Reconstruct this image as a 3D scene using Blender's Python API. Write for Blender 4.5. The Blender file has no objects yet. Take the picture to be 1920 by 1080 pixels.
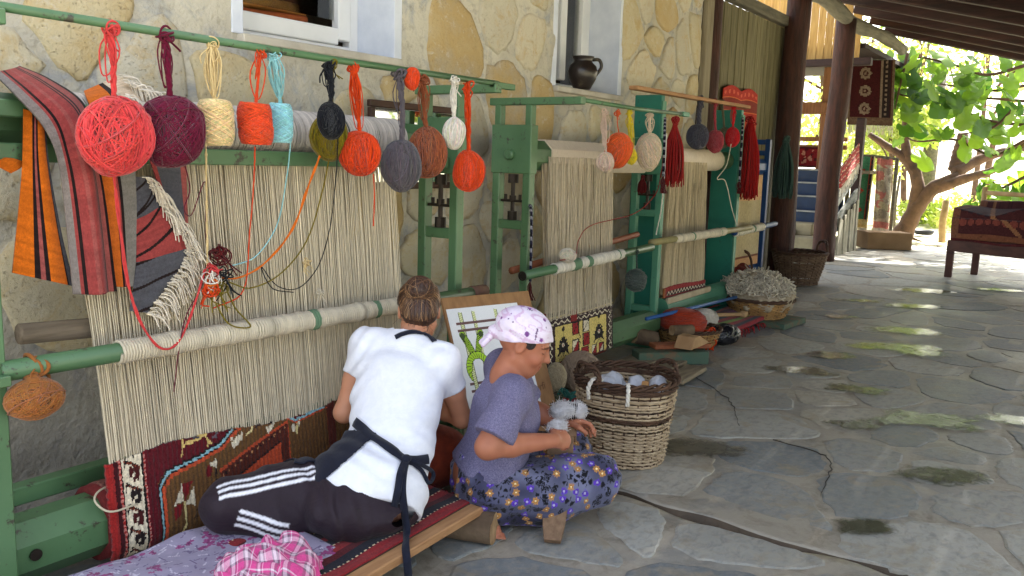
import bpy, math, random
import numpy as np
from mathutils import Matrix, Vector

# ------------------------------------------------------------------ camera, sky, sun, exposure
R = math.radians
scene = bpy.context.scene
COL = scene.collection
CAM_H, FPX = 1.4, 1580.0
HEAD, PITCH, ROLL = R(35.0), R(8.7), R(1.8)
_f = np.array([math.cos(HEAD) * math.cos(PITCH), math.sin(HEAD) * math.cos(PITCH), -math.sin(PITCH)])
_r0 = np.array([math.sin(HEAD), -math.cos(HEAD), 0.0])
_u0 = np.cross(_r0, _f)
_r = _r0 * math.cos(ROLL) + _u0 * math.sin(ROLL)
_u = _u0 * math.cos(ROLL) - _r0 * math.sin(ROLL)
_c = np.array([0, 0, CAM_H])
cam = bpy.data.cameras.new('camera')
cam.sensor_width = 36.0
cam.lens = FPX / 1920 * 36
cam.clip_start, cam.clip_end = 0.05, 2000
cam_ob = bpy.data.objects.new('camera', cam)
cam_ob.matrix_world = Matrix(((_r[0], _u[0], -_f[0], 0), (_r[1], _u[1], -_f[1], 0), (_r[2], _u[2], -_f[2], CAM_H), (0, 0, 0, 1)))
COL.objects.link(cam_ob)
scene.camera = cam_ob

SUN_EL, SUN_AZ = R(43), R(-12)          # azimuth of the sun seen from the place, from +X towards +Y
world = bpy.data.worlds.new('World')
scene.world = world
world.use_nodes = True
wn = world.node_tree.nodes
sky = wn.new('ShaderNodeTexSky')
sky.sky_type = 'NISHITA'
sky.sun_disc = False
sky.sun_elevation = SUN_EL
sky.sun_rotation = R(90) - SUN_AZ
sky.dust_density = 4.0
sky.ozone_density = 0.6
wn['Background'].inputs[1].default_value = 0.15
hz = wn.new('ShaderNodeHueSaturation')          # hazy, whitish summer sky
hz.inputs['Saturation'].default_value = 0.5
world.node_tree.links.new(sky.outputs[0], hz.inputs['Color'])
world.node_tree.links.new(hz.outputs[0], wn['Background'].inputs[0])
sun = bpy.data.lights.new('sun', 'SUN')
sun.energy = 4.2
sun.angle = R(0.55)
sun.color = (1.0, 0.95, 0.86)
sun_ob = bpy.data.objects.new('sun', sun)
_sd = Vector((math.cos(SUN_EL) * math.cos(SUN_AZ), math.cos(SUN_EL) * math.sin(SUN_AZ), math.sin(SUN_EL)))
sun_ob.rotation_euler = _sd.to_track_quat('Z', 'Y').to_euler()
COL.objects.link(sun_ob)
scene.view_settings.view_transform = 'Standard'
scene.view_settings.look = 'None'
scene.view_settings.exposure = 2.3
scene.view_settings.gamma = 1.0
scene.render.engine = 'CYCLES'
scene.cycles.max_bounces = 8
scene.cycles.diffuse_bounces = 5
scene.cycles.transparent_max_bounces = 12
scene.cycles.use_denoising = True

# ------------------------------------------------------------------ helpers
rng = np.random.default_rng(7)
random.seed(7)

def ray(x, y):
    return _f + _r * ((x - 960) / FPX) - _u * ((y - 540) / FPX)
def on(x, y, ax, v):
    """the point of a real plane (x, y or z = v) that is seen at a place of the photograph"""
    d = ray(x, y)
    return _c + d * ((v - _c[ax]) / d[ax])
def aY(x, y, v): return on(x, y, 1, v)
def aX(x, y, v): return on(x, y, 0, v)
def aZ(x, y, v=0.0): return on(x, y, 2, v)

def tag(o, label=None, cat=None, group=None, kind=None):
    if label: o['label'] = label
    if cat: o['category'] = cat
    if group: o['group'] = group
    if kind: o['kind'] = kind
    return o

def thing(name, label, cat, loc=(0, 0, 0), group=None, kind=None):
    o = bpy.data.objects.new(name, None)
    o.empty_display_size = 0.1
    o.location = tuple(float(v) for v in loc)
    COL.objects.link(o)
    return tag(o, label, cat, group, kind)

def adopt(o, parent):
    """parent o, whose mesh is in world coordinates (or whose location is)"""
    o.parent = parent
    p, m = parent, Matrix()
    while p is not None:
        m = Matrix.Translation(p.location) @ m
        p = p.parent
    # the parents only translate
    tot = Vector((0, 0, 0)); p = parent
    while p is not None:
        tot += p.location; p = p.parent
    o.matrix_parent_inverse = Matrix()
    o.location = o.location - tot
    return o

def link(name, me, mat, parent=None, smooth=False, loc=None):
    o = bpy.data.objects.new(name, me)
    if mat is not None:
        if len(me.materials) == 0: me.materials.append(mat)
    if smooth and len(me.polygons):
        me.polygons.foreach_set('use_smooth', np.ones(len(me.polygons), dtype=bool))
    if loc is not None: o.location = tuple(float(v) for v in loc)
    COL.objects.link(o)
    if parent is not None: adopt(o, parent)
    return o

def ncopy(o, parent=None, **kw):
    c = o.copy()
    for k in ('label', 'group', 'category', 'kind'):
        if k in kw: c[k] = kw[k]
    COL.objects.link(c)
    return c

def mesh_np(name, V, F, cols=None, fcols=None):
    """V (n,3); F (m,k) int array or list of faces; cols per point; fcols per face"""
    me = bpy.data.meshes.new(name)
    V = np.asarray(V, dtype=np.float32)
    if isinstance(F, np.ndarray):
        m, k = F.shape
        me.vertices.add(len(V)); me.vertices.foreach_set('co', V.ravel())
        me.loops.add(m * k); me.loops.foreach_set('vertex_index', F.astype(np.int32).ravel())
        me.polygons.add(m)
        me.polygons.foreach_set('loop_start', np.arange(0, m * k, k, dtype=np.int32))
        me.polygons.foreach_set('loop_total', np.full(m, k, dtype=np.int32))
        me.update(calc_edges=True)
    else:
        me.from_pydata(V.tolist(), [], F)
        me.update()
    if cols is not None:
        a = me.attributes.new('Col', 'FLOAT_COLOR', 'POINT')
        c = np.ones((len(V), 4), dtype=np.float32); c[:, :3] = cols
        a.data.foreach_set('color', c.ravel())
    if fcols is not None:
        a = me.attributes.new('Col', 'FLOAT_COLOR', 'CORNER')
        c = np.ones((len(F), 4), dtype=np.float32); c[:, :3] = fcols
        a.data.foreach_set('color', np.repeat(c, [len(f) for f in F] if not isinstance(F, np.ndarray) else F.shape[1], axis=0).ravel())
    return me

class MB:
    """collects shapes into one mesh"""
    def __init__(s): s.v = []; s.f = []; s.n = 0; s.quadonly = True
    def add(s, V, F):
        V = np.asarray(V, dtype=float)
        s.v.append(V)
        s.f += [[i + s.n for i in f] for f in (F.tolist() if isinstance(F, np.ndarray) else F)]
        s.n += len(V)
        return s
    def box(s, c, d, rot=None, bev=0.0):
        """centre, full sizes, optional 3x3 rotation, optional chamfer"""
        hx, hy, hz = [q / 2 for q in d]
        if bev <= 0:
            V = np.array([(x, y, z) for x in (-hx, hx) for y in (-hy, hy) for z in (-hz, hz)])
            F = [(0, 1, 3, 2), (4, 6, 7, 5), (0, 4, 5, 1), (2, 3, 7, 6), (0, 2, 6, 4), (1, 5, 7, 3)]
        else:
            b = min(bev, hx * .9, hy * .9, hz * .9)
            V = []; idx = {}
            for x in (-1, 1):
                for y in (-1, 1):
                    for z in (-1, 1):
                        for a in range(3):
                            q = [x * hx, y * hy, z * hz]
                            for e in range(3):
                                if e != a: q[e] -= (x, y, z)[e] * b
                            idx[(x, y, z, a)] = len(V); V.append(q)
            V = np.array(V); F = []
            for a in range(3):
                e, g = (a + 1) % 3, (a + 2) % 3
                for sgn in (-1, 1):
                    loop = []
                    for (p, q) in ((-1, -1), (1, -1), (1, 1), (-1, 1)):
                        k = [0, 0, 0]; k[a] = sgn; k[e] = p; k[g] = q
                        loop.append(idx[(k[0], k[1], k[2], a)])
                    F.append(loop if sgn > 0 else loop[::-1])
            for a in range(3):          # edges along axis a
                e, g = (a + 1) % 3, (a + 2) % 3
                for p in (-1, 1):
                    for q in (-1, 1):
                        k0 = [0, 0, 0]; k0[a] = -1; k0[e] = p; k0[g] = q
                        k1 = list(k0); k1[a] = 1
                        lp = [idx[(*k0, e)], idx[(*k0, g)], idx[(*k1, g)], idx[(*k1, e)]]
                        F.append(lp if p * q < 0 else lp[::-1])
            for x in (-1, 1):
                for y in (-1, 1):
                    for z in (-1, 1):
                        lp = [idx[(x, y, z, 0)], idx[(x, y, z, 1)], idx[(x, y, z, 2)]]
                        F.append(lp if x * y * z > 0 else lp[::-1])
        if rot is not None: V = V @ np.asarray(rot).T
        return s.add(V + np.asarray(c, dtype=float), F)
    def bar(s, a, b, w, h, up=(0, 0, 1), bev=0.0, ext=0.0):
        """square section bar from a to b; w across, h along 'up'"""
        a = np.asarray(a, float); b = np.asarray(b, float)
        t = b - a; L = np.linalg.norm(t); t /= L
        u = np.asarray(up, float); sd = np.cross(u, t)
        if np.linalg.norm(sd) < 1e-5: sd = np.cross((1, 0, 0), t)
        sd /= np.linalg.norm(sd); u = np.cross(t, sd)
        return s.box((a + b) / 2, (L + 2 * ext, w, h), np.stack([t, sd, u], 1), bev)
    def tube(s, pts, r, k=8, closed=False, caps=True):
        V, F = tubes(np.asarray(pts, float)[None], r if np.isscalar(r) else np.asarray(r)[None], k, closed)
        n0 = len(V)
        s.add(V, F)
        if caps and not closed:
            s.f.append([s.n - n0 + i for i in range(k)][::-1])
            s.f.append([s.n - k + i for i in range(k)])
        return s
    def lathe(s, prof, c=(0, 0, 0), k=24, rot=None, sx=1, sy=1):
        """profile [(r,z)]"""
        a = np.arange(k) * 2 * math.pi / k
        V = np.concatenate([np.stack([r * np.cos(a) * sx, r * np.sin(a) * sy, np.full(k, z)], 1) for r, z in prof])
        F = []
        for i in range(len(prof) - 1):
            for j in range(k):
                F.append((i * k + j, i * k + (j + 1) % k, (i + 1) * k + (j + 1) % k, (i + 1) * k + j))
        F.append(list(range(k))[::-1]); F.append([(len(prof) - 1) * k + j for j in range(k)])
        if rot is not None: V = V @ np.asarray(rot).T
        return s.add(V + np.asarray(c, float), F)
    def prism(s, poly, a, b, ax):
        """2-d polygon extruded along axis ax from a to b (poly gives the other two axes in order)"""
        n = len(poly); V = []
        for t in (a, b):
            for p in poly:
                q = list(p); q.insert(ax, t); V.append(q)
        F = [list(range(n))[::-1], list(range(n, 2 * n))] + [(i, (i + 1) % n, n + (i + 1) % n, n + i) for i in range(n)]
        return s.add(V, F)
    def obj(s, name, mat, parent=None, smooth=False, bevel=0.0):
        me = mesh_np(name, np.concatenate(s.v), s.f)
        o = link(name, me, mat, parent, smooth)
        if bevel:
            m = o.modifiers.new('bevel', 'BEVEL'); m.width = bevel; m.segments = 2; m.limit_method = 'ANGLE'; m.angle_limit = R(40)
        return o

def tubes(P, r, k=4, closed=False, nrm=None):
    """many polylines P (L,N,3) swept as tubes with k sides"""
    P = np.asarray(P, float); L, N, _ = P.shape
    if closed: T = np.roll(P, -1, 1) - np.roll(P, 1, 1)
    else: T = np.gradient(P, axis=1)
    T /= np.linalg.norm(T, axis=2, keepdims=True) + 1e-12
    if nrm is None:
        n = np.zeros_like(P)
        a = np.abs(T[:, 0]); ref = np.eye(3)[np.argmin(a, 1)]
        cur = ref
        for i in range(N):
            cur = cur - (cur * T[:, i]).sum(1, keepdims=True) * T[:, i]
            cur = cur / (np.linalg.norm(cur, axis=1, keepdims=True) + 1e-12)
            n[:, i] = cur
    else:
        n = nrm - (nrm * T).sum(2, keepdims=True) * T
        n /= np.linalg.norm(n, axis=2, keepdims=True) + 1e-12
    b = np.cross(T, n)
    rr = np.broadcast_to(np.asarray(r, float), (L, N))[..., None, None]
    a = np.arange(k) * 2 * math.pi / k
    V = P[:, :, None, :] + rr * (n[:, :, None, :] * np.cos(a)[None, None, :, None] + b[:, :, None, :] * np.sin(a)[None, None, :, None])
    V = V.reshape(-1, 3)
    M_ = N if closed else N - 1
    li = np.arange(L)[:, None, None] * N * k
    i0 = (np.arange(M_))[None, :, None]; i1 = (i0 + 1) % N
    j0 = np.arange(k)[None, None, :]; j1 = (j0 + 1) % k
    F = np.stack(np.broadcast_arrays(li + i0 * k + j0, li + i0 * k + j1, li + i1 * k + j1, li + i1 * k + j0), -1).reshape(-1, 4)
    return V, F

def spline(pts, n=40):
    """Catmull-Rom through points"""
    p = np.asarray(pts, float)
    p = np.vstack([2 * p[0] - p[1], p, 2 * p[-1] - p[-2]])
    m = len(p) - 3
    t = np.linspace(0, m - 1e-6, n); i = t.astype(int); f = (t - i)[:, None]
    a, b, c, d = p[i], p[i + 1], p[i + 2], p[i + 3]
    return .5 * (2 * b + (c - a) * f + (2 * a - 5 * b + 4 * c - d) * f ** 2 + (3 * b - a - 3 * c + d) * f ** 3)

def vnoise(P, seed=0, scale=1.0):
    """smooth value noise in -1..1 at points (n,3)"""
    P = np.asarray(P, float) * scale + seed * 17.13
    i = np.floor(P).astype(np.int64); f = P - i; f = f * f * (3 - 2 * f)
    out = 0
    for dx in (0, 1):
        for dy in (0, 1):
            for dz in (0, 1):
                h = (i[..., 0] + dx) * 374761393 + (i[..., 1] + dy) * 668265263 + (i[..., 2] + dz) * 2147483647 + seed * 97
                h = (h ^ (h >> 13)) * 1274126177; h = (h ^ (h >> 16)) & 0xffff
                w = (f[..., 0] if dx else 1 - f[..., 0]) * (f[..., 1] if dy else 1 - f[..., 1]) * (f[..., 2] if dz else 1 - f[..., 2])
                out = out + w * (h / 32767.5 - 1)
    return out

# ------------------------------------------------------------------ materials
def srgb(*c):
    if len(c) == 1 and isinstance(c[0], str):
        h = c[0].lstrip('#'); c = [int(h[i:i + 2], 16) for i in (0, 2, 4)]
    return tuple((v / 255 / 12.92 if v / 255 <= .04045 else ((v / 255 + .055) / 1.055) ** 2.4) for v in c)

class NT:
    def __init__(s, name):
        s.m = bpy.data.materials.new(name); s.m.use_nodes = True
        s.t = s.m.node_tree; s.b = s.t.nodes['Principled BSDF']; s.out = s.t.nodes['Material Output']
    def n(s, typ, **kw):
        nd = s.t.nodes.new('ShaderNode' + typ)
        for k, v in kw.items():
            if k.startswith('_'): setattr(nd, k[1:], v)
            else: nd.inputs[k.replace('_', ' ')].default_value = v
        return nd
    def l(s, a, b): s.t.links.new(a, b)
    def coord(s, kind='Object', scale=None):
        tc = s.n('TexCoord'); o = tc.outputs[kind]
        if scale is not None:
            mp = s.n('Mapping'); mp.inputs['Scale'].default_value = scale; s.l(o, mp.inputs[0]); o = mp.outputs[0]
        return o
    def noise(s, vec, scale, detail=4, rough=.55, dist=0):
        nd = s.n('TexNoise', Scale=scale, Detail=detail, Roughness=rough, Distortion=dist)
        if vec is not None: s.l(vec, nd.inputs['Vector'])
        return nd.outputs['Fac']
    def ramp(s, fac, stops, interp='LINEAR'):
        nd = s.n('ValToRGB'); cr = nd.color_ramp; cr.interpolation = interp
        while len(cr.elements) < len(stops): cr.elements.new(.5)
        for e, (p, c) in zip(cr.elements, stops):
            e.position = p; e.color = (*c, 1) if len(c) == 3 else c
        s.l(fac, nd.inputs[0]); return nd.outputs[0]
    def mix(s, fac, a, b, typ='MIX'):
        nd = s.n('Mix', _data_type='RGBA', _blend_type=typ)
        for sock, v in ((nd.inputs[0], fac), (nd.inputs[6], a), (nd.inputs[7], b)):
            if hasattr(v, 'links'): s.l(v, sock)
            elif isinstance(v, (int, float)): sock.default_value = v
            else: sock.default_value = (*v, 1) if len(v) == 3 else v
        return nd.outputs[2]
    def math(s, op, a, b=None, c=None, clamp=False):
        nd = s.n('Math', _operation=op, _use_clamp=clamp)
        for i, v in enumerate((a, b, c)):
            if v is None: continue
            if hasattr(v, 'links'): s.l(v, nd.inputs[i])
            else: nd.inputs[i].default_value = v
        return nd.outputs[0]
    def mapr(s, v, a, b, c, d):
        nd = s.n('MapRange'); s.l(v, nd.inputs[0])
        for i, q in enumerate((a, b, c, d)): nd.inputs[i + 1].default_value = q
        return nd.outputs[0]
    def bump(s, h, strength=.3, dist=.01, nrm=None):
        nd = s.n('Bump', Strength=strength, Distance=dist); s.l(h, nd.inputs['Height'])
        if nrm is not None: s.l(nrm, nd.inputs['Normal'])
        s.l(nd.outputs[0], s.b.inputs['Normal']); return nd.outputs[0]
    def base(s, c):
        if hasattr(c, 'links'): s.l(c, s.b.inputs['Base Color'])
        else: s.b.inputs['Base Color'].default_value = (*c, 1)
    def rough(s, v):
        if hasattr(v, 'links'): s.l(v, s.b.inputs['Roughness'])
        else: s.b.inputs['Roughness'].default_value = v
    def rnd(s):
        return s.n('ObjectInfo').outputs['Random']

def scl(c, k): return tuple(min(1, v * k) for v in c)

_mc = {}
def M(name, c1, c2=None, rough=.8, scale=6, detail=5, bump=.15, bscale=90, bdist=.004, coords='Object', metal=0, rnd=0.0, attr=False, var=.12, stretch=None, spec=.35, sheen=0, dirt=None, dscale=4, dlo=.55, dhi=.7):
    if name in _mc: return _mc[name]
    t = NT(name); v = t.coord(coords, stretch)
    nz = t.noise(v, scale, detail)
    if attr:
        a = t.n('Attribute', _attribute_name='Col').outputs['Color']
        k = t.mapr(nz, .25, .75, 1 - var, 1 + var)
        cc = t.n('CombineXYZ')
        for i in range(3): t.l(k, cc.inputs[i])
        c = t.mix(1.0, a, cc.outputs[0], 'MULTIPLY')
    else:
        c = t.ramp(nz, [(.3, c1), (.7, c2 or scl(c1, .7))])
    if rnd:
        k = t.mapr(t.rnd(), 0, 1, 1 - rnd, 1 + rnd)
        cc = t.n('CombineXYZ')
        for i in range(3): t.l(k, cc.inputs[i])
        c = t.mix(1.0, c, cc.outputs[0], 'MULTIPLY')
    if dirt:
        dn = t.noise(v, dscale, 8, .7)
        c = t.mix(t.ramp(dn, [(dlo, (0, 0, 0)), (dhi, (1, 1, 1))]), c, dirt)
    t.base(c); t.rough(rough)
    t.b.inputs['Metallic'].default_value = metal
    t.b.inputs['Specular IOR Level'].default_value = spec
    if sheen: t.b.inputs['Sheen Weight'].default_value = sheen
    if bump: t.bump(t.noise(v, bscale, 4), bump, bdist)
    _mc[name] = t.m
    return t.m
# ------------------------------------------------------------------ stones: Voronoi cells, shrunk and worn
def clip_poly(P, a, n):
    """keep the side (p-a).n <= 0"""
    out = []
    d = [(p[0] - a[0]) * n[0] + (p[1] - a[1]) * n[1] for p in P]
    for i in range(len(P)):
        j = (i + 1) % len(P)
        if d[i] <= 0: out.append(P[i])
        if (d[i] < 0) != (d[j] < 0) and d[i] != d[j]:
            t = d[i] / (d[i] - d[j]); out.append((P[i][0] + t * (P[j][0] - P[i][0]), P[i][1] + t * (P[j][1] - P[i][1])))
    return out
def poisson(x0, x1, y0, y1, d, tries, g, dfun=None):
    pts = []
    for _ in range(tries):
        p = (g.uniform(x0, x1), g.uniform(y0, y1)); dd = d if dfun is None else d * dfun(p)
        if all((p[0] - q[0]) ** 2 + (p[1] - q[1]) ** 2 > dd * dd for q in pts): pts.append(p)
    return pts
def cells(pts, box, gap, lines=(), rects=()):
    out = []
    A = np.array(pts)
    for i, p in enumerate(pts):
        P = [(box[0], box[2]), (box[1], box[2]), (box[1], box[3]), (box[0], box[3])]
        d = np.hypot(A[:, 0] - p[0], A[:, 1] - p[1])
        for j in np.argsort(d)[1:26]:
            q = pts[j]; n = ((q[0] - p[0]) / d[j], (q[1] - p[1]) / d[j])
            m = ((p[0] + q[0]) / 2 - n[0] * gap / 2, (p[1] + q[1]) / 2 - n[1] * gap / 2)
            P = clip_poly(P, m, n)
            if len(P) < 3: break
        for (a, n, g) in lines:
            s = (p[0] - a[0]) * n[0] + (p[1] - a[1]) * n[1]
            nn = n if s <= 0 else (-n[0], -n[1])
            P = clip_poly(P, (a[0] - nn[0] * g / 2, a[1] - nn[1] * g / 2), nn)
            if len(P) < 3: break
        bad = len(P) < 3
        for (x0, x1, y0, y1) in rects:
            if bad: break
            if x0 < p[0] < x1 and y0 < p[1] < y1: bad = True; break
            xs = [q[0] for q in P]; ys = [q[1] for q in P]
            if max(xs) > x0 and min(xs) < x1 and max(ys) > y0 and min(ys) < y1:
                opts = [(x0 - p[0], (x0, 0), (1, 0)), (p[0] - x1, (x1, 0), (-1, 0)), (y0 - p[1], (0, y0), (0, 1)), (p[1] - y1, (0, y1), (0, -1))]
                o = max(opts, key=lambda q: q[0]); P = clip_poly(P, o[1], o[2])
                if len(P) < 3: bad = True
        if not bad:
            ar = .5 * abs(sum(P[k][0] * P[(k + 1) % len(P)][1] - P[(k + 1) % len(P)][0] * P[k][1] for k in range(len(P))))
            if ar > .012: out.append((p, P))
    return out
def worn(P, g, n=16, jit=.02, chaikin=2):
    for _ in range(chaikin):
        Q = []
        for i in range(len(P)):
            a, b = P[i], P[(i + 1) % len(P)]
            Q += [(a[0] * .78 + b[0] * .22, a[1] * .78 + b[1] * .22), (a[0] * .22 + b[0] * .78, a[1] * .22 + b[1] * .78)]
        P = Q
    P = np.array(P); L = np.linalg.norm(np.roll(P, -1, 0) - P, axis=1); c = np.concatenate([[0], np.cumsum(L)])
    t = np.arange(n) * c[-1] / n
    PP = np.vstack([P, P[:1]])
    Q = np.stack([np.interp(t, c, PP[:, 0]), np.interp(t, c, PP[:, 1])], 1)
    ctr = Q.mean(0)
    k = 1 + g.normal(0, jit, n)
    return ctr + (Q - ctr) * k[:, None], ctr
def slab_mesh(name, Q, ctr, h, inset, dome, to3, tilt=(0, 0)):
    """outline Q at depth 0, top ring inset at height h, centre at h+dome; to3 maps (a,b,h) to space"""
    n = len(Q); rings = []
    r = np.linalg.norm(Q - ctr, axis=1, keepdims=True)
    T = ctr + (Q - ctr) * (1 - inset / np.maximum(r, inset * 2))
    T2 = ctr + (Q - ctr) * .55
    def hh(X, z): return z + (X[:, 0] - ctr[0]) * tilt[0] + (X[:, 1] - ctr[1]) * tilt[1]
    V = np.vstack([np.column_stack([Q, np.full(n, -.02)]), np.column_stack([Q, hh(Q, h * .45)]), np.column_stack([T, hh(T, h)]),
                   np.column_stack([T2, hh(T2, h + dome)]), [[ctr[0], ctr[1], h + dome * 1.1]]])
    F = []
    for k in range(3):
        for i in range(n): F.append((k * n + i, k * n + (i + 1) % n, (k + 1) * n + (i + 1) % n, (k + 1) * n + i))
    for i in range(n): F.append((3 * n + i, 3 * n + (i + 1) % n, 4 * n))
    return mesh_np(name, to3(V), F)

# ------------------------------------------------------------------ ground, pavement
t = NT('yard_soil'); v = t.coord()
c = t.ramp(t.noise(v, .8, 6), [(.3, srgb(190, 180, 150)), (.7, srgb(222, 214, 190))])
c = t.mix(t.ramp(t.noise(v, 4, 5), [(.5, (0, 0, 0)), (.62, (1, 1, 1))]), c, srgb(140, 145, 90))
t.base(c); t.rough(.95); t.bump(t.noise(v, 30), .5, .03)
YARD = t.m
b = MB(); g = np.linspace(-1, 1, 41); s = np.sign(g) * np.abs(g) ** 2.2 * 300
GX, GY = np.meshgrid(s + 20, s, indexing='ij')
GZ = -.045 + np.where((GX > 24), (GX - 24) * .012, 0) + vnoise(np.stack([GX, GY, GX * 0], -1), 3, .15) * np.clip((np.hypot(GX - 8, GY) - 16) * .01, 0, .25)
ii = np.arange(41 * 41).reshape(41, 41)
Fq = np.stack([ii[:-1, :-1], ii[1:, :-1], ii[1:, 1:], ii[:-1, 1:]], -1).reshape(-1, 4)
o = link('ground', mesh_np('ground', np.stack([GX, GY, GZ], -1).reshape(-1, 3), Fq), YARD, smooth=True)
tag(o, 'pale dry garden soil in bright sun beyond the porch', None, kind='structure')

def paving_nodes(name, stops, mort):
    t = NT(name); v = t.coord()
    pos = t.n('NewGeometry').outputs['Position']
    big = t.noise(v, 2.2, 6, .6)
    fine = t.noise(v, 26, 8, .7, .4)
    mp = t.n('Mapping'); mp.inputs['Scale'].default_value = (10, 17, 10); mp.inputs['Rotation'].default_value = (0, 0, .5); t.l(v, mp.inputs[0])
    grain = t.noise(mp.outputs[0], 1.6, 8, .65, .6)
    if mort:
        c = t.ramp(big, stops)
        c = t.mix(t.ramp(t.noise(v, 6, 8, .7, .5), [(.5, (0, 0, 0)), (.64, (.8, .8, .8))]), c, srgb(112, 102, 86))
        c = t.mix(t.ramp(t.noise(v, 3.1, 5, .6, .5), [(.52, (0, 0, 0)), (.62, (.6, .6, .6))]), c, srgb(128, 130, 128))
    else:
        c = t.ramp(t.math('MULTIPLY_ADD', big, .30, t.math('MULTIPLY', t.rnd(), .80)), stops)
        c = t.mix(t.ramp(grain, [(.46, (.0, .0, .0)), (.66, (.45, .45, .45))]), c, scl(stops[0][1], .6))
        c = t.mix(t.ramp(t.noise(v, 4.5, 7, .65, .8), [(.54, (0, 0, 0)), (.66, (.7, .7, .7))]), c, srgb(150, 136, 110))
    c = t.mix(t.ramp(fine, [(.45, (0, 0, 0)), (.75, (.5, .5, .5))]), c, scl(stops[-1][1], 1.15))
    # damp film: sinks into low patches, follows the place, not the light
    wet = t.ramp(t.noise(pos, 1.1, 5, .6), [(.46, (0, 0, 0)), (.66, (1, 1, 1))])
    c = t.mix(t.math('MULTIPLY', wet, .38), c, scl(stops[0][1], .55))
    t.base(c)
    t.rough(t.math('SUBTRACT', t.mapr(fine, .2, .8, .52, .72), t.math('MULTIPLY', wet, .26)))
    t.b.inputs['Specular IOR Level'].default_value = .5
    h = t.math('ADD', t.math('MULTIPLY', fine, .6), grain)
    t.bump(h, .42, .010)
    return t.m
FLAG = paving_nodes('slate_flagstone', [(.12, srgb(106, 113, 117)), (.35, srgb(130, 134, 133)), (.58, srgb(154, 153, 145)), (.8, srgb(176, 175, 166)), (.98, srgb(172, 160, 138))], False)
FMORT = paving_nodes('paving_mortar', [(.3, srgb(146, 138, 124)), (.7, srgb(172, 164, 148))], True)

PX0, PX1, PY0, PY1 = -3.0, 17.6, -3.6, 3.6
xs = np.concatenate([np.arange(PX0, 2.99, .05), [3.0, 3.02, 3.025, 3.03, 3.035, 3.04, 3.06], np.arange(3.15, 8, .05), np.arange(8, PX1 + .01, .12)])
ys = np.unique(np.concatenate([np.arange(PY0, 0, .12), np.arange(0, PY1 + .01, .05)]))
GX, GY = np.meshgrid(xs, ys, indexing='ij')
gx_line = 3.07 + .02 * np.sin(GY * 5) + .012 * np.sin(GY * 13)
ia = int(np.argmin(np.abs(xs - 3.0))); offs = np.array([-.06, -.034, -.026, 0, .026, .034, .06])
gwid = .8 + .35 * np.sin(ys * 7) + .25 * np.sin(ys * 17)
for q in range(7): GX[ia + q] = gx_line[ia + q] + offs[q] * (gwid if 0 < q < 6 else 1)
GZ = vnoise(np.stack([GX, GY, 0 * GX], -1), 1, 2.2) * .004 + vnoise(np.stack([GX, GY, 0 * GX], -1), 2, 9) * .0025
dep = np.clip((1.78 - ys) / .1, 0, 1) * .045
for q in (2, 3, 4): GZ[ia + q] -= dep
nx, ny = GX.shape; ii = np.arange(nx * ny).reshape(nx, ny)
Fq = np.stack([ii[:-1, :-1], ii[1:, :-1], ii[1:, 1:], ii[:-1, 1:]], -1).reshape(-1, 4)
pave = link('pavement', mesh_np('pavement', np.stack([GX, GY, GZ], -1).reshape(-1, 3), Fq), FMORT, smooth=True)
V = np.stack([np.stack([GX[ia + q], GY[ia + q], GZ[ia + q] + .006], -1) for q in (1, 2, 3, 4, 5)], 1).reshape(-1, 3); V[:, 0] += np.tile([.004, .004, 0, -.004, -.004], len(ys)); V[:, 2] -= np.tile([.007, 0, 0, 0, .007], len(ys))
F = [(5 * i + j, 5 * i + j + 1, 5 * i + j + 6, 5 * i + j + 5) for i in range(len(ys) - 1) for j in range(4) if ys[i] < 1.68]
link('channel_soil', mesh_np('channel_soil', V, [f[::-1] for f in F]), M('wet_soil', srgb(98, 84, 68), srgb(66, 56, 46), rough=.7, bump=.6, bscale=60, bdist=.01), pave, True)
tag(pave, 'grey slate crazy paving of the porch floor', None, kind='structure')
g = np.random.default_rng(21)
def dens(p): return 1.0 if p[0] < 9 else 1.25
pts = poisson(.9, PX1, -.6, 3.5, .40, 9000, g, lambda p: (1.0 if p[0] < 9 else 1.35) * (1 + .35 * math.sin(p[0] * 2.3 + 1.1 * p[1]) * math.sin(p[1] * 3.1)))
def flat3(V): return np.column_stack([V[:, 0], V[:, 1], V[:, 2]])
# near stones are long slabs: stretch the cells along x a little
cl = cells([(p[0] * .78, p[1]) for p in pts], (.9 * .78, PX1 * .78, -1.0, 3.55), .046, lines=[((3.07 * .78, 0), (1, 0), .06)])
n_st = 0
for p, P in cl:
    Q, ctr = worn([(a / .78, q) for a, q in P], g, 34, .03, 1)
    me = slab_mesh('flagstone', Q, ctr, g.uniform(.002, .0055), .010, .0002, flat3, g.normal(0, .0022, 2))
    o = link('flagstone', me, FLAG, pave, smooth=False); n_st += 1
print('flagstones', n_st)

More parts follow.
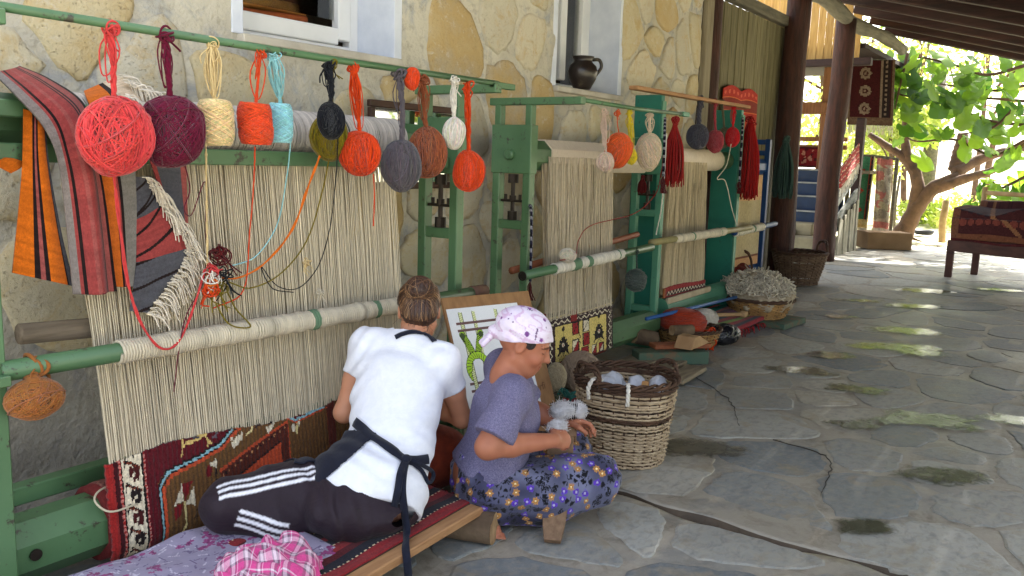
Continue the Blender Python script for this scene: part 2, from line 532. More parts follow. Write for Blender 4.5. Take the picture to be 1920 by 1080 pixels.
# dark cracks that run across slabs and mortar: thin grooves filled with soil
CRK = M('crack_soil', srgb(76, 70, 62), srgb(54, 50, 46), rough=.95)
for pts_ in ([(1290, 700), (1345, 735), (1372, 760), (1385, 800)], [(1448, 826), (1530, 850), (1557, 870), (1548, 905), (1538, 932)]):
    P = spline([aZ(x, y, 0) for x, y in pts_], 26)
    P[:, :2] += np.random.default_rng(len(pts_) + int(pts_[0][0])).normal(0, .005, (26, 2))
    wd = np.interp(np.linspace(0, 1, 26), [0, .2, .8, 1], [.0005, .0028, .0020, .0005])
    T = np.gradient(P[:, :2], axis=0); T /= np.linalg.norm(T, axis=1, keepdims=True)
    N = np.column_stack([-T[:, 1], T[:, 0]]) * wd[:, None]
    V = np.vstack([np.column_stack([P[:, :2] + N, np.full(26, .0085)]), np.column_stack([P[:, :2] - N, np.full(26, .0085)]), np.column_stack([P[:, :2], np.full(26, .003)])])
    F = [(i, i + 1, 53 + i, 52 + i) for i in range(25)] + [(26 + i, 52 + i, 53 + i, 27 + i) for i in range(25)]
    F += [(26 + i, 27 + i, i + 1, i) for i in range(25)]
    o = link('crack', mesh_np('crack', V, F), CRK, pave)

# puddles
def wet_film(name, c1, c2, rough, bumpk):
    t = NT(name); v = t.coord(); ed = t.n('Attribute', _attribute_name='Col').outputs['Fac']
    t.base(t.ramp(t.noise(v, 9, 6, .65), [(.35, c1), (.65, c2)])); t.rough(rough)
    t.b.inputs['Specular IOR Level'].default_value = .55
    t.bump(t.noise(v, 9, 4, .6), bumpk, .006)
    k = t.math('ADD', ed, t.math('MULTIPLY', t.math('SUBTRACT', t.noise(v, 13, 8, .7, .6), .5), 2.2))
    t.l(t.mapr(k, .42, .95, 0, .9), t.b.inputs['Alpha']); return t.m
WATER = wet_film('puddle_water', srgb(66, 68, 52), srgb(104, 102, 82), .17, .45)
DAMP = wet_film('damp_edge', srgb(74, 70, 58), srgb(98, 94, 80), .32, .5)
def puddle(px, py, wx, wy, seed, ang=0.0, mat=WATER, lobes=.25):
    c = aZ(px, py, 0); g = np.random.default_rng(seed); n = 48
    a = np.arange(n) * 2 * math.pi / n
    r = 1 + sum(g.normal(0, lobes / k) * np.cos(k * a + g.uniform(0, 6.3)) for k in range(2, 8))
    X, Y = wx * r * np.cos(a), wy * r * np.sin(a)
    P = np.column_stack([c[0] + X * math.cos(ang) - Y * math.sin(ang), c[1] + X * math.sin(ang) + Y * math.cos(ang)])
    m = P.mean(0)
    V = np.vstack([np.column_stack([m + (P - m) * q, np.full(n, .0095)]) for q in (1.15, .9, .6, .3)] + [[[m[0], m[1], .0095]]])
    F = [(k_ * n + i, k_ * n + (i + 1) % n, (k_ + 1) * n + (i + 1) % n, (k_ + 1) * n + i) for k_ in range(3) for i in range(n)] + [(3 * n + i, 3 * n + (i + 1) % n, 4 * n) for i in range(n)]
    ec = np.repeat([0, .42, .85, 1.0], n).tolist() + [1.0]
    o = link('puddle', mesh_np('puddle', V, F, cols=np.repeat(np.array(ec)[:, None], 3, 1)), mat, smooth=True)
    return o
for k, (px, py, wx, wy, an, lab) in enumerate([
    (1500, 696, .26, .075, -.9, 'shallow puddle with a bright yellow-green glint nearest the looms'), (1605, 732, .22, .06, -.9, 'small dark puddle on grey slate in the middle of the floor'),
    (1605, 798, .17, .05, -.8, 'little olive puddle beside the crack in the paving'), (1740, 790, .34, .13, -1.0, 'broad green puddle with two bright glints'),
    (1905, 790, .22, .10, -.7, 'green puddle cut by the picture edge'), (1770, 895, .24, .09, -.9, 'triangular olive puddle between pale slabs'), (1620, 990, .15, .08, -.8, 'dark rippled puddle near the floor channel'),
    (1690, 655, .42, .09, -1.0, 'long olive puddle with white glints across several slabs'), (1700, 622, .36, .09, -1.0, 'elongated pale green puddle behind the long olive one'),
    (1555, 668, .24, .06, -.9, 'thin dark puddle beside the baskets end of the floor'), (1710, 575, .32, .10, -1.1, 'bright puddle in the shade before the bench'), (1730, 546, .4, .1, -1.1, 'small far puddle shining below the bench'),
    (1880, 545, .3, .1, -1.1, 'far puddle at the edge of the sun patches'), (1570, 595, .2, .07, -1.0, 'little far puddle left of the bright ones'), (1610, 565, .25, .08, -1.0, 'faint puddle farthest towards the posts')]):
    tag(puddle(px, py, wx * 1.05, max(wy, .62 * wx), 40 + k, an, lobes=.35), lab, None, kind='structure')
o = puddle(1300, 842, .30, .16, 5, -.9, DAMP, .18); o.name = 'damp_patch'
tag(o, 'dark wet stain on the paving beside the big basket', None, kind='structure')

# ------------------------------------------------------------------ stone building
WY = 3.25
bld = thing('stone_building', 'rubble stone building with white framed windows behind the looms', 'building', (4, WY, 0))
t = NT('wall_mortar'); v = t.coord()
c = t.ramp(t.noise(v, 1.7, 6), [(.3, srgb(168, 162, 148)), (.5, srgb(196, 190, 174)), (.75, srgb(210, 204, 188))])
c = t.mix(t.ramp(t.noise(v, 5, 7, .65, 1.2), [(.5, (0, 0, 0)), (.66, (1, 1, 1))]), c, srgb(160, 162, 164))
c = t.mix(t.ramp(t.noise(v, 22, 6), [(.55, (0, 0, 0)), (.75, (.6, .6, .6))]), c, srgb(128, 118, 100))
# darker tone low on the plaster at the near end
sx = t.n('SeparateXYZ'); t.l(v, sx.inputs[0])
low = t.math('MULTIPLY', t.mapr(sx.outputs[2], .95, .45, 0, 1), t.mapr(sx.outputs[0], 1.9, 1.4, 0, 1))
c = t.mix(t.math('MULTIPLY', low, t.mapr(t.noise(v, 6, 7), .3, .6, .5, 1)), c, srgb(118, 112, 102))
t.base(c); t.rough(.92)
t.bump(t.math('ADD', t.noise(v, 6, 6), t.math('MULTIPLY', t.noise(v, 45, 6), .5)), .8, .025)
WMORT = t.m
t = NT('wall_stone'); v = t.coord()
rn = t.rnd()
c = t.ramp(t.math('ADD', t.math('MULTIPLY', rn, .8), t.math('MULTIPLY', t.noise(v, 5, 5), .3)), [
    (.1, srgb(200, 188, 160)), (.3, srgb(206, 198, 176)), (.5, srgb(190, 183, 164)), (.70, srgb(198, 186, 154)), (.88, srgb(188, 162, 112)), (.98, srgb(176, 170, 156))])
c = t.mix(t.ramp(t.noise(v, 10, 8, .68, .8), [(.5, (0, 0, 0)), (.64, (.55, .55, .55))]), c, srgb(188, 160, 106))
c = t.mix(t.ramp(t.noise(v, 16, 8, .7, .4), [(.56, (0, 0, 0)), (.7, (.8, .8, .8))]), c, srgb(206, 200, 184))
pit = t.ramp(t.noise(v, 70, 5, .7), [(.3, (0, 0, 0)), (.42, (1, 1, 1))])
c = t.mix(t.math('MULTIPLY', t.math('SUBTRACT', 1.0, pit), .5), c, srgb(110, 92, 66))
t.base(c); t.rough(.88)
t.bump(t.math('ADD', t.math('MULTIPLY', t.noise(v, 14, 8, .7), 1.2), t.math('MULTIPLY', pit, .35)), .7, .02)
WSTONE = t.m
WHITE = M('window_paint', srgb(232, 234, 238), srgb(214, 217, 222), rough=.45, bump=.03, scale=3)
PLAST = M('reveal_plaster', srgb(222, 227, 238), srgb(200, 207, 222), rough=.85, bump=.3, bscale=14, bdist=.008, dirt=srgb(176, 176, 176), dlo=.6, dhi=.75)
SILL = M('sill_stone', srgb(206, 200, 188), srgb(170, 162, 148), rough=.7, bump=.4, bscale=40)
WX0, WX1, WZ1 = .2, 7.55, 3.7
WINS = [(2.48, 3.455, 1.915, 3.0), (5.09, 5.99, 1.915, 3.0)]
xs = np.unique(np.concatenate([np.arange(WX0, WX1, .04), [w[i] for w in WINS for i in (0, 1)], [WX1]]))
zs = np.unique(np.concatenate([np.arange(0, WZ1, .04), [w[i] for w in WINS for i in (2, 3)], [WZ1]]))
GX, GZ = np.meshgrid(xs, zs, indexing='ij')
GY = WY + vnoise(np.stack([GX, GZ, 0 * GX], -1), 5, 2.5) * .012 + vnoise(np.stack([GX, GZ, 0 * GX], -1), 6, 10) * .004
nx, nz = GX.shape; ii = np.arange(nx * nz).reshape(nx, nz)
cx = (xs[:-1] + xs[1:]) / 2; cz = (zs[:-1] + zs[1:]) / 2
keep = np.ones((nx - 1, nz - 1), bool)
for (a, b_, c0, c1) in WINS: keep &= ~(((cx > a) & (cx < b_))[:, None] & ((cz > c0) & (cz < c1))[None])
Fq = np.stack([ii[:-1, :-1], ii[1:, :-1], ii[1:, 1:], ii[:-1, 1:]], -1)[keep]
link('wall', mesh_np('wall', np.stack([GX, GY, GZ], -1).reshape(-1, 3), Fq), WMORT, bld, smooth=True)
b = MB(); b.box((WX1 - .06, WY + .3, WZ1 / 2), (.12, .56, WZ1)); b.obj('end_wall', WMORT, bld)
g = np.random.default_rng(33)
rects = [(a - .02, b_ + .03, c0 - .08, c1) for (a, b_, c0, c1) in WINS]
pts = poisson(WX0, WX1, -.1, WZ1,   .34, 5000, g, lambda p: 1.0 + .30 * math.sin(p[0] * 3 + p[1] * 4))
def wall3(V): return np.column_stack([V[:, 0], WY - .006 - V[:, 2], V[:, 1]])
nws = 0
for p, P in cells(pts, (WX0, WX1 - .02, .02, WZ1), .050, rects=rects):
    if p[0] < 1.7 and p[1] < .62: continue          # plastered low corner
    Q, ctr = worn(P, g, 30, .03, 1)
    link('stone', slab_mesh('stone', Q[::-1], ctr, g.uniform(.006, .02), .02, .006, wall3, g.normal(0, .012, 2)), WSTONE, bld, smooth=True); nws += 1
print('wall stones', nws)
# windows
t = NT('window_glass'); t.t.nodes.remove(t.b)
tr = t.n('BsdfTransparent'); tr.inputs[0].default_value = (.86, .88, .88, 1); gl = t.n('BsdfGlossy', Roughness=.02)
fr = t.n('Fresnel', IOR=1.5); mx = t.n('MixShader'); t.l(t.math('MULTIPLY_ADD', fr.outputs[0], 1.6, .03), mx.inputs[0]); t.l(tr.outputs[0], mx.inputs[1]); t.l(gl.outputs[0], mx.inputs[2]); t.l(mx.outputs[0], t.out.inputs[0])
GLASS = t.m
ROOM = M('room_wall', srgb(96, 84, 70), srgb(70, 62, 54), rough=.9)
b = MB()
b.box((4.2, WY + 2.6, 2.2), (6.4, .05, 3.4)); b.box((4.2, WY + 1.6, .55), (6.4, 2.2, .05)); b.box((4.2, WY + 1.6, 3.65), (6.4, 2.2, .05)); b.box((1.0, WY + 1.6, 2.1), (.05, 2.2, 3.1)); b.box((7.35, WY + 1.6, 2.1), (.05, 2.2, 3.1))
b.obj('room_lining', ROOM, bld)
for wi, (a, b_, c0, c1) in enumerate(WINS):
    D = WY + .30
    m = MB()        # reveals
    m.box((b_ + .03, WY + .16, (c0 + c1) / 2), (.06, .33, c1 - c0)); m.box((a - .03, WY + .16, (c0 + c1) / 2), (.06, .33, c1 - c0)); m.box(((a + b_) / 2, WY + .16, c1 + .03), (b_ - a + .12, .33, .06))
    win = m.obj('window', PLAST, bld, bevel=.004)
    m = MB(); m.box(((a + b_) / 2, WY + .135, c0 - .02), (b_ - a + .06, .36, .04), bev=.006); m.obj('sill', SILL, win)
    fm = MB(); fw = .062
    zb = c0 + .0
    fm.box((a + fw / 2, D, (zb + c1) / 2), (fw, .06, c1 - zb), bev=.004); fm.box((b_ - fw / 2, D, (zb + c1) / 2), (fw, .06, c1 - zb), bev=.004)
    fm.box(((a + b_) / 2, D, zb + fw / 2 + .002), (b_ - a - 2 * fw, .058, fw), bev=.004)
    if wi == 0:      # one wide sash
        a2, b2 = a + fw + .004, b_ - fw - .004; sw = .088
        fm.box((a2 + sw / 2, D - .012, (zb + c1) / 2 + fw), (sw, .06, c1 - zb - fw), bev=.006); fm.box((b2 - sw / 2, D - .012, (zb + c1) / 2 + fw), (sw, .06, c1 - zb - fw), bev=.006)
        fm.box(((a2 + b2) / 2, D - .0125, zb + fw + sw / 2 + .004), (b2 - a2 - 2 * sw, .058, sw), bev=.006)
        fm.obj('frame', WHITE, win)
        m = MB(); m.box(((a2 + b2) / 2, D, (zb + c1) / 2 + .1), (b2 - a2 - 2 * sw + .01, .008, c1 - zb - .2)); m.obj('pane', GLASS, win)
    else:
        xm = a + .50
        fm.box((xm, D - .012, (zb + c1) / 2 + fw), (.085, .06, c1 - zb - fw), bev=.006)
        fm.box((b_ - .1, D - .012, (zb + c1) / 2 + fw), (.06, .06, c1 - zb - fw), bev=.006)
        fm.obj('frame', WHITE, win)
        m = MB(); m.box(((a + xm) / 2, D, (zb + c1) / 2 + .03), (xm - a - .06, .008, c1 - zb - .06)); m.obj('pane', GLASS, win)
        m = MB(); m.box(((b_ + xm) / 2, D, (zb + c1) / 2 + .03), (b_ - xm - .06, .008, c1 - zb - .06)); m.obj('pane', GLASS, win)
# flat render strip under the windows (smeared mortar band)
# ------------------------------------------------------------------ log posts, plank walls, porch roof
BARK = M('dark_log', srgb(46, 28, 23), srgb(82, 47, 36), rough=.7, scale=5, stretch=(3, 3, .5), bump=.7, bscale=16, bdist=.02, dirt=srgb(44, 28, 24), dlo=.5, dhi=.7)
GREYLOG = M('grey_log', srgb(122, 116, 98), srgb(86, 82, 70), rough=.85, scale=6, stretch=(.5, 4, 4), bump=.7, bscale=14, bdist=.02)
def log_post(x, y, z1, r, label, lean=(0, 0), seed=0):
    g = np.random.default_rng(seed); k = 14; N = 18; V = []
    for i in range(N):
        t_ = i / (N - 1)
        cx_, cy_ = x + lean[0] * t_ + .02 * math.sin(t_ * 7 + seed), y + lean[1] * t_ + .02 * math.sin(t_ * 5 + 2 * seed)
        for j in range(k):
            a = j * 2 * math.pi / k
            rr = r * (1.08 - .16 * t_) * (1 + .06 * math.sin(2 * a + seed + t_) + .04 * math.sin(5 * a + 3 * t_ * (1 + seed)) + g.normal(0, .012))
            V.append((cx_ + rr * math.cos(a), cy_ + rr * math.sin(a), z1 * t_))
    F = [(i * k + j, i * k + (j + 1) % k, (i + 1) * k + (j + 1) % k, (i + 1) * k + j) for i in range(N - 1) for j in range(k)] + [list(range(k))[::-1], [(N - 1) * k + j for j in range(k)]]
    o = link('log_post', mesh_np('log_post', V, F), BARK, smooth=True, loc=(0, 0, 0))
    return tag(o, label, 'post', 'log posts carrying the porch roof')
log_post(7.93, 3.36, 3.5, .15, 'reddish brown log post at the corner of the stone wall', (0, 0), 1)
log_post(10.62, 3.34, 3.5, .150, 'thick dark log post with green yarn hung on it', (.06, 0), 2)
log_post(13.3, 3.50, 3.6, .150, 'dark log post standing free before the blue stairs', (.12, .0), 3)

PLANK = M('weathered_plank', srgb(134, 126, 94), srgb(92, 86, 60), rough=.8, scale=4, stretch=(9, 9, .7), bump=.5, bscale=12, bdist=.006, rnd=.16, dirt=srgb(88, 78, 54), dscale=3, dlo=.55, dhi=.75)
PLANK2 = M('honey_plank', srgb(196, 158, 92), srgb(160, 120, 62), rough=.7, scale=4, stretch=(9, 9, .7), bump=.4, bscale=12, bdist=.006, rnd=.14)
pw = thing('plank_wall', 'grey-green vertical board wall between the two thick log posts', 'wall', (9.5, 3.5, 0))
g = np.random.default_rng(3); x = 7.62
while x < 11.0:
    w = g.uniform(.085, .12)
    m = MB(); m.box((x + w / 2, 3.52 + g.normal(0, .004), 1.55), (w - .008, .025, 3.1), bev=.003); m.obj('plank', PLANK, pw); x += w
m = MB(); m.box((9.4, 3.47, 3.16), (3.5, .1, .12), bev=.01); m.obj('rail', GREYLOG, pw)
cb = thing('corner_boards', 'pale grey upright boards capping the end of the stone wall', 'boards', (7.6, 3.2, 0))
for i, (xx, w) in enumerate(((7.60, .10), (7.71, .09))):
    m = MB(); m.box((xx, WY - .03 + .02 * i, 1.7), (w, .05, 3.4), bev=.006); m.obj('board', M('grey_board', srgb(150, 140, 118), srgb(120, 110, 88), rough=.85, scale=5, stretch=(8, 8, .6), bump=.5, bscale=14, bdist=.006), cb)

ROOFW = M('roof_timber', srgb(58, 33, 27), srgb(36, 22, 19), rough=.65, scale=5, stretch=(4, .6, 4), bump=.5, bscale=14, bdist=.01, rnd=.2)
ROOFB = M('roof_board', srgb(46, 28, 24), srgb(30, 19, 17), rough=.75, scale=4, stretch=(.6, 5, 5), bump=.4, bscale=14, bdist=.008, rnd=.2)
RX0, RX1, RYW, RYE = 2.4, 17.3, 3.75, -3.3
def rz(y): return 3.90 - .26 * (3.4 - y)
roof = thing('porch_roof', 'dark timber porch roof of rafters and boards seen from below', 'roof', (8, 0, rz(0)))
roll_ = math.atan(.26)
Rr = np.array([[1, 0, 0], [0, math.cos(roll_), -math.sin(roll_)], [0, math.sin(roll_), math.cos(roll_)]])
for i in range(34):
    x = RX1 - .10 - i * 1.15
    if x < RX0: break
    m = MB(); m.bar((x, RYE - .1, rz(RYE - .1) + .04), (x, RYW, rz(RYW) + .04), .16, .20, bev=.02); m.obj('rafter', ROOFW, roof)
y = RYE - .05; i = 0; g = np.random.default_rng(8)
while y < RYW:
    w = g.uniform(.17, .24)
    m = MB(); m.box(((RX0 + RX1) / 2, y + w / 2, rz(y + w / 2) + .158 + .004 * (i % 2)), (RX1 - RX0 + .1, w * 1.03, .025), Rr); m.obj('board', ROOFB, roof); y += w; i += 1
m = MB(); m.bar((RX1 + .06, RYE - .1, rz(RYE - .1) + .06), (RX1 + .06, RYW, rz(RYW) + .06), .03, .24, bev=.006); m.obj('barge_board', ROOFW, roof)
# log purlin carried by the posts
P = np.array([(x, 3.44 + .03 * math.sin(x), 3.62 + .03 * math.sin(x * 1.7)) for x in np.linspace(7.6, 17.1, 30)])
m = MB(); m.tube(P, .10 + .012 * np.sin(np.arange(30) * 1.3), 12); m.obj('purlin', GREYLOG, roof, smooth=True)
# outer posts and beam that hold the eave, on the open side
ob = MB(); ob.bar((RX0, -3.05, rz(-3.05) - .08), (RX1, -3.05, rz(-3.05) - .08), .14, .16, bev=.01); ob.obj('eave_beam', ROOFW, roof)
# ------------------------------------------------------------------ painter for woven patterns (colour of the knots)
class Img:
    def __init__(s, w, h, res, bg):
        s.w, s.h, s.res = w, h, res
        s.nx, s.ny = int(round(w / res)), int(round(h / res))
        s.a = np.zeros((s.nx, s.ny, 3)); s.a[:] = bg
        s.X, s.Y = np.meshgrid((np.arange(s.nx) + .5) * res, (np.arange(s.ny) + .5) * res, indexing='ij')
    def put(s, m, c): s.a[m] = c; return s
    def rect(s, x0, x1, y0, y1, c): return s.put((s.X >= x0) & (s.X < x1) & (s.Y >= y0) & (s.Y < y1), c)
    def poly(s, P, c):
        ins = np.zeros(s.X.shape, bool); n = len(P)
        for i in range(n):
            (x0, y0), (x1, y1) = P[i], P[(i + 1) % n]
            if y0 == y1: continue
            cr = ((y0 > s.Y) != (y1 > s.Y)) & (s.X < (x1 - x0) * (s.Y - y0) / (y1 - y0) + x0)
            ins ^= cr
        return s.put(ins, c)
    def line(s, P, w, c):
        for (x0, y0), (x1, y1) in zip(P[:-1], P[1:]):
            dx, dy = x1 - x0, y1 - y0; L = dx * dx + dy * dy + 1e-12
            t = np.clip(((s.X - x0) * dx + (s.Y - y0) * dy) / L, 0, 1)
            s.put(np.hypot(s.X - x0 - t * dx, s.Y - y0 - t * dy) < w / 2, c)
        return s
    def disc(s, x, y, r, c, ry=None): return s.put(((s.X - x) / r) ** 2 + ((s.Y - y) / (ry or r)) ** 2 < 1, c)
    def soft(s, amt, seed=0):
        g = np.random.default_rng(seed)
        s.a *= (1 + g.normal(0, amt, s.a.shape[:2]))[..., None]; np.clip(s.a, 0, 1, out=s.a); return s

def patch(name, img, fn, mat, parent=None, thick=0.0, smooth=True, pile=0.0, seed=0):
    """img laid over the surface fn(u,v) with u,v arrays in 0..1; two sided sheet with a real edge if thick"""
    nx, ny = img.nx, img.ny
    U, V_ = np.meshgrid(np.linspace(0, 1, nx + 1), np.linspace(0, 1, ny + 1), indexing='ij')
    P = fn(U, V_)
    if pile:
        g = np.random.default_rng(seed); P = P + g.normal(0, pile, P.shape)
    ii = np.arange((nx + 1) * (ny + 1)).reshape(nx + 1, ny + 1)
    F = np.stack([ii[:-1, :-1], ii[1:, :-1], ii[1:, 1:], ii[:-1, 1:]], -1).reshape(-1, 4)
    fc = img.a.reshape(-1, 3)
    me = mesh_np(name, P.reshape(-1, 3), F, fcols=fc)
    o = link(name, me, mat, parent, smooth)
    if thick:
        m = o.modifiers.new('thickness', 'SOLIDIFY'); m.thickness = thick; m.offset = -1
    return o

WOOL = M('knotted_wool', None, rough=.95, attr=True, scale=160, var=.22, bump=.6, bscale=260, bdist=.004, spec=.1, sheen=.15)
FLATW = M('flat_weave', None, rough=.95, attr=True, scale=120, var=.18, bump=.5, bscale=330, bdist=.002, spec=.1, sheen=.1)
THREAD = M('cotton_thread', None, rough=.9, attr=True, scale=40, var=.1, bump=0, spec=.15)
GREEN = M('green_enamel', srgb(86, 122, 84), srgb(68, 100, 66), rough=.42, scale=3, bump=.08, bscale=50, spec=.5, dirt=srgb(58, 56, 44), dscale=18, dlo=.585, dhi=.64)
TEAL = M('teal_enamel', srgb(34, 116, 98), srgb(24, 96, 82), rough=.5, scale=3, bump=.12, bscale=40, spec=.45, dirt=srgb(38, 62, 54), dscale=14, dlo=.64, dhi=.72)
JADE = M('jade_and_lit_teal', srgb(80, 138, 110), srgb(62, 116, 92), rough=.5, scale=3, bump=.1, bscale=40, spec=.45, dirt=srgb(60, 70, 56), dscale=20, dlo=.62, dhi=.7)
BLUE = M('blue_enamel', srgb(26, 66, 118), srgb(20, 50, 92), rough=.5, scale=3, bump=.1, bscale=40, dirt=srgb(30, 36, 44), dscale=16, dlo=.62, dhi=.7)
IRON = M('oily_iron', srgb(62, 54, 48), srgb(44, 38, 34), rough=.45, metal=.6, bump=.2)
WOOD = M('raw_wood', srgb(176, 134, 92), srgb(146, 104, 68), rough=.75, scale=5, stretch=(1.2, 9, 9), bump=.35, bscale=18, bdist=.004)
GWOOD = M('grey_wood', srgb(124, 110, 92), srgb(92, 80, 66), rough=.85, scale=6, stretch=(1, 9, 9), bump=.5, bscale=18, bdist=.006)
BWOOD = M('brown_stick', srgb(158, 92, 58), srgb(124, 68, 42), rough=.6, scale=6, stretch=(1, 8, 8), bump=.3)

def threads(name, parent, tops, bots, r, cols, k=4, seg=6, sag=.002, seed=0, mat=None):
    g = np.random.default_rng(seed)
    tops = np.asarray(tops); bots = np.asarray(bots); n = len(tops)
    t = np.linspace(0, 1, seg)[None, :, None]
    P = tops[:, None] * (1 - t) + bots[:, None] * t
    P[:, 1:-1] += g.normal(0, sag, (n, seg - 2, 3)) * np.array([1, 1, .2])
    V, F = tubes(P, r, k)
    c = np.repeat(np.asarray(cols), seg * k, axis=0)
    o = link(name, mesh_np(name, V, F, cols=c), mat or THREAD, parent, smooth=True)
    o['kind'] = 'stuff'
    return o
def warp(parent, xt0, xt1, yt, zt, xb0, xb1, yb, zb, n, r, seed, base=(210, 200, 176), loose=.0016):
    g = np.random.default_rng(seed)
    f = (np.arange(n) + .5) / n
    tops = np.column_stack([xt0 + (xt1 - xt0) * f + g.normal(0, loose * 1.6, n), yt + np.where(np.arange(n) % 2, .006, -.006), np.full(n, zt)])
    bots = np.column_stack([xb0 + (xb1 - xb0) * f + g.normal(0, loose, n), yb + np.where(np.arange(n) % 2, .004, -.004), np.full(n, zb)])
    c = np.array(srgb(*base))[None] * (1 + g.normal(0, .10, (n, 1)))
    dark = g.random(n) < .10; c[dark] *= .72
    return threads('warp_threads', parent, tops, bots, r, np.clip(c, 0, 1), 4, 6, loose, seed)

def octo(m, x0, x1, y, z, r, k=8, ph=.39):
    a = np.arange(k) * 2 * math.pi / k + ph
    return m.prism([(y + r * math.cos(q), z + r * math.sin(q)) for q in a], x0, x1, 0)

def screw(m, c, h):
    x, y, z = c
    m.lathe([(.012, 0), (.012, h)], (x, y, z), 10)
    for dz, r_, hh in ((0, .028, .05), (h * .42, .02, .03), (h - .05, .03, .05)):
        m.lathe([(r_, 0), (r_, hh)], (x, y, z + dz), 8)
    m.box((x, y, z + h * .42), (.03, .15, .014), bev=.003)
    for s in (-.05, .05): m.lathe([(.009, 0), (.009, .03)], (x, y + s, z + h * .42 + .006), 8)

def metal_post(loom, x, yf, yb, ztop, arm_y, mat, screws=True, side=-1):
    """two square legs, head box with bolt, frame above, screw jack between the legs"""
    w = .05
    for y in (yf, yb):
        m = MB(); m.box((x, y, .70), (.055, w, 1.40), bev=.004); m.obj('leg', mat, loom)
        m = MB(); m.box((x, y, (1.58 + ztop) / 2), (.05, w * .8, ztop - 1.58), bev=.003); m.obj('upright', mat, loom)
    m = MB(); m.box((x, (yf + yb) / 2, 1.455), (.07, yb - yf + .062, .27), bev=.004); h = m.obj('head_box', mat, loom)
    m = MB(); m.lathe([(.03, 0), (.03, .022), (.022, .03)], (x - .035, (yf + yb) / 2, 1.425), 16, rot=[[0, 0, -1], [0, 1, 0], [1, 0, 0]]); m.obj('bolt', mat, h, smooth=False)
    for z, hh in ((1.03, .05), (.30, .05)):
        m = MB(); m.box((x, (yf + yb) / 2, z), (.046, yb - yf - .05, hh), bev=.003); m.obj('crossbar', mat, loom)
    m = MB(); m.box((x, (arm_y + yb) / 2 + .02, ztop + .019), (.05, yb - arm_y + .08, .04), bev=.003); m.obj('top_arm', mat, loom)
    m = MB(); m.box((x, (yf + yb) / 2, .022), (.08, yb - yf + .10, .045), bev=.006); m.obj('foot', mat, loom)
    if screws:
        m = MB(); screw(m, (x, (yf + yb) / 2, 1.056), .26); m.obj('screw_jack', IRON, loom)

def wrapped_rod(loom, a, b, r, mat, w0, w1, wrapcol, seed, turns=120, name='heddle_rod'):
    a = np.array(a, float); b = np.array(b, float)
    m = MB(); m.tube(np.array([a, a + (b - a) * .5, b]), r, 14); rod = m.obj(name, mat, loom, smooth=False)
    rod.data.polygons.foreach_set('use_smooth', np.ones(len(rod.data.polygons), bool))
    g = np.random.default_rng(seed)
    t = (b - a) / np.linalg.norm(b - a); u = np.cross(t, (0, 0, 1)); u /= np.linalg.norm(u); w = np.cross(t, u)
    N = turns * 10; f = np.linspace(w0, w1, N); ang = np.linspace(0, turns * 2 * math.pi, N)
    pos = a + (b - a) * (f + np.interp(f, np.linspace(w0, w1, 40), g.normal(0, .0012, 40)))[:, None]
    rr = r + .004 + np.interp(f, np.linspace(w0, w1, 60), g.normal(0, .0018, 60))
    P = pos + rr[:, None] * (np.cos(ang)[:, None] * u + np.sin(ang)[:, None] * w)
    V, F = tubes(P[None], np.linalg.norm(b - a) * abs(w1 - w0) / turns * .62, 4)
    c = np.array(srgb(*wrapcol))[None] * (1 + np.repeat(np.interp(f, np.linspace(w0, w1, 90), g.normal(0, .09, 90)), 4))[:, None]
    band = np.repeat(np.interp(f, np.linspace(w0, w1, 26), (g.random(26) < .16).astype(float)) > .7, 4)
    c[band] = np.array(srgb(104, 132, 104))
    link('yarn_wrapping', mesh_np('yarn_wrapping', V, F, cols=np.clip(c, 0, 1)), THREAD, rod, smooth=True)
    return rod

# ================================================================== first loom: green, large, at the front
L1 = thing('carpet_loom', 'large green steel loom in front with wide warp and half-woven brown carpet', 'loom', (2.2, 2.7, 0), 'carpet looms along the wall')
metal_post(L1, 3.20, 2.585, 2.785, 1.70, 2.37, GREEN)
metal_post(L1, 1.045, 2.50, 2.785, 1.70, 2.37, GREEN)
m = MB(); octo(m, 1.08, 3.165, 2.76, 1.47, .085); m.obj('upper_roller', GREEN, L1)
m = MB(); m.box((2.12, 2.625, 1.374), (2.07, .05, .055), bev=.004); m.obj('front_beam', GREEN, L1)
m = MB(); m.box((1.25, 2.62, 1.50), (.34, .05, .05), bev=.004); m.obj('brace', GREEN, L1)
# yarn wound on the upper roller
g = np.random.default_rng(5); n = 210; f = np.linspace(1.42, 2.92, n)
a = np.linspace(-.9, 2.6, 12)
P = np.stack([np.stack([np.full(12, x) + g.normal(0, .001), 2.76 - (.103 + g.normal(0, .002)) * np.cos(a), 1.47 + (.095) * np.sin(a)], 1) for x in f])
V, F = tubes(P, .0042, 4)
c = np.array(srgb(190, 182, 172))[None] * (1 + np.repeat(g.normal(0, .12, (n, 1)), 48, 0))
o = link('wound_warp', mesh_np('wound_warp', V, F, cols=np.clip(c, 0, 1)), THREAD, L1, smooth=True); o['kind'] = 'stuff'
warp(L1, 1.37, 2.83, 2.655, 1.395, 1.385, 2.79, 2.525, .34, 330, .0024, 1, base=(212, 200, 174))
warp(L1, 1.37, 2.82, 2.69, 1.40, 1.393, 2.793, 2.535, .40, 330, .0024, 2, base=(198, 184, 158))
m = MB(); octo(m, 1.075, 3.17, 2.63, .165, .105); m.obj('lower_roller', GREEN, L1)
m = MB(); m.lathe([(.018, 0), (.018, .006)], (1.145, 2.526, .175), 14, rot=[[1, 0, 0], [0, 0, -1], [0, 1, 0]]); m.obj('pin_hole', IRON, L1)
m = MB(); m.bar((1.075, 2.80, .27), (3.17, 2.80, .27), .06, .06, bev=.004); m.obj('rear_beam', GREEN, L1)
m = MB(); m.bar((1.045, 2.44, .745), (1.045, 2.64, .745), .05, .03, bev=.003); m.obj('bracket', GREEN, L1)
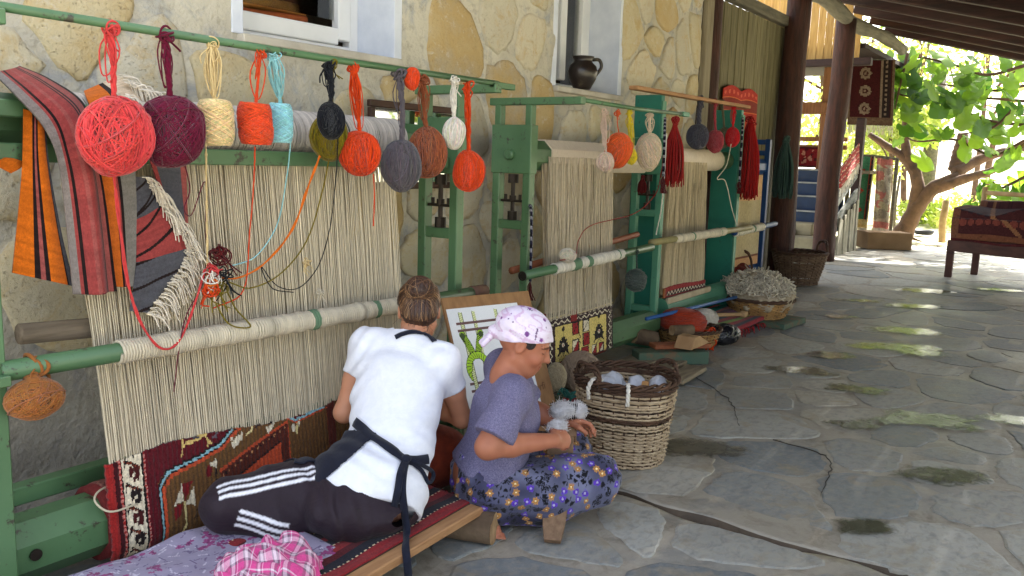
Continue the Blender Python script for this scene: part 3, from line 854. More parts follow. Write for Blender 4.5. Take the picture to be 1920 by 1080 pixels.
wrapped_rod(L1, (1.06, 2.485, .765), (3.27, 2.485, .748), .030, GREEN, .155, .80, (196, 186, 164), 4, 150)
m = MB(); m.tube([(1.20, 2.67, .825), (2.05, 2.67, .775), (2.95, 2.67, .725)], .033, 10); m.obj('shed_stick', GWOOD, L1, smooth=True)
wr = MB(); wr.tube([(3.20, 2.485, .7485), (3.31, 2.485, .7477)], .034, 10); wr.obj('rod_tip', M('rust_wood', srgb(116, 84, 66), srgb(86, 62, 50), rough=.8), L1, smooth=True)
m = MB(); m.tube([(1.02, 2.37, 1.745), (2.2, 2.37, 1.738), (3.22, 2.37, 1.742)], .013, 10); m.obj('hanging_rail', GREEN, L1, smooth=True)
m = MB(); m.box((3.26, 2.372, 1.735), (.17, .03, .028), bev=.003); m.obj('rail_channel', GREEN, L1)

# its carpet
DR, BR, OR, CRM, BLK, LB, RED = srgb(88, 22, 30), srgb(106, 74, 42), srgb(190, 78, 46), srgb(218, 206, 180), srgb(34, 26, 26), srgb(136, 178, 186), srgb(150, 38, 36)
W1 = 2.12; im = Img(W1, .33, .0056, BR); im.Y -= .03
im.rect(1.40, 2.2, -1, 1, srgb(92, 40, 32)); im.rect(1.46, 2.05, -1, 1, BR)
im.rect(0, .035, -1, 1, RED); im.rect(.035, .055, -1, 1, srgb(60, 20, 24))
im.rect(.055, .068, -1, 1, srgb(196, 120, 110))
for k in range(40): im.rect(.055, .068, k * .016, k * .016 + .006, RED)
im.rect(.068, .075, -1, 1, BLK); im.rect(.075, .175, -1, 1, CRM)
def vine(x0, x1, cols_, z0=.0, step=.074, phase=0):
    for k in range(-1, 6):
        z = z0 + k * step; xc = (x0 + x1) / 2; col = cols_[k % 2]
        im.line([(x1 - .012, z + .02), (x0 + .016, z + .052)], .010, srgb(112, 52, 34)); im.line([(x1 - .012, z + .023), (x0 + .016, z + .055)], .004, BLK)
        for dx, dy in ((-.018, .0), (.018, .0), (0, .014), (0, -.014), (-.014, .014), (.014, -.012), (.016, .013)): im.disc(xc + dx + .008, z + dy + .005, .011, BLK if col else srgb(70, 26, 26))
        im.disc(xc + .008, z + .005, .006, CRM); im.line([(x0 + .01, z + .03), (x0 + .02, z + .06)], .007, BLK)
vine(.075, .175, (1, 0), .02)
im.rect(.175, .183, -1, 1, BLK); im.rect(.183, .196, -1, 1, srgb(196, 130, 120))
for k in range(40): im.rect(.183, .196, k * .014, k * .014 + .005, RED)
im.rect(.196, .25, -1, 1, DR)
# corner: dark red field bounded by blue and orange lines
corner = [(.25, .0), (.25, .19), (.30, .225), (.50, .245), (.62, .265), (.78, .335), (.196, .335), (.196, 0)]
im.poly(corner, DR)
edge = [(.255, -.01), (.255, .185), (.305, .222), (.50, .243), (.625, .265), (.79, .345)]
off = lambda P, dx, dy: [(x + dx, y + dy) for x, y in P]
im.line(edge, .008, BLK); im.line(off(edge, .009, -.006), .009, LB); im.line(off(edge, .018, -.012), .006, BLK); im.line(off(edge, .028, -.018), .013, OR)
# flowers in the corner
im.line([(.40, .255), (.41, .30), (.395, .32)], .012, srgb(206, 178, 110)); im.line([(.41, .285), (.55, .30)], .010, srgb(206, 178, 110))
im.poly([(.44, .30), (.52, .335), (.56, .33), (.50, .295)], srgb(72, 64, 66)); im.poly([(.55, .262), (.545, .295), (.585, .27)], srgb(206, 178, 110)); im.poly([(.585, .285), (.63, .31), (.62, .285)], srgb(96, 84, 92)); im.poly([(.57, .31), (.64, .327), (.60, .333)], srgb(214, 164, 92))
# small figures on the brown field
def bug(x, y, c, s=1.0):
    for dx, dy, r_ in ((0, 0, .016), (.022, .012, .014), (-.02, -.008, .013), (.034, .024, .009), (-.03, .012, .008)): im.disc(x + dx * s, y + dy * s, r_ * s, c)
im.poly([(.33, .10), (.385, .165), (.385, .105)], CRM); im.poly([(.385, .165), (.45, .165), (.395, .105)], srgb(118, 28, 32)); im.poly([(.40, .09), (.455, .15), (.452, .075), (.43, .085)], CRM); im.poly([(.33, .095), (.385, .10), (.36, .055), (.33, .05)], srgb(118, 28, 32)); im.line([(.392, .10), (.392, .02), (.375, -.01)], .012, srgb(206, 188, 130))
im.line([(.60, .205), (.59, .15), (.60, .10), (.55, .06)], .009, BLK); im.poly([(.55, .20), (.60, .215), (.598, .185)], CRM); im.disc(.55, .178, .02, srgb(110, 26, 32))
for k in range(6): im.line([(.44 + k * .016, .03), (.465 + k * .016, .065)], .006, srgb(70, 50, 32))
bug(.74, .255, CRM); im.line([(.80, .27), (.845, .285), (.85, .325)], .010, srgb(214, 196, 140)); im.line([(.86, .29), (.92, .31)], .008, srgb(58, 40, 36)); bug(.97, .275, CRM, .8); bug(1.0, .315, CRM, .8); im.line([(.96, .30), (.99, .295)], .008, BLK)
# hooked orange medallion to the right
im.poly([(.62, .165), (1.10, .285), (1.10, .0), (.62, 0)], srgb(88, 40, 30)); im.line([(.62, .168), (1.10, .288), (1.10, 0)], .012, OR)
for k in range(24): im.disc(.635 + k * .02, .150 + k * .005, .005, BLK if k % 2 else srgb(196, 140, 92))
im.poly([(.70, .115), (1.04, .205), (1.04, 0), (.70, 0)], OR); im.line([(.70, .12), (1.04, .21), (1.045, 0)], .006, BLK)
im.poly([(.80, .07), (.98, .12), (.98, 0), (.80, 0)], srgb(98, 24, 28))
im.line([(1.16, .22), (1.165, .28)], .012, srgb(206, 188, 130)); im.disc(1.14, .25, .016, CRM); im.poly([(1.17, .27), (1.20, .30), (1.18, .24)], CRM)
im.poly([(1.07, .34), (1.16, .29), (1.30, .31), (1.40, .34)], DR); im.line([(1.05, .335), (1.155, .285), (1.40, .305)], .012, LB); im.line([(1.05, .325), (1.155, .273), (1.40, .293)], .008, OR); bug(1.20, .315, srgb(214, 164, 92), .7)
im.rect(.25, 1.40, .322, .335, srgb(126, 40, 38))
im.soft(.10, 3)
def carpet1_fn(U, V_):
    s = -.06 + V_ * .33           # length up from the front of the roller
    z = np.where(s < .0, .165 + s * .9, .165 + s); y = np.where(s < .0, 2.490 + s * s * 5, 2.490 + .028 * (s / .27))
    x = 1.372 + U * 1.405
    fell = (vnoise(np.stack([U * 40, 0 * U, 0 * U], -1), 4) * .008 + .018 * np.sin(U * 9)) * (V_ ** 6)
    return np.stack([x, y + .0018 * np.sin(U * 500), z - .045 + fell], -1)
cp1 = thing('carpet_in_progress', 'half-woven brown and wine red carpet with cream flowered border on the front loom', 'carpet', (2.0, 2.5, .1))
patch('pile', im, carpet1_fn, WOOL, cp1, thick=.012, pile=.0012)
m = MB(); m.lathe([(.108, 0), (.126, .0), (.128, .05), (.128, 1.38), (.126, 1.40), (.108, 1.40)], (1.375, 2.63, .165), 30, rot=[[0, 0, 1], [1, 0, 0], [0, 1, 0]])
m.obj('rolled_end', M('carpet_back', srgb(120, 40, 38), srgb(92, 30, 32), rough=.95, scale=60, bump=.5, bscale=200), cp1, smooth=True)
m = MB(); m.lathe([(.1285, 0), (.131, .01), (.131, .05), (.1285, .06)], (1.40, 2.63, .165), 30, rot=[[0, 0, 1], [1, 0, 0], [0, 1, 0]]); m.obj('edge_band', M('band_wool', srgb(62, 30, 32), srgb(150, 96, 84), rough=.95, scale=90, bump=.4), cp1, smooth=True)
m = MB(); m.tube(spline([(1.46, 2.50, .24), (1.36, 2.485, .25), (1.33, 2.52, .285), (1.37, 2.56, .30), (1.45, 2.57, .30)], 24), .0035, 6); m.obj('loose_cord', M('cream_cord', srgb(214, 204, 178), srgb(190, 178, 150), rough=.9), cp1, smooth=True)

# ================================================================== second loom: green, narrower warp
L2 = thing('carpet_loom', 'smaller green steel loom with bolt head box and yellow flowered carpet', 'loom', (4.8, 2.8, 0), 'carpet looms along the wall')
metal_post(L2, 3.95, 2.675, 2.885, 1.70, 2.36, GREEN)
metal_post(L2, 5.80, 2.74, 2.945, 1.46, 2.70, JADE)
m = MB(); octo(m, 3.985, 5.77, 2.83, 1.425, .095); m.obj('upper_roller', GREEN, L2)
m = MB(); m.prism([(2.83 + .104 * math.cos(a_), 1.425 + .104 * math.sin(a_)) for a_ in np.arange(8) * math.pi / 4 + .39], 4.28, 5.62, 0); m.obj('wound_cloth', M('raw_cotton', srgb(226, 212, 192), srgb(204, 188, 166), rough=.95, scale=30, stretch=(8, 1, 1), bump=.3, bscale=160), L2)
warp(L2, 4.24, 5.04, 2.735, 1.42, 4.20, 5.02, 2.685, .44, 200, .0025, 11, base=(200, 186, 160), loose=.004)
warp(L2, 4.20, 5.05, 2.76, 1.42, 4.20, 5.03, 2.70, .46, 190, .0025, 12, base=(176, 160, 134), loose=.004)
m = MB(); octo(m, 3.985, 5.80, 2.77, .20, .10); m.obj('lower_roller', GREEN, L2)
wrapped_rod(L2, (3.74, 2.55, .775), (5.33, 2.56, .825), .026, GREEN, .20, .72, (206, 200, 186), 8, 90)
m = MB(); m.lathe([(.027, 0), (.027, .004), (.018, .004), (.018, -.03)], (3.738, 2.55, .775), 14, rot=[[0, 0, -1], [0, 1, 0], [1, 0, 0]]); m.obj('tube_mouth', IRON, L2)
m = MB(); m.tube([(3.93, 2.76, .765), (4.7, 2.78, .82), (5.46, 2.74, .893)], .021, 10); m.obj('shed_stick', BWOOD, L2, smooth=True)
m = MB(); m.tube([(3.95, 2.36, 1.724), (4.6, 2.36, 1.718), (5.30, 2.36, 1.728)], .012, 10); m.obj('hanging_rail', GREEN, L2, smooth=True)
m = MB(); m.box((5.30, 2.362, 1.728), (.10, .035, .03), bev=.003); m.obj('rail_channel', JADE, L2)
YEL, DBR = srgb(212, 190, 112), srgb(58, 40, 40)
W2 = .84; im = Img(W2, .33, .0045, DBR)
im.rect(0, .02, 0, 1, srgb(128, 34, 34)); im.rect(.02, .026, 0, 1, BLK)
im.rect(.115, .755, .0, .245, YEL); im.line([(.115, 0), (.115, .245), (.755, .245), (.755, 0)], .008, BLK)
zig = []
for k in range(12): zig.append((.07 + (.014 if k % 2 else -.014), k * .024))
im.line(zig, .007, CRM); im.line([(2 * .435 - x - .0, y) for x, y in zig], .007, CRM)
im.line([(.09 + k * .034, .262 + (.012 if k % 2 else -.008)) for k in range(21)], .007, CRM)
for k in range(30): im.disc(.035, k * .012, .003, CRM); im.disc(.82, k * .012, .003, CRM)
for k in range(60): im.disc(.04 + k * .0135, .288, .003, CRM)
im.rect(.02, W2, .296, .306, YEL); im.rect(.02, W2, .306, .34, srgb(70, 66, 54)); im.rect(.30, .38, .25, .33, srgb(136, 40, 36))
def flower(x, y, s):
    im.line([(x, y - .07 * s), (x, y + .115 * s)], .008, BLK); im.disc(x, y, .034 * s, BLK)
    for a_ in range(10):
        q = a_ * math.pi / 5; im.disc(x + .042 * s * math.cos(q), y + .042 * s * math.sin(q), .011 * s, BLK)
    for dx in (-1, 1):
        im.poly([(x, y - .03 * s), (x + dx * .07 * s, y - .07 * s), (x + dx * .05 * s, y - .03 * s), (x + dx * .075 * s, y - .01 * s), (x + dx * .04 * s, y - .005 * s)], BLK); im.poly([(x, y - .05 * s), (x + dx * .055 * s, y - .10 * s), (x + dx * .02 * s, y - .06 * s)], srgb(66, 82, 46))
    im.disc(x, y, .015 * s, CRM); im.disc(x, y, .008 * s, srgb(160, 50, 54)); im.disc(x, y + .1 * s, .015 * s, BLK)
flower(.21, .12, 1.0); flower(.655, .14, 1.0)
def sq(x, y, s, c1, c2):
    im.rect(x, x + s, y, y + s, c1); im.poly([(x, y), (x + s, y), (x + s, y + s)], c2); im.line([(x, y), (x + s, y), (x + s, y + s), (x, y + s), (x, y)], .007, BLK); im.line([(x, y), (x + s, y + s)], .005, BLK)
RD2 = srgb(150, 38, 40)
sq(.32, .165, .075, RD2, RD2); sq(.45, .165, .075, CRM, CRM); sq(.32, .055, .075, CRM, RD2); sq(.45, .075, .08, RD2, RD2); sq(.32, -.03, .075, RD2, RD2); sq(.43, -.025, .09, RD2, RD2); sq(.56, .0, .06, CRM, RD2); sq(.655, .0, .06, RD2, CRM); sq(.14, -.05, .07, RD2, CRM)
im.line([(.395, .165), (.42, .14), (.395, .12), (.42, .10)], .007, BLK); im.line([(.45, .165), (.44, .15), (.46, .13), (.45, .12)], .006, srgb(120, 130, 90))
im.soft(.12, 4)
def carpet2_fn(U, V_):
    s = V_ * .33
    return np.stack([4.185 + U * .85, 2.668 + .02 * s / .33 + .0015 * np.sin(U * 300), .145 + s + .008 * np.sin(U * 7 + 1) * V_ ** 5 + vnoise(np.stack([U * 30, 0 * U, 0 * U], -1), 9) * .006 * V_ ** 5], -1)
cp2 = thing('carpet_in_progress', 'small half-woven yellow carpet with black flowers and dark border behind the basket', 'carpet', (4.6, 2.66, .1))
patch('pile', im, carpet2_fn, WOOL, cp2, thick=.012, pile=.0012)
m = MB(); m.lathe([(.10, 0), (.115, 0), (.116, .04), (.116, .80), (.115, .85), (.10, .85)], (4.185, 2.79, .20), 26, rot=[[0, 0, 1], [1, 0, 0], [0, 1, 0]]); m.obj('rolled_end', M('carpet_back', None), cp2, smooth=True)

# ================================================================== third loom: teal plank posts
L3 = thing('carpet_loom', 'teal painted wooden loom with plank posts and a just begun red carpet', 'loom', (6.7, 2.9, 0), 'carpet looms along the wall')
for x, yf, yb, zt in ((5.985, 2.845, 3.07, 1.915), (7.50, 2.78, 3.03, 1.90)):
    m = MB(); m.box((x, (yf + yb) / 2, zt / 2), (.06, yb - yf, zt), bev=.006); m.obj('plank_post', TEAL, L3)
    m = MB(); m.box((x, yf - .009, zt / 2 - .02), (.062, .012, zt - .05), bev=.003); m.obj('lit_edge', JADE, L3)  # lighter strip paints in the lit front edge of the teal plank
m = MB(); m.tube([(6.02, 2.90, 1.44), (6.8, 2.90, 1.44), (7.47, 2.90, 1.445)], .080, 16); m.obj('upper_roller', GREEN, L3, smooth=True)
m = MB(); m.tube([(6.06, 2.90, 1.44), (6.7, 2.90, 1.44), (7.22, 2.90, 1.443)], .092, 18); m.obj('wound_cloth', M('raw_cotton', None), L3, smooth=True)
warp(L3, 6.10, 6.83, 2.815, 1.42, 6.03, 6.86, 2.785, .38, 160, .0026, 21, base=(196, 180, 148), loose=.003)
warp(L3, 6.10, 6.83, 2.84, 1.42, 6.03, 6.86, 2.80, .38, 140, .0026, 22, base=(172, 154, 122), loose=.003)
m = MB(); m.tube([(6.02, 2.80, .27), (6.6, 2.80, .27), (7.42, 2.79, .275)], .085, 14); m.obj('lower_roller', JADE, L3, smooth=False)
m = MB(); m.bar((6.03, 2.74, .335), (6.88, 2.735, .345), .03, .05, bev=.008); m.obj('batten', M('pale_batten', srgb(196, 180, 154), srgb(160, 144, 120), rough=.85), L3)
m = MB(); m.bar((6.02, 2.84, .06), (7.47, 2.80, .06), .08, .12, bev=.006); m.obj('base_beam', TEAL, L3)
wrapped_rod(L3, (5.40, 2.60, .848), (7.42, 2.60, .86), .024, M('cane_rod', srgb(150, 140, 92), srgb(120, 112, 76), rough=.6), .20, .68, (204, 194, 172), 15, 80)
m = MB(); m.bar((5.30, 2.75, 1.91), (7.53, 2.755, 1.925), .07, .028, bev=.004); m.obj('hanging_batten', WOOD, L3)
im = Img(.84, .075, .005, srgb(140, 34, 34)); im.rect(0, .03, 0, 1, srgb(150, 90, 50)); im.rect(.05, .84, .012, .045, DBR)
im.line([(.06 + k * .03, .029 + (.012 if k % 2 else -.012)) for k in range(27)], .007, CRM); im.soft(.1, 6)
cp3 = patch('carpet_in_progress', im, lambda U, V_: np.stack([6.03 + U * .83, 2.768 + 0 * U, .355 + V_ * .075 + .01 * np.sin(U * 5) * V_], -1), WOOL, thick=.012, pile=.001)
tag(cp3, 'narrow red strip of carpet just begun on the teal loom', 'carpet')

# ================================================================== fourth loom: blue
L4 = thing('carpet_loom', 'blue painted loom at the far end before the log post', 'loom', (8.6, 3.0, 0), 'carpet looms along the wall')
for y in (2.90, 3.08):
    m = MB(); m.box((8.62, y, .84), (.055, .05, 1.68), bev=.004); m.obj('leg', BLUE, L4)
for z in (1.65, 1.54, 1.05, .42):
    m = MB(); m.box((8.62, 2.99, z), (.05, .13, .05), bev=.003); m.obj('crossbar', BLUE, L4)
for y in (2.92, 3.08):
    m = MB(); m.box((7.72, y, .8), (.05, .05, 1.6), bev=.004); m.obj('leg', BLUE, L4)
m = MB(); octo(m, 7.75, 8.66, 2.97, 1.40, .085); m.obj('upper_roller', BLUE, L4)
m = MB(); octo(m, 7.75, 8.59, 2.97, .35, .07); m.obj('lower_roller', BLUE, L4)
im = Img(.66, .86, .02, srgb(176, 160, 122)); im.rect(0, 1, .62, 1, srgb(200, 162, 118)); im.rect(0, 1, 0, .09, srgb(188, 142, 96)); im.rect(0, 1, .085, .1, srgb(110, 64, 44)); im.soft(.05, 2)
patch('cotton_web', im, lambda U, V_: np.stack([7.82 + U * .68, 2.885 + .02 * np.sin(U * 9) * V_, .42 + V_ * .90], -1), FLATW, L4, thick=.008)
wrapped_rod(L4, (7.40, 2.75, .80), (8.56, 2.75, .832), .026, BLUE, .03, .66, (206, 200, 184), 18, 50)
# ------------------------------------------------------------------ yarn
def yarn_mat(name, c, k=.78):
    return M('yarn_' + name, c, scl(c, k), rough=.95, scale=55, detail=3, bump=.35, bscale=420, bdist=.0015, spec=.12, sheen=.12)
def yarn_vmat(name):
    return M('spun_' + name, None, attr=True, rough=.95, scale=70, detail=3, var=.16, bump=.35, bscale=420, bdist=.0015, spec=.12, sheen=.2)
def yarn_cols(col, ncore, nloop, per, g):
    lot = np.array(col)[None] * (1 + g.normal(0, .13, (nloop, 1))); lot *= 1 + .06 * g.normal(0, 1, (nloop, 3))
    return np.clip(np.concatenate([np.tile(np.array(col) * .92, (ncore, 1)), np.repeat(lot, per, 0)]), 0, 1)
def pdepth(p): return float((np.asarray(p) - _c) @ _f)

def ell_core(c, rx, ry, rz, cyl=False, nu=20, nv=12, k=.95):
    prof = []
    for i in range(nv + 1):
        th = math.pi * i / nv - math.pi / 2
        if cyl: r_, z_ = max(.02, abs(math.cos(th)) ** .45), math.copysign(abs(math.sin(th)) ** .8, math.sin(th))
        else: r_, z_ = max(.02, math.cos(th)), math.sin(th)
        prof.append((r_, z_))
    a = np.arange(nu) * 2 * math.pi / nu
    V = np.concatenate([np.stack([r_ * np.cos(a) * rx * k, r_ * np.sin(a) * ry * k, np.full(nu, z_ * rz * k)], 1) for r_, z_ in prof]) + c
    F = np.array([(i * nu + j, i * nu + (j + 1) % nu, (i + 1) * nu + (j + 1) % nu, (i + 1) * nu + j) for i in range(nv) for j in range(nu)])
    return V, F
def wound(c, rx, ry, rz, style, n, sr, g):
    """closed loops of yarn lying on an ellipsoid; returns V,F"""
    N = 26; t = np.linspace(0, 2 * math.pi, N, endpoint=False)[None, :, None]
    if style == 'cyl':
        L = []
        for i in range(n):
            turns = g.integers(2, 4); NN = 30
            f = np.linspace(0, 1, NN); zz = np.sin(f * 2 * math.pi * 1.0 + g.uniform(0, 6.3)) * .92
            a = f * 2 * math.pi * turns + g.uniform(0, 6.3)
            rr = (1 - .30 * np.abs(zz) ** 5) * (1 + g.normal(0, .012))
            L.append(np.stack([rx * rr * np.cos(a), ry * rr * np.sin(a), rz * zz], 1))
        P = np.stack(L)
        V, F = tubes(P + c, sr, 3, True, nrm=P / np.linalg.norm(P, axis=2, keepdims=True))
        return V, F
    az = g.uniform(0, 2 * math.pi, n)
    tilt = {'ball': g.normal(0, .7, n), 'meridian': g.normal(0, .22, n), 'flat': math.pi / 2 + g.normal(0, .25, n), 'diag': .6 + g.normal(0, .25, n)}[style]
    nn = np.stack([np.cos(az) * np.cos(tilt), np.sin(az) * np.cos(tilt), np.sin(tilt)], 1)
    if style == 'ball':     # bunches wound the same way
        nb = 7; base = g.normal(0, 1, (nb, 3)) * np.array([1, 1, .38]); base /= np.linalg.norm(base, axis=1, keepdims=True)
        nn = base[g.integers(0, nb, n)] + g.normal(0, .10, (n, 3)); nn /= np.linalg.norm(nn, axis=1, keepdims=True)
    ref = np.where(np.abs(nn[:, 2:3]) > .8, [[1., 0, 0]], [[0, 0, 1.]])
    e1 = np.cross(nn, ref); e1 /= np.linalg.norm(e1, axis=1, keepdims=True); e2 = np.cross(nn, e1)
    d = np.clip(g.normal(0, .42 if style == 'ball' else .28, n), -.85, .85)[:, None, None]
    U = np.sqrt(1 - d * d) * (np.cos(t) * e1[:, None] + np.sin(t) * e2[:, None]) + d * nn[:, None]
    k = 1 + np.abs(g.normal(0, .034, (n, 1, 1))) + .012 * np.sin(t * 2 + g.uniform(0, 6, (n, 1, 1)))
    P = U * k * np.array([rx, ry, rz])
    return tubes(P + c, sr, 3, True, nrm=U)

def merge(parts):
    Vs, Fs, n = [], [], 0
    for V, F in parts:
        Vs.append(V); Fs.append(np.asarray(F) + n); n += len(V)
    return np.concatenate(Vs), np.concatenate(Fs)

def strand(parent, pts, r, mat, name='hanging_strand', twist=2, n=30, seed=0, spread=.6):
    g = np.random.default_rng(seed); P = spline(pts, n); out = []
    for k in range(twist):
        ph = 2 * math.pi * k / max(1, twist); q = np.linspace(0, 22, n) + ph
        w = spread * r * (1 if twist > 1 else 0) * (1 + .3 * np.sin(np.linspace(0, 5, n) + seed))
        out.append(P + np.column_stack([np.cos(q) * w, np.sin(q) * w, np.zeros(n)]) + g.normal(0, r * .12, (n, 3)))
    V, F = tubes(np.stack(out), r / (1 if twist == 1 else 1.25), 5)
    return link(name, mesh_np(name, V, F), mat, parent, smooth=True)

def knot(parent, c, s, mat, seed, n=7, sr=.0028, tails=2, name='knot'):
    g = np.random.default_rng(seed); L = []
    t = np.linspace(0, 2 * math.pi, 16, endpoint=False)[:, None]
    for i in range(n):
        a, b_ = g.normal(0, 1, 3), g.normal(0, 1, 3); a /= np.linalg.norm(a); b_ -= a * (a @ b_); b_ /= np.linalg.norm(b_)
        L.append(np.asarray(c) + g.normal(0, s * .22, 3) + s * g.uniform(.6, 1.05) * (np.cos(t) * a * g.uniform(.5, 1) + np.sin(t) * b_))
    V, F = tubes(np.stack(L), sr, 4, True)
    parts = [(V, F)]
    for i in range(tails):
        e = np.asarray(c) + np.array([g.normal(0, s * 1.2), g.normal(0, s * .6), -s * g.uniform(1.4, 3)])
        parts.append(tubes(spline([c, (np.asarray(c) + e) / 2 + g.normal(0, s * .5, 3), e], 10)[None], sr, 4))
    V, F = merge(parts)
    return link(name, mesh_np(name, V, F), mat, parent, smooth=True)

def yarn_ball(px, py, rxp, ryp, Y, col, cname, label, style='ball', rail=None, n=130, sr=None, strand_r=.006, bundle=0, seed=0, group='yarn balls hung from the front loom rail', tie=None, ties=3, name='yarn_ball', flat=1.0):
    g = np.random.default_rng(seed + 100)
    c = aY(px, py, Y); d = pdepth(c); k = d / FPX; rx, rz_ = rxp * k, ryp * k
    m = yarn_mat(cname, col)
    sr = sr or max(.0019, min(.0046, rx * .036)); n = int(n * .8)
    th = thing(name, label, 'yarn ball', c, group)
    core, wd_ = ell_core(c, rx, rx * flat, rz_, style == 'cyl'), wound(c, rx * .985, rx * flat * .985, rz_ * .985, style, n, sr, g)
    V, F = merge([core, wd_])
    sag = 1 + .11 * vnoise(V - c, seed, .8 / max(rx, .03)) ; V = c + (V - c) * np.asarray(sag)[:, None]     # hand-wound, never quite round
    link('wound_yarn', mesh_np('wound_yarn', V, F, cols=yarn_cols(col, len(core[0]), n, len(wd_[0]) // n, g)), yarn_vmat(cname), th, smooth=True)
    if rail is not None:
        top = aY(rail[0], rail[1], rail[2] if len(rail) > 2 else Y)
        neck = c + np.array([0, 0, rz_ * .93])
        mid = (top + neck) / 2 + g.normal(0, .004, 3)
        strand(th, [top + np.array([0, 0, .008]), mid, neck, neck - np.array([0, 0, rz_ * .12])], strand_r, m, twist=ties, seed=seed)
        knot(th, top, .016 + strand_r, m, seed + 3, n=9, sr=max(.0022, strand_r * .45))
        if bundle:      # the skein end knotted into a drooping bunch
            nb = int(bundle); L = []
            for i in range(nb):
                h = g.uniform(.35, .9); w = g.uniform(.012, .028)
                a0 = top + g.normal(0, .006, 3); b0 = top + (neck - top) * h + g.normal(0, .005, 3)
                ang = g.uniform(0, 6.3); side = np.array([math.cos(ang), math.sin(ang), 0]) * w
                L.append(spline([a0, a0 * .6 + b0 * .4 + side, b0 + side * .6, b0 - side * .2, a0 * .5 + b0 * .5 - side, a0], 18))
            V, F = tubes(np.stack(L), .0024, 4)
            link('yarn_bunch', mesh_np('yarn_bunch', V, F), m, th, smooth=True)
    return th

YR = 2.37
CORAL, BURG, CREAM, ORNG, SKY, OLIVE, BLACK, OR2, GREY, BROWN, WHT = [srgb(*c) for c in ((206, 66, 66), (98, 18, 46), (222, 198, 146), (216, 74, 34), (150, 208, 216), (118, 104, 18), (22, 24, 30), (214, 68, 20), (92, 86, 92), (150, 84, 54), (226, 220, 208))]
yarn_ball(216, 255, 62, 71, YR, CORAL, 'coral', 'big coral pink yarn ball, nearest on the front rail', 'ball', (206, 52), 190, strand_r=.007, bundle=3, seed=1)
yarn_ball(321, 247, 56, 66, YR, BURG, 'burgundy', 'burgundy yarn ball hanging beside the coral one', 'diag', (309, 68), 180, strand_r=.0085, bundle=3, seed=2)
yarn_ball(403, 231, 35, 46, YR, CREAM, 'cream', 'cream cross-wound yarn cone with a thick knotted bunch', 'cyl', (397, 84), 70, strand_r=.005, bundle=16, seed=3)
yarn_ball(480, 232, 31, 40, YR, ORNG, 'orange', 'orange cross-wound yarn cone beside the pale blue one', 'cyl', (489, 100), 70, strand_r=.004, bundle=3, seed=4)
yarn_ball(526, 231, 23, 40, YR + .05, SKY, 'sky', 'pale blue cross-wound yarn cone behind the orange cone', 'cyl', (512, 104, YR), 60, strand_r=.005, bundle=12, seed=5)
yarn_ball(618, 258, 35, 40, YR + .08, OLIVE, 'olive', 'olive green yarn ball half hidden behind the black one', 'meridian', (622, 122, YR), 130, strand_r=.004, seed=6)
yarn_ball(620, 226, 25, 31, YR - .05, BLACK, 'black', 'small black yarn ball in front of the olive one', 'meridian', (616, 122, YR), 90, strand_r=.008, bundle=6, seed=7)
yarn_ball(674, 287, 37, 42, YR, OR2, 'vivid', 'vivid orange yarn ball with knotted bunch, next to the olive one', 'meridian', (663, 128), 130, strand_r=.007, bundle=14, seed=8)
yarn_ball(753, 313, 34, 48, YR, GREY, 'slate', 'slate grey egg-shaped yarn ball', 'meridian', (748, 140), 130, strand_r=.010, bundle=2, seed=9)
yarn_ball(799, 287, 36, 43, YR + .07, BROWN, 'brown', 'rust brown fuzzy yarn ball behind the grey one', 'meridian', (793, 148, YR), 130, strand_r=.008, bundle=8, seed=10)
yarn_ball(773, 148, 13, 20, YR - .03, OR2, 'vivid', 'small tangled orange yarn wad tied directly on the rail', 'ball', None, 60, seed=11)
yarn_ball(851, 250, 20, 29, YR - .01, WHT, 'white', 'small white pear-shaped yarn ball on the front rail', 'meridian', (852, 152), 90, strand_r=.007, bundle=3, seed=12)
yarn_ball(878, 321, 28, 36, YR - .04, OR2, 'vivid', 'orange yarn ball hanging lowest, farthest on the front rail', 'meridian', (876, 162, YR), 120, strand_r=.008, bundle=4, seed=13)

G2 = 'yarn balls hung from the second loom rail'
yarn_ball(1135, 304, 16, 18, 2.30, srgb(214, 186, 166), 'blush', 'small blush yarn ball with a long pale skein end', 'ball', (1134, 212, 2.36), 80, strand_r=.006, bundle=8, seed=21, group=G2)
yarn_ball(1159, 281, 24, 33, 2.36, srgb(222, 96, 44), 'tangerine', 'tangerine yarn ball on the second rail', 'ball', (1158, 212), 110, strand_r=.003, seed=22, group=G2)
yarn_ball(1184, 294, 10, 14, 2.42, srgb(222, 200, 50), 'yellow', 'small yellow yarn ball behind the tangerine one', 'ball', (1180, 212, 2.36), 60, strand_r=.006, bundle=6, seed=23, group=G2)
yarn_ball(1217, 283, 23, 33, 2.36, srgb(206, 186, 160), 'oat', 'oat coloured yarn ball on the second rail', 'ball', (1219, 216), 110, strand_r=.007, bundle=5, seed=24, group=G2)
G3 = 'yarn balls hung from the teal loom batten'
yarn_ball(1309, 256, 20, 21, 2.72, srgb(74, 72, 82), 'charcoal', 'charcoal round yarn ball on the wooden batten', 'ball', (1314, 186, 2.75), 90, strand_r=.014, bundle=4, seed=31, group=G3)
yarn_ball(1341, 266, 15, 20, 2.70, srgb(160, 62, 70), 'rose', 'dusty rose yarn ball on the wooden batten', 'diag', (1341, 192, 2.75), 80, strand_r=.008, seed=32, group=G3)
yarn_ball(1357, 259, 13, 18, 2.80, srgb(92, 92, 70), 'moss', 'moss green yarn ball behind the rose one', 'diag', (1352, 192, 2.75), 70, strand_r=.008, seed=33, group=G3)
yarn_ball(1373, 257, 14, 18, 2.72, srgb(196, 34, 40), 'scarlet', 'scarlet yarn ball nearest the plank post end of the batten', 'ball', (1376, 200, 2.75), 80, strand_r=.007, bundle=6, seed=34, group=G3)
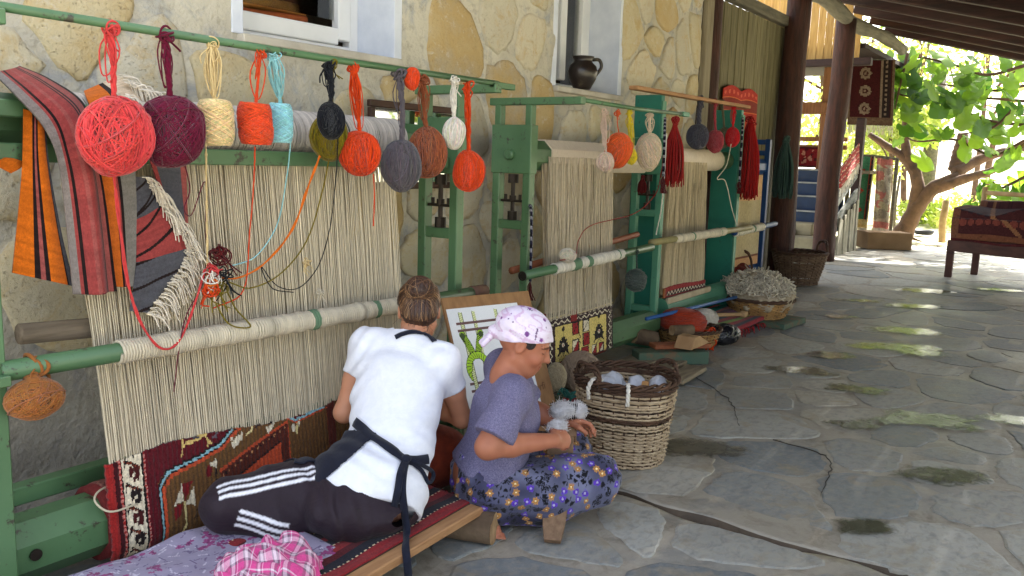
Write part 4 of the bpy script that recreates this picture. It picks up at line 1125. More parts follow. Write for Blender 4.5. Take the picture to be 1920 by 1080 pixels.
yarn_ball(1193, 526, 19, 23, 2.52, srgb(62, 72, 66), 'pine', 'dark pine green yarn ball hanging below the second loom rod', 'flat', (1193, 472, 2.54), 100, strand_r=.004, seed=41, group='odd yarn balls tied to loom rods')
yarn_ball(1065, 478, 15, 12, 2.52, srgb(214, 204, 182), 'ecru', 'small ecru yarn ball resting on the second loom rod', 'ball', None, 70, seed=42, group='odd yarn balls tied to loom rods')
yarn_ball(64, 748, 50, 36, 2.44, srgb(150, 94, 46), 'tobacco', 'tobacco brown yarn hank tied at the near end of the rod', 'diag', (62, 690, 2.485), 150, strand_r=.014, bundle=12, seed=43, group='odd yarn balls tied to loom rods')

def skein(name, label, top, length, width, col, cname, n=70, seed=0, group=None, sr=.004, flare=1.0, pinch=.12):
    """hank hung by its end: strands bulge below the tie and loop back at the bottom"""
    g = np.random.default_rng(seed); m = yarn_mat(cname, col); top = np.asarray(top, float)
    th = thing(name, label, 'yarn hank', top, group); L = []
    for i in range(n):
        a = g.uniform(0, 6.283); rr = width * math.sqrt(g.uniform(.05, 1)); l = length * g.uniform(.86, 1.03)
        o = np.array([rr * .8 * math.cos(a), rr * math.sin(a), 0])
        p = [top + o * .12, top + o * .25 + [0, 0, -length * pinch], top + o * .85 + [0, 0, -length * .4], top + o * flare + [0, 0, -l * .75], top + o * (flare * .9) + g.normal(0, width * .08, 3) * [1, 1, .2] + [0, 0, -l]]
        L.append(spline(p, 16))
    V, F = tubes(np.stack(L), sr, 4)
    link('strands', mesh_np('strands', V, F), m, th, smooth=True)
    knot(th, top, width * .35, m, seed + 1, n=10, sr=sr, tails=2)
    return th
skein('yarn_hank', 'red yarn hank hanging at the end of the second rail', aY(1266, 226, 2.36), .42, .078, srgb(146, 28, 26), 'brick', 80, 51, 'yarn hanks hung on the looms')
skein('yarn_hank', 'long scarlet yarn hank hanging by the teal plank post', aY(1408, 226, 2.74), .70, .125, srgb(146, 20, 18), 'red', 170, 52, 'yarn hanks hung on the looms', sr=.006, pinch=.05)
skein('yarn_hank', 'grey-green yarn hank tied to the thick dark post', aY(1474, 262, 3.12), .66, .13, srgb(54, 78, 72), 'sage', 140, 53, 'yarn hanks hung on the looms', sr=.007, pinch=.05)
skein('yarn_hank', 'small dark red hank hanging inside the second loom post', aY(1205, 332, 2.85), .12, .035, srgb(88, 20, 24), 'wine', 40, 54, 'yarn hanks hung on the looms')

# loose ends that run from the hanging balls to the tangle on the warp
def loose(name, label, pts, r, mat, tw=1, seed=0, group='loose yarn ends on the front loom'):
    P = [aY(x, y, v) for x, y, v in pts]
    o = strand(None, P, r, mat, name, tw, 50, seed, .5)
    return tag(o, label, 'yarn end', group)
loose('yarn_end', 'coral yarn end looping down over the wrapped rod', [(214, 326, 2.37), (222, 400, 2.40), (238, 520, 2.44), (262, 600, 2.44), (300, 652, 2.44), (335, 640, 2.45), (365, 570, 2.47), (384, 505, 2.50)], .0042, yarn_mat('coral', CORAL), 2, 1)
loose('yarn_end', 'thin burgundy yarn end trailing down the warp', [(345, 300, 2.40), (356, 355, 2.45), (345, 392, 2.45), (360, 402, 2.5), (384, 340, 2.52), (386, 420, 2.52), (384, 520, 2.52), (350, 590, 2.46), (335, 660, 2.45), (326, 735, 2.47)], .002, yarn_mat('burgundy', BURG), 1, 2)
loose('yarn_end', 'straight cream yarn end dropping from the cream cone', [(386, 268, 2.33), (387, 340, 2.42), (388, 420, 2.48), (389, 500, 2.50)], .0032, yarn_mat('cream', CREAM), 2, 3)
loose('yarn_end', 'orange yarn end dropping from the orange cone', [(478, 275, 2.36), (476, 340, 2.42), (468, 440, 2.50), (456, 545, 2.50), (400, 578, 2.50)], .0028, yarn_mat('orange', ORNG), 1, 4)
loose('yarn_end', 'pale blue yarn end curving from the blue cone', [(545, 268, 2.40), (538, 330, 2.45), (520, 420, 2.52), (480, 480, 2.52), (430, 500, 2.50)], .0024, yarn_mat('sky', SKY), 1, 5)
loose('yarn_end', 'bright orange yarn end sweeping across the warp', [(600, 292, 2.42), (578, 350, 2.46), (548, 430, 2.51), (500, 490, 2.52), (450, 520, 2.50), (400, 520, 2.49)], .004, yarn_mat('amber', srgb(222, 112, 26)), 2, 6)
loose('yarn_end', 'olive yarn end sweeping below the orange one', [(618, 294, 2.44), (604, 360, 2.48), (576, 450, 2.52), (528, 512, 2.52), (470, 540, 2.50), (425, 530, 2.49), (440, 575, 2.49), (470, 612, 2.45), (430, 608, 2.45), (405, 570, 2.48)], .0028, yarn_mat('olive', OLIVE), 1, 7)
loose('yarn_end', 'black yarn end curling on the warp', [(634, 256, 2.35), (630, 330, 2.42), (618, 430, 2.52), (596, 500, 2.52), (560, 540, 2.52), (520, 536, 2.52), (490, 500, 2.52), (510, 540, 2.50), (550, 548, 2.50)], .0022, yarn_mat('black', BLACK), 1, 8)
loose('yarn_end', 'short orange-red yarn end below the vivid orange ball', [(700, 326, 2.38), (702, 370, 2.40), (700, 424, 2.42)], .0026, yarn_mat('vivid', OR2), 1, 9)
loose('yarn_end', 'thin red yarn end running across the second loom', [(1240, 320, 2.40), (1230, 362, 2.55), (1190, 400, 2.6), (1110, 422, 2.66), (1085, 450, 2.62), (1078, 482, 2.52), (1050, 488, 2.52)], .003, yarn_mat('brick', srgb(146, 28, 26)), 1, 10, 'loose yarn ends on the far looms')
loose('yarn_end', 'white yarn end hanging down from the red hank', [(1250, 250, 2.33), (1246, 320, 2.35), (1240, 390, 2.45), (1230, 440, 2.55)], .004, yarn_mat('white', WHT), 1, 11, 'loose yarn ends on the far looms')
loose('yarn_end', 'pale cord slanting down to the teal loom rod', [(1371, 270, 2.70), (1362, 310, 2.7), (1345, 335, 2.72), (1360, 340, 2.7), (1372, 390, 2.66), (1382, 425, 2.6)], .004, yarn_mat('ecru', srgb(214, 204, 182)), 1, 12, 'loose yarn ends on the far looms')
# tangle of loose ends
th = thing('yarn_tangle', 'tangle of red, orange and green yarn scraps caught on the front warp', 'yarn', aY(400, 520, 2.49))
for i, (cn, c_, px, py, s_, nn) in enumerate((('wine', srgb(120, 24, 36), 412, 478, .035, 12), ('coral', CORAL, 400, 505, .028, 9), ('amber', srgb(222, 112, 26), 398, 530, .026, 8), ('olive', OLIVE, 408, 540, .03, 7), ('vivid', OR2, 395, 545, .026, 8), ('white', WHT, 398, 520, .03, 6), ('black', BLACK, 420, 515, .03, 4))):
    knot(th, aY(px, py, 2.485 - .003 * i), s_, yarn_mat(cn, c_), 70 + i, nn, .0026, 4, 'scrap')
for i, (px, py) in enumerate(((575, 493), (600, 548))):
    o = knot(None, aY(px, py, 2.53), .018, yarn_mat(('cream', 'ecru')[i], (CREAM, WHT)[i]), 90 + i, 6, .002, 5, 'yarn_scrap')
    tag(o, ('cream and wine yarn scrap caught in the warp', 'pale yellow yarn scrap caught lower in the warp')[i], 'yarn', 'yarn scraps caught in the warp')
# braided cords
def braid(pts, r, label, seed):
    P = spline(pts, 60); th = thing('braided_cord', label, 'cord', pts[0], 'braided cords hung on the looms')
    L = []
    for k in range(3):
        q = np.linspace(0, 60, 60) + k * 2.094
        L.append(P + np.column_stack([np.cos(q) * r * .8, np.cos(q) * r * .3, np.sin(2 * q) * r * .25]))
    for k, cn in enumerate((('navy', srgb(30, 30, 52)), ('ash', srgb(150, 148, 156)), ('ink', srgb(20, 18, 28)))):
        V, F = tubes(L[k][None], r * .62, 5); link('cord_strand', mesh_np('cord_strand', V, F), yarn_mat(*cn), th, smooth=True)
    e = np.asarray(pts[-1], float); g = np.random.default_rng(seed)
    T = np.stack([spline([e, e + [g.normal(0, .008), g.normal(0, .008), -.04], e + [g.normal(0, .016), g.normal(0, .012), -.11]], 8) for _ in range(24)])
    V, F = tubes(T, .0026, 3); link('tassel', mesh_np('tassel', V, F), yarn_mat('wine', srgb(120, 24, 36)), th, smooth=True)
braid([(3.945, 2.665, 1.15), (3.92, 2.63, 1.12), (3.925, 2.625, .95), (3.92, 2.62, .72)], .012, 'dark braided cord with red tassel hanging on the second loom', 1)
braid([aY(1247, 222, 2.36), aY(1246, 260, 2.34), aY(1244, 330, 2.34)], .014, 'dark braided cord with tassel beside the red hank', 2)
braid([aY(1393, 222, 2.74), aY(1391, 260, 2.72), aY(1386, 340, 2.72)], .016, 'dark braided cord beside the long scarlet hank', 3)
# ------------------------------------------------------------------ bodies: one continuous surface grown from joints
class Body:
    def __init__(s, lo, hi, h):
        s.lo = np.array(lo, float); s.h = h
        s.n = np.ceil((np.array(hi) - s.lo) / h).astype(int) + 1
        s.f = np.full(s.n, 1.0, dtype=np.float32)
    def box(s, lo, hi):
        a = np.clip(np.floor((np.asarray(lo) - s.lo) / s.h).astype(int), 0, s.n - 1); b_ = np.clip(np.ceil((np.asarray(hi) - s.lo) / s.h).astype(int) + 1, 1, s.n)
        sl = tuple(slice(a[i], b_[i]) for i in range(3))
        ax = [s.lo[i] + s.h * np.arange(a[i], b_[i]) for i in range(3)]
        return sl, np.stack(np.meshgrid(*ax, indexing='ij'), -1)
    def mixin(s, sl, d, k, sub=False):
        f = s.f[sl]
        if sub:
            if k <= 0: s.f[sl] = np.maximum(f, -d); return
            h = np.maximum(k - np.abs(f + d), 0) / k; s.f[sl] = np.maximum(f, -d) + h * h * k * .25
        else:
            if k <= 0: s.f[sl] = np.minimum(f, d); return
            h = np.maximum(k - np.abs(f - d), 0) / k; s.f[sl] = np.minimum(f, d) - h * h * k * .25
    def cone(s, a, b, ra, rb, k=.02, sub=False):
        a = np.asarray(a, float); b = np.asarray(b, float); m = max(ra, rb) + k + 3 * s.h
        sl, P = s.box(np.minimum(a, b) - m, np.maximum(a, b) + m)
        d = b - a; t = np.clip(((P - a) @ d) / (d @ d + 1e-12), 0, 1)
        s.mixin(sl, np.linalg.norm(P - a - t[..., None] * d, axis=-1) - (ra + t * (rb - ra)), k, sub); return s
    def chain(s, pts, rs, k=.02):
        for i in range(len(pts) - 1): s.cone(pts[i], pts[i + 1], rs[i], rs[i + 1], k)
        return s
    def ell(s, c, r, Rm=None, k=.02, sub=False):
        c = np.asarray(c, float); r = np.asarray(r, float); m = r.max() + k + 3 * s.h
        sl, P = s.box(c - m, c + m); Q = P - c
        if Rm is not None: Q = Q @ np.asarray(Rm)          # columns of Rm are the local axes
        k0 = np.linalg.norm(Q / r, axis=-1); k1 = np.linalg.norm(Q / (r * r), axis=-1) + 1e-9
        s.mixin(sl, k0 * (k0 - 1) / k1, k, sub); return s
    def grid(s):
        return np.stack(np.meshgrid(*[s.lo[i] + s.h * np.arange(s.n[i]) for i in range(3)], indexing='ij'), -1)
    def cut(s, p, n, k=.0):
        """remove the side that n points to"""
        G = s.grid(); n = np.asarray(n, float); n = n / np.linalg.norm(n)
        s.f = np.maximum(s.f, ((G - np.asarray(p)) @ n).astype(np.float32)); return s
    def disp(s, fn, band=.05):
        m = np.abs(s.f) < band; ix = np.argwhere(m); s.f[m] += fn(s.lo + s.h * ix).astype(np.float32); return s
    def mesh(s):
        f = s.f; sg = f < 0
        c8 = [(0, 0, 0), (1, 0, 0), (0, 1, 0), (1, 1, 0), (0, 0, 1), (1, 0, 1), (0, 1, 1), (1, 1, 1)]
        def sl(o): return tuple(slice(o[i], f.shape[i] - 1 + o[i]) for i in range(3))
        cnt = sum(sg[sl(o)].astype(np.int8) for o in c8)
        act = (cnt > 0) & (cnt < 8)
        idx = np.argwhere(act); ids = np.full(act.shape, -1, dtype=np.int64); ids[act] = np.arange(len(idx))
        vals = np.stack([f[sl(o)][act] for o in c8], 1)
        acc = np.zeros((len(idx), 3)); num = np.zeros(len(idx))
        for i in range(8):
            for j in range(i + 1, 8):
                oi, oj = np.array(c8[i]), np.array(c8[j])
                if np.abs(oi - oj).sum() != 1: continue
                a, b = vals[:, i], vals[:, j]; m = (a < 0) != (b < 0)
                t = np.where(m, a / np.where(m, a - b, 1), 0)
                acc += m[:, None] * (oi + t[:, None] * (oj - oi)); num += m
        V = s.lo + s.h * (idx + acc / num[:, None])
        Fs = []
        for ax in range(3):
            u, w = (ax + 1) % 3, (ax + 2) % 3
            s0 = [slice(None)] * 3; s1 = [slice(None)] * 3
            s0[ax] = slice(0, -1); s1[ax] = slice(1, None)
            A, B = sg[tuple(s0)], sg[tuple(s1)]
            e = np.argwhere(A != B); e = e[(e[:, u] > 0) & (e[:, w] > 0) & (e[:, u] < f.shape[u] - 1) & (e[:, w] < f.shape[w] - 1)]
            if not len(e): continue
            flip = A[tuple(e.T)]
            def cid(du, dw):
                q = e.copy(); q[:, u] -= du; q[:, w] -= dw; return ids[tuple(q.T)]
            Q = np.stack([cid(1, 1), cid(0, 1), cid(0, 0), cid(1, 0)], 1)
            Q[~flip] = Q[~flip][:, ::-1]
            Fs.append(Q)
        F = np.concatenate(Fs); F = F[(F >= 0).all(1)]
        return V, F

def unit(v): v = np.asarray(v, float); return v / np.linalg.norm(v)
def frame(fwd, up=(0, 0, 1)):
    """columns: forward, left, up"""
    x = unit(fwd); y = unit(np.cross(up, x)); return np.stack([x, y, np.cross(x, y)], 1)

def hand(B, wrist, d, pn, side, curl=.9, scale=1.0, spread=.12, thumb=.7):
    """palm and five fingers; d along the hand, pn out of the palm, side=+1 puts the thumb towards d x pn"""
    d = unit(d); pn = unit(np.asarray(pn) - d * (np.asarray(pn) @ d)); lat = np.cross(d, pn) * side
    w = np.asarray(wrist, float); S = scale
    B.ell(w + d * .045 * S, (.048 * S, .038 * S, .017 * S), np.stack([d, lat, pn], 1), .018)
    for i, (off, ln, r) in enumerate(((.027, .070, .0088), (.009, .078, .009), (-.009, .073, .0088), (-.026, .058, .0078))):
        base = w + d * (.078 - .008 * abs(i - 1)) * S + lat * off * S
        q = base; dirn = unit(d + lat * spread * (1.2 - i) * .6); ang = 0
        for sg_, fr in ((0, .44), (1, .32), (2, .24)):
            ang += curl * (.75, .95, .7)[sg_]
            v = dirn * math.cos(ang) + pn * math.sin(ang)
            e = q + v * ln * fr * S; B.cone(q, e, r * S * (1 - .08 * sg_), r * S * (.94 - .08 * sg_), .006); q = e
    t0 = w + d * .022 * S + lat * .030 * S + pn * .006 * S
    v = unit(d * .55 + lat * .55 + pn * thumb); t1 = t0 + v * .042 * S; v2 = unit(d * .8 + pn * thumb * 1.1 - lat * .1); t2 = t1 + v2 * .034 * S
    B.cone(t0, t1, .013 * S, .0105 * S, .012); B.cone(t1, t2, .0105 * S, .0085 * S, .006)

def head(B, c, Rm, s=1.0, female=True):
    """Rm columns forward, left, up"""
    def L(x, y, z): return np.asarray(c) + Rm @ (np.array([x, y, z]) * s)
    def E(x, y, z, rx, ry, rz, k=.02, sub=False): B.ell(L(x, y, z), np.array([rx, ry, rz]) * s, Rm, k, sub)
    E(-.012, 0, .030, .098, .078, .092, .0)
    E(.040, 0, -.030, .055, .058, .085, .03)
    E(.058, 0, -.082, .028, .030, .026, .03)                     # chin
    B.cone(L(-.01, .05, -.055), L(.05, .025, -.085), .02 * s, .018 * s, .025); B.cone(L(-.01, -.05, -.055), L(.05, -.025, -.085), .02 * s, .018 * s, .025)   # jaw
    for y in (.034, -.034):
        E(.086, y, .008, .016, .020, .013, .012, True)            # eye sockets
        E(.072, y, .006, .0165, .0165, .0150, .004)               # eyelids over the ball
        E(.062, y * 1.25, -.030, .026, .020, .020, .02)           # cheek bones
        E(-.008, math.copysign(.076, y), -.004, .020, .009, .030, .006); E(-.004, math.copysign(.085, y), -.002, .010, .006, .018, .004, True)   # ears
        B.cone(L(.084, y * .5, .028), L(.074, y * 1.45, .026), .0085 * s, .006 * s, .01)   # brow
    B.cone(L(.088, 0, .018), L(.110, 0, -.022), .008 * s, .0115 * s, .012)      # nose
    for y in (.010, -.010): B.cone(L(.098, y, -.027), L(.090, y * 1.3, -.028), .007 * s, .006 * s, .006)
    E(.090, 0, -.052, .010, .021, .0065, .006); E(.088, 0, -.064, .010, .018, .0065, .006)     # lips
    E(.099, 0, -.058, .006, .022, .0022, .002, True)

def skin_cols(V, base, seed):
    k = 1 + .06 * vnoise(V, seed, 18) + .05 * vnoise(V, seed + 1, 50)
    c = np.array(base)[None] * k[:, None]; c[:, 0] *= 1 + .03 * vnoise(V, seed + 2, 30); return np.clip(c, 0, 1)
t = NT('skin'); v = t.coord()
t.base(t.n('Attribute', _attribute_name='Col').outputs['Color']); t.rough(.5)
t.b.inputs['Subsurface Weight'].default_value = .12; t.b.inputs['Subsurface Radius'].default_value = (.012, .005, .003); t.b.inputs['Specular IOR Level'].default_value = .35
t.bump(t.noise(v, 160, 4), .18, .002)
SKIN = t.m
def cloth_mat(name, c=None, c2=None, attr=False, rough=.9, wr=.35, wscale=7, weave=700, sheen=.1, var=.06, rows=False):
    t = NT(name); v = t.coord()
    if attr:
        a = t.n('Attribute', _attribute_name='Col').outputs['Color']; k = t.mapr(t.noise(v, 60, 5), .3, .7, 1 - var, 1 + var)
        cc = t.n('CombineXYZ'); [t.l(k, cc.inputs[i]) for i in range(3)]; t.base(t.mix(1.0, a, cc.outputs[0], 'MULTIPLY'))
    else: t.base(t.ramp(t.noise(v, 30, 6, .7), [(.3, c), (.7, c2 or scl(c, .9))]))
    t.rough(rough); t.b.inputs['Specular IOR Level'].default_value = .2; t.b.inputs['Sheen Weight'].default_value = sheen
    mp = t.n('Mapping'); mp.inputs['Scale'].default_value = (1, 1, 2.2); mp.inputs['Rotation'].default_value = (.5, .3, .2); t.l(v, mp.inputs[0])
    w1 = t.noise(mp.outputs[0], wscale, 3, .5, 1.6); w1 = t.math('ABSOLUTE', t.math('SUBTRACT', w1, .5))
    h = t.math('ADD', t.math('MULTIPLY', w1, 1.0), t.math('MULTIPLY', t.noise(v, weave, 2), .04))
    t.bump(h, wr, .03); return t.m

def surf(B, name, mat, parent, colf=None, smooth=True):
    V, F = B.mesh()
    o = link(name, mesh_np(name, V, F, cols=(colf(V) if colf is not None else None)), mat, parent, smooth)
    return o
from mathutils.bvhtree import BVHTree
def bvh(o, dz=0):
    me = o.data; V = np.empty(len(me.vertices) * 3, dtype=np.float32); me.vertices.foreach_get('co', V)
    return BVHTree.FromPolygons(V.reshape(-1, 3).tolist(), [tuple(p.vertices) for p in me.polygons])
def hit(bt, x, y, off=.004):
    d = unit(ray(x, y)); loc, n, i, dist = bt.ray_cast(Vector(_c), Vector(d))
    if loc is None: return None
    return np.array(loc) + np.array(n) * off
def ribbon(name, bt, pts, w, mat, parent, off=.006, n=40, fallback=None):
    """band of cloth lying on a body surface along places of it"""
    P = []
    last = None
    for x, y in pts:
        h = hit(bt, x, y, off)
        if h is None: h = aY(x, y, fallback) if fallback else last
        P.append(h); last = h
    P = spline([p for p in P if p is not None], n); T = np.gradient(P, axis=0); T /= np.linalg.norm(T, axis=1, keepdims=True)
    V = []
    for p, t_ in zip(P, T):
        loc, nn, i, dist = bt.find_nearest(Vector(p))
        nn = np.array(nn) if nn is not None else np.array([-.8, -.5, .2]); s_ = unit(np.cross(t_, nn))
        for q in (-.5, 0, .5):
            V.append(p + s_ * w * q + nn * (.002 if q == 0 else 0))
    F = [(i * 3 + j, i * 3 + j + 1, i * 3 + j + 4, i * 3 + j + 3) for i in range(n - 1) for j in (0, 1)]
    o = link(name, mesh_np(name, V, F), mat, parent, True)
    m = o.modifiers.new('thickness', 'SOLIDIFY'); m.thickness = .003; m.offset = 0
    return o

# ================================================================== weaver seen from behind (white T-shirt, navy apron, striped track pants)
A = thing('person', 'person in white T-shirt, navy apron and striped dark track pants, back turned', 'person', (2.08, 2.08, .15))
pel = np.array([2.015, 2.020, .265]); nk = np.array([2.385, 2.150, .690])
spine = unit(nk - pel); rt = unit(np.array([.42, -.90, -.12])); rt = unit(rt - spine * (rt @ spine)); fw = np.cross(spine, rt)   # right axis, front axis
TR = np.stack([rt, fw, spine], 1)
def tp(r_, f_, u_): return pel + rt * r_ + fw * f_ + spine * u_
LS, RS = nk - rt * .150 - spine * .045, nk + rt * .150 - spine * .055
LE, LW = np.array([2.205, 2.315, .415]), np.array([2.40, 2.43, .40])
RE, RW = np.array([2.545, 2.005, .375]), np.array([2.56, 2.23, .40])
hc = np.array([2.478, 2.180, .792]); hR = frame((.64, .58, -.50))
LH, RH = pel + np.array([-.04, .095, -.045]), pel + np.array([.05, -.085, -.05])
LK, LA = np.array([1.640, 2.265, .240]), np.array([1.95, 2.03, .175])
LM_ = np.array([1.735, 2.125, .180])
RK, RA = np.array([2.42, 2.26, .285]), np.array([2.12, 2.36, .20])

def torso(B, g=0.0, k=.06):
    B.ell(tp(.015, .0, -.01), (.176 + g, .135 + g, .13 + g), TR, 0)
    B.ell(tp(.048, .01, .15), (.152 + g, .112 + g, .16 + g), TR, k)
    B.ell(tp(.02, .015, .33), (.162 + g, .108 + g, .15 + g), TR, k)
    B.ell(tp(0, .0, .44), (.150 + g, .080 + g, .075 + g), TR, k)
    B.cone(LS, RS, .046 + g, .046 + g, .05)
    for q_ in (LS, RS): B.cone(nk - spine * .025, q_ + spine * .006, .050 + g, .040 + g, .05)      # slope from neck to shoulder
B = Body((1.45, 1.75, .1), (2.85, 2.62, 1.02), .0052)
torso(B, -.006)
B.cone(nk - spine * .03, hc - hR[:, 2] * .05 - hR[:, 0] * .02, .056, .050, .03)
head(B, hc, hR, 1.0)
for S_, E_, W_, pn, sd in ((LS, LE, LW, (.3, .2, -1), 1), (RS, RE, RW, (.0, .3, -1), -1)):
    B.chain([S_, (S_ + E_) / 2, E_], [.050, .046, .038], .025); B.chain([E_, E_ * .6 + W_ * .4, W_], [.038, .037, .026], .02)
    hand(B, W_, W_ - E_, pn, sd, .55)
B.chain([LH, LK], [.08, .055], .03).chain([LK, LM_, LA], [.05, .040, .035], .02).chain([RH, RK], [.08, .055], .03).chain([RK, RA], [.05, .035], .02)
ft = LA; B.chain([LA, LA + [.10, -.02, -.025], LA + [.17, -.01, -.03]], [.032, .030, .022], .02)
B.chain([RA, RA + [-.06, .02, -.03], RA + [-.13, .03, -.035]], [.032, .03, .022], .02)
surf(B, 'body', SKIN, A, lambda V: skin_cols(V, srgb(196, 138, 108), 3))
print('A body', B.n)

# shirt
B = Body((1.8, 1.75, .14), (2.75, 2.50, .82), .0055)
torso(B, .012, .07)
B.ell(tp(.035, 0, -.02), (.200, .182, .14), TR, .05)
for S_, E_ in ((LS, LE), (RS, RE)):
    B.cone(S_ - spine * .012, S_ + (E_ - S_) * .46, .050, .061, .06)
B.cone(nk - spine * .02, nk + spine * .05, .075, .062, .03)
G = B.grid()
uu = (G - pel) @ spine; ri = (G - pel) @ rt
# folds: drawn from the armpits to the waist and along the hem
def shirt_folds(G):
    uu = (G - pel) @ spine; ri = (G - pel) @ rt
    P3 = np.stack([ri * 9 + uu * 5, (G - pel) @ fw * 3, uu * 3.0], -1)
    return (np.abs(vnoise(P3, 8)) - .3) * .012 * np.clip(1.15 - uu / .5, .15, 1) + .0034 * np.sin(uu * 85 + ri * 16 + 3 * vnoise(P3, 9)) * np.clip((.26 - uu) / .2, 0, 1) + .004 * np.sin(uu * 60 - ri * 70 + 4 * vnoise(P3, 10)) * np.exp(-((np.abs(ri) - .15) / .05) ** 2) * np.clip(uu / .2, 0, 1)
B.disp(shirt_folds)
B.f = np.maximum(B.f, (-(uu + .088 - ri * .04 + .006 * np.sin(ri * 22))).astype(np.float32))                    # hem
B.f = np.maximum(B.f, np.where(np.abs(ri) < .09, uu - (np.linalg.norm(nk - pel) + .012) - 1.2 * np.clip(np.abs(ri) - .05, 0, 1) + .30 * np.clip((G - pel) @ fw, 0, 1), -1.)* 1.0)   # neck opening
for S_, E_ in ((LS, LE), (RS, RE)):                # sleeve hems
    dn = unit(E_ - S_); q = S_ + (E_ - S_) * .44; dd = (G - q) @ dn; rad = np.linalg.norm(G - q - dd[..., None] * dn, axis=-1)
    B.f = np.where((rad < .10) & (dd > 0) & (uu > .17), np.maximum(B.f, dd.astype(np.float32)), B.f)
B.f = B.f.astype(np.float32)
SHIRT = cloth_mat('white_jersey', srgb(232, 234, 242), srgb(220, 223, 234), wr=.13, wscale=7)
shirt = surf(B, 't_shirt', SHIRT, A)

# track pants with three stripes
PB = Body((1.50, 1.80, .12), (2.62, 2.50, .46), .0055)
PB.ell(tp(.015, 0, -.01), (.184, .144, .135), TR, 0)
PB.ell(pel + [-.02, -.03, -.055], (.20, .185, .105), frame((.6, .8, 0)), .05)
PB.ell(pel + [-.12, -.02, -.04], (.14, .14, .10), None, .06)
PB.chain([LH, LH * .5 + LK * .5, LK], [.115, .112, .088], .05).chain([LK, LM_, LA], [.078, .055, .048], .03)
PB.chain([RH, RH * .5 + RK * .5, RK], [.105, .095, .072], .05).chain([RK, RK * .5 + RA * .5, RA], [.07, .062, .05], .03)
def pants_folds(G):
    tl = (G - LH) @ unit(LK - LH)
    return (np.abs(vnoise(G * np.array([14, 9, 9]), 12)) - .3) * .012 + .006 * np.sin(tl * 120 + 4 * vnoise(G, 13, 9)) * np.exp(-((tl - .08) / .07) ** 2)
PB.disp(pants_folds); G = PB.grid()
PB.cut((0, 0, .143), (0, 0, -1)); PB.f = np.maximum(PB.f, (((G - pel) @ spine) - .09).astype(np.float32))
def pants_col(V):
    base = np.array(srgb(40, 30, 38)); c = np.tile(base, (len(V), 1)) * (1 + .08 * vnoise(V, 5, 8))[:, None]
    wht = np.array(srgb(226, 226, 232))
    for a, b, sdv, lo_, hi_ in ((LH, LK, np.array([-.20, -.50, .82]), .06, 1.12), (LK, LM_, np.array([-.80, -.55, .10]), .3, 1.2)):
        ax = unit(b - a); u = unit(sdv - ax * (sdv @ ax)); w = np.cross(ax, u)
        q = V - a; tt = (q @ ax) / np.linalg.norm(b - a); ang = np.arctan2(q @ w, q @ u)
        dist = np.linalg.norm(q - (q @ ax)[:, None] * ax, axis=1)
        arc = ang * np.maximum(dist, .05)
        near = (tt > lo_) & (tt < hi_) & (dist < .14)
        if b is LK: near &= np.linalg.norm(V - LK, axis=1) > -1
        for o_ in (-.025, 0, .025):
            wt = (np.clip((.0078 - np.abs(arc - o_)) / .003, 0, 1) * (near & (np.abs(ang) < 1.3)))[:, None]; c = c * (1 - wt) + wht * wt
    return np.clip(c, 0, 1)
pants = surf(PB, 'track_pants', cloth_mat('track_polyester', attr=True, rough=.6, wr=.2, wscale=10, sheen=.05), A, pants_col)

# hair: cap, bun and combed strands
hb = Body(hc - .2, hc + .2, .0045)
def HL(x, y, z): return hc + hR @ (np.array([x, y, z]) * 1.0)
hb.ell(HL(-.014, 0, .032), np.array([.104, .085, .098]) * 1.0, hR, 0)
hb.ell(HL(-.06, 0, -.03), np.array([.055, .066, .055]) * 1.0, hR, .03)
Gh = hb.grid(); Q = (Gh - hc) @ hR / 1.0
hb.f = np.maximum(hb.f, (Q[..., 0] * .80 - Q[..., 2] * .45 - .045).astype(np.float32))     # hair line at the brow
for y in (.08, -.08): hb.ell(HL(.012, y, -.028), (.045, .02, .05), hR, .01, True)         # clear the ears
hb.ell(HL(-.104, 0, .055), (.050, .056, .050), hR, .004)                                   # bun
hb.f += (.0016 * np.sin(Q[..., 1] * 320 + 6 * vnoise(Q, 3, 14))).astype(np.float32)
HAIR = M('brown_hair', srgb(70, 46, 34), srgb(44, 28, 22), rough=.45, scale=60, stretch=(1, 1, 1), bump=.4, bscale=180, bdist=.003, spec=.45)
hair = surf(hb, 'hair', HAIR, A)
hbt = bvh(hair); g = np.random.default_rng(4); L = []
bun = HL(-.104, 0, .055)
for i in range(420):
    a = g.uniform(0, 2 * math.pi); st = HL(-.012, 0, .03) + hR @ np.array([.10 * math.cos(a) * .6 - .03, .11 * math.sin(a), .11 * math.cos(a)])
    pts_ = []
    for f_ in np.linspace(0, 1, 10):
        q = st * (1 - f_) + bun * f_ - hR[:, 0] * 0.0
        loc, n_, i_, d_ = hbt.find_nearest(Vector(q)); pts_.append(np.array(loc) + np.array(n_) * (.0016 + .001 * g.random()))
    L.append(pts_)
for i in range(170):     # coiled bun
    u_ = unit(g.normal(0, 1, 3) + hR[:, 0] * -1.2); v_ = unit(np.cross(u_, hR[:, 0] + g.normal(0, .5, 3))); w_ = np.cross(u_, v_); s0 = g.uniform(0, 6.3)
    q = [bun + hR @ (hR.T @ (u_ * math.cos(s0 + t_) + v_ * math.sin(s0 + t_)) * np.array([.052, .058, .052])) for t_ in np.linspace(0, 1.7, 10)]; L.append(q)
V, F = tubes(np.array(L), .0012, 3)
hc_ = np.array([srgb(74, 48, 34), srgb(112, 78, 52), srgb(176, 136, 94), srgb(54, 34, 26)])[g.choice(4, len(L), p=[.36, .34, .14, .16])]
o = link('hair_strands', mesh_np('hair_strands', V, F, cols=np.repeat(hc_, 30, 0)), M('hair_strand', None, rough=.4, attr=True, bump=0, spec=.5), hair, True); o['kind'] = 'stuff'
L = []
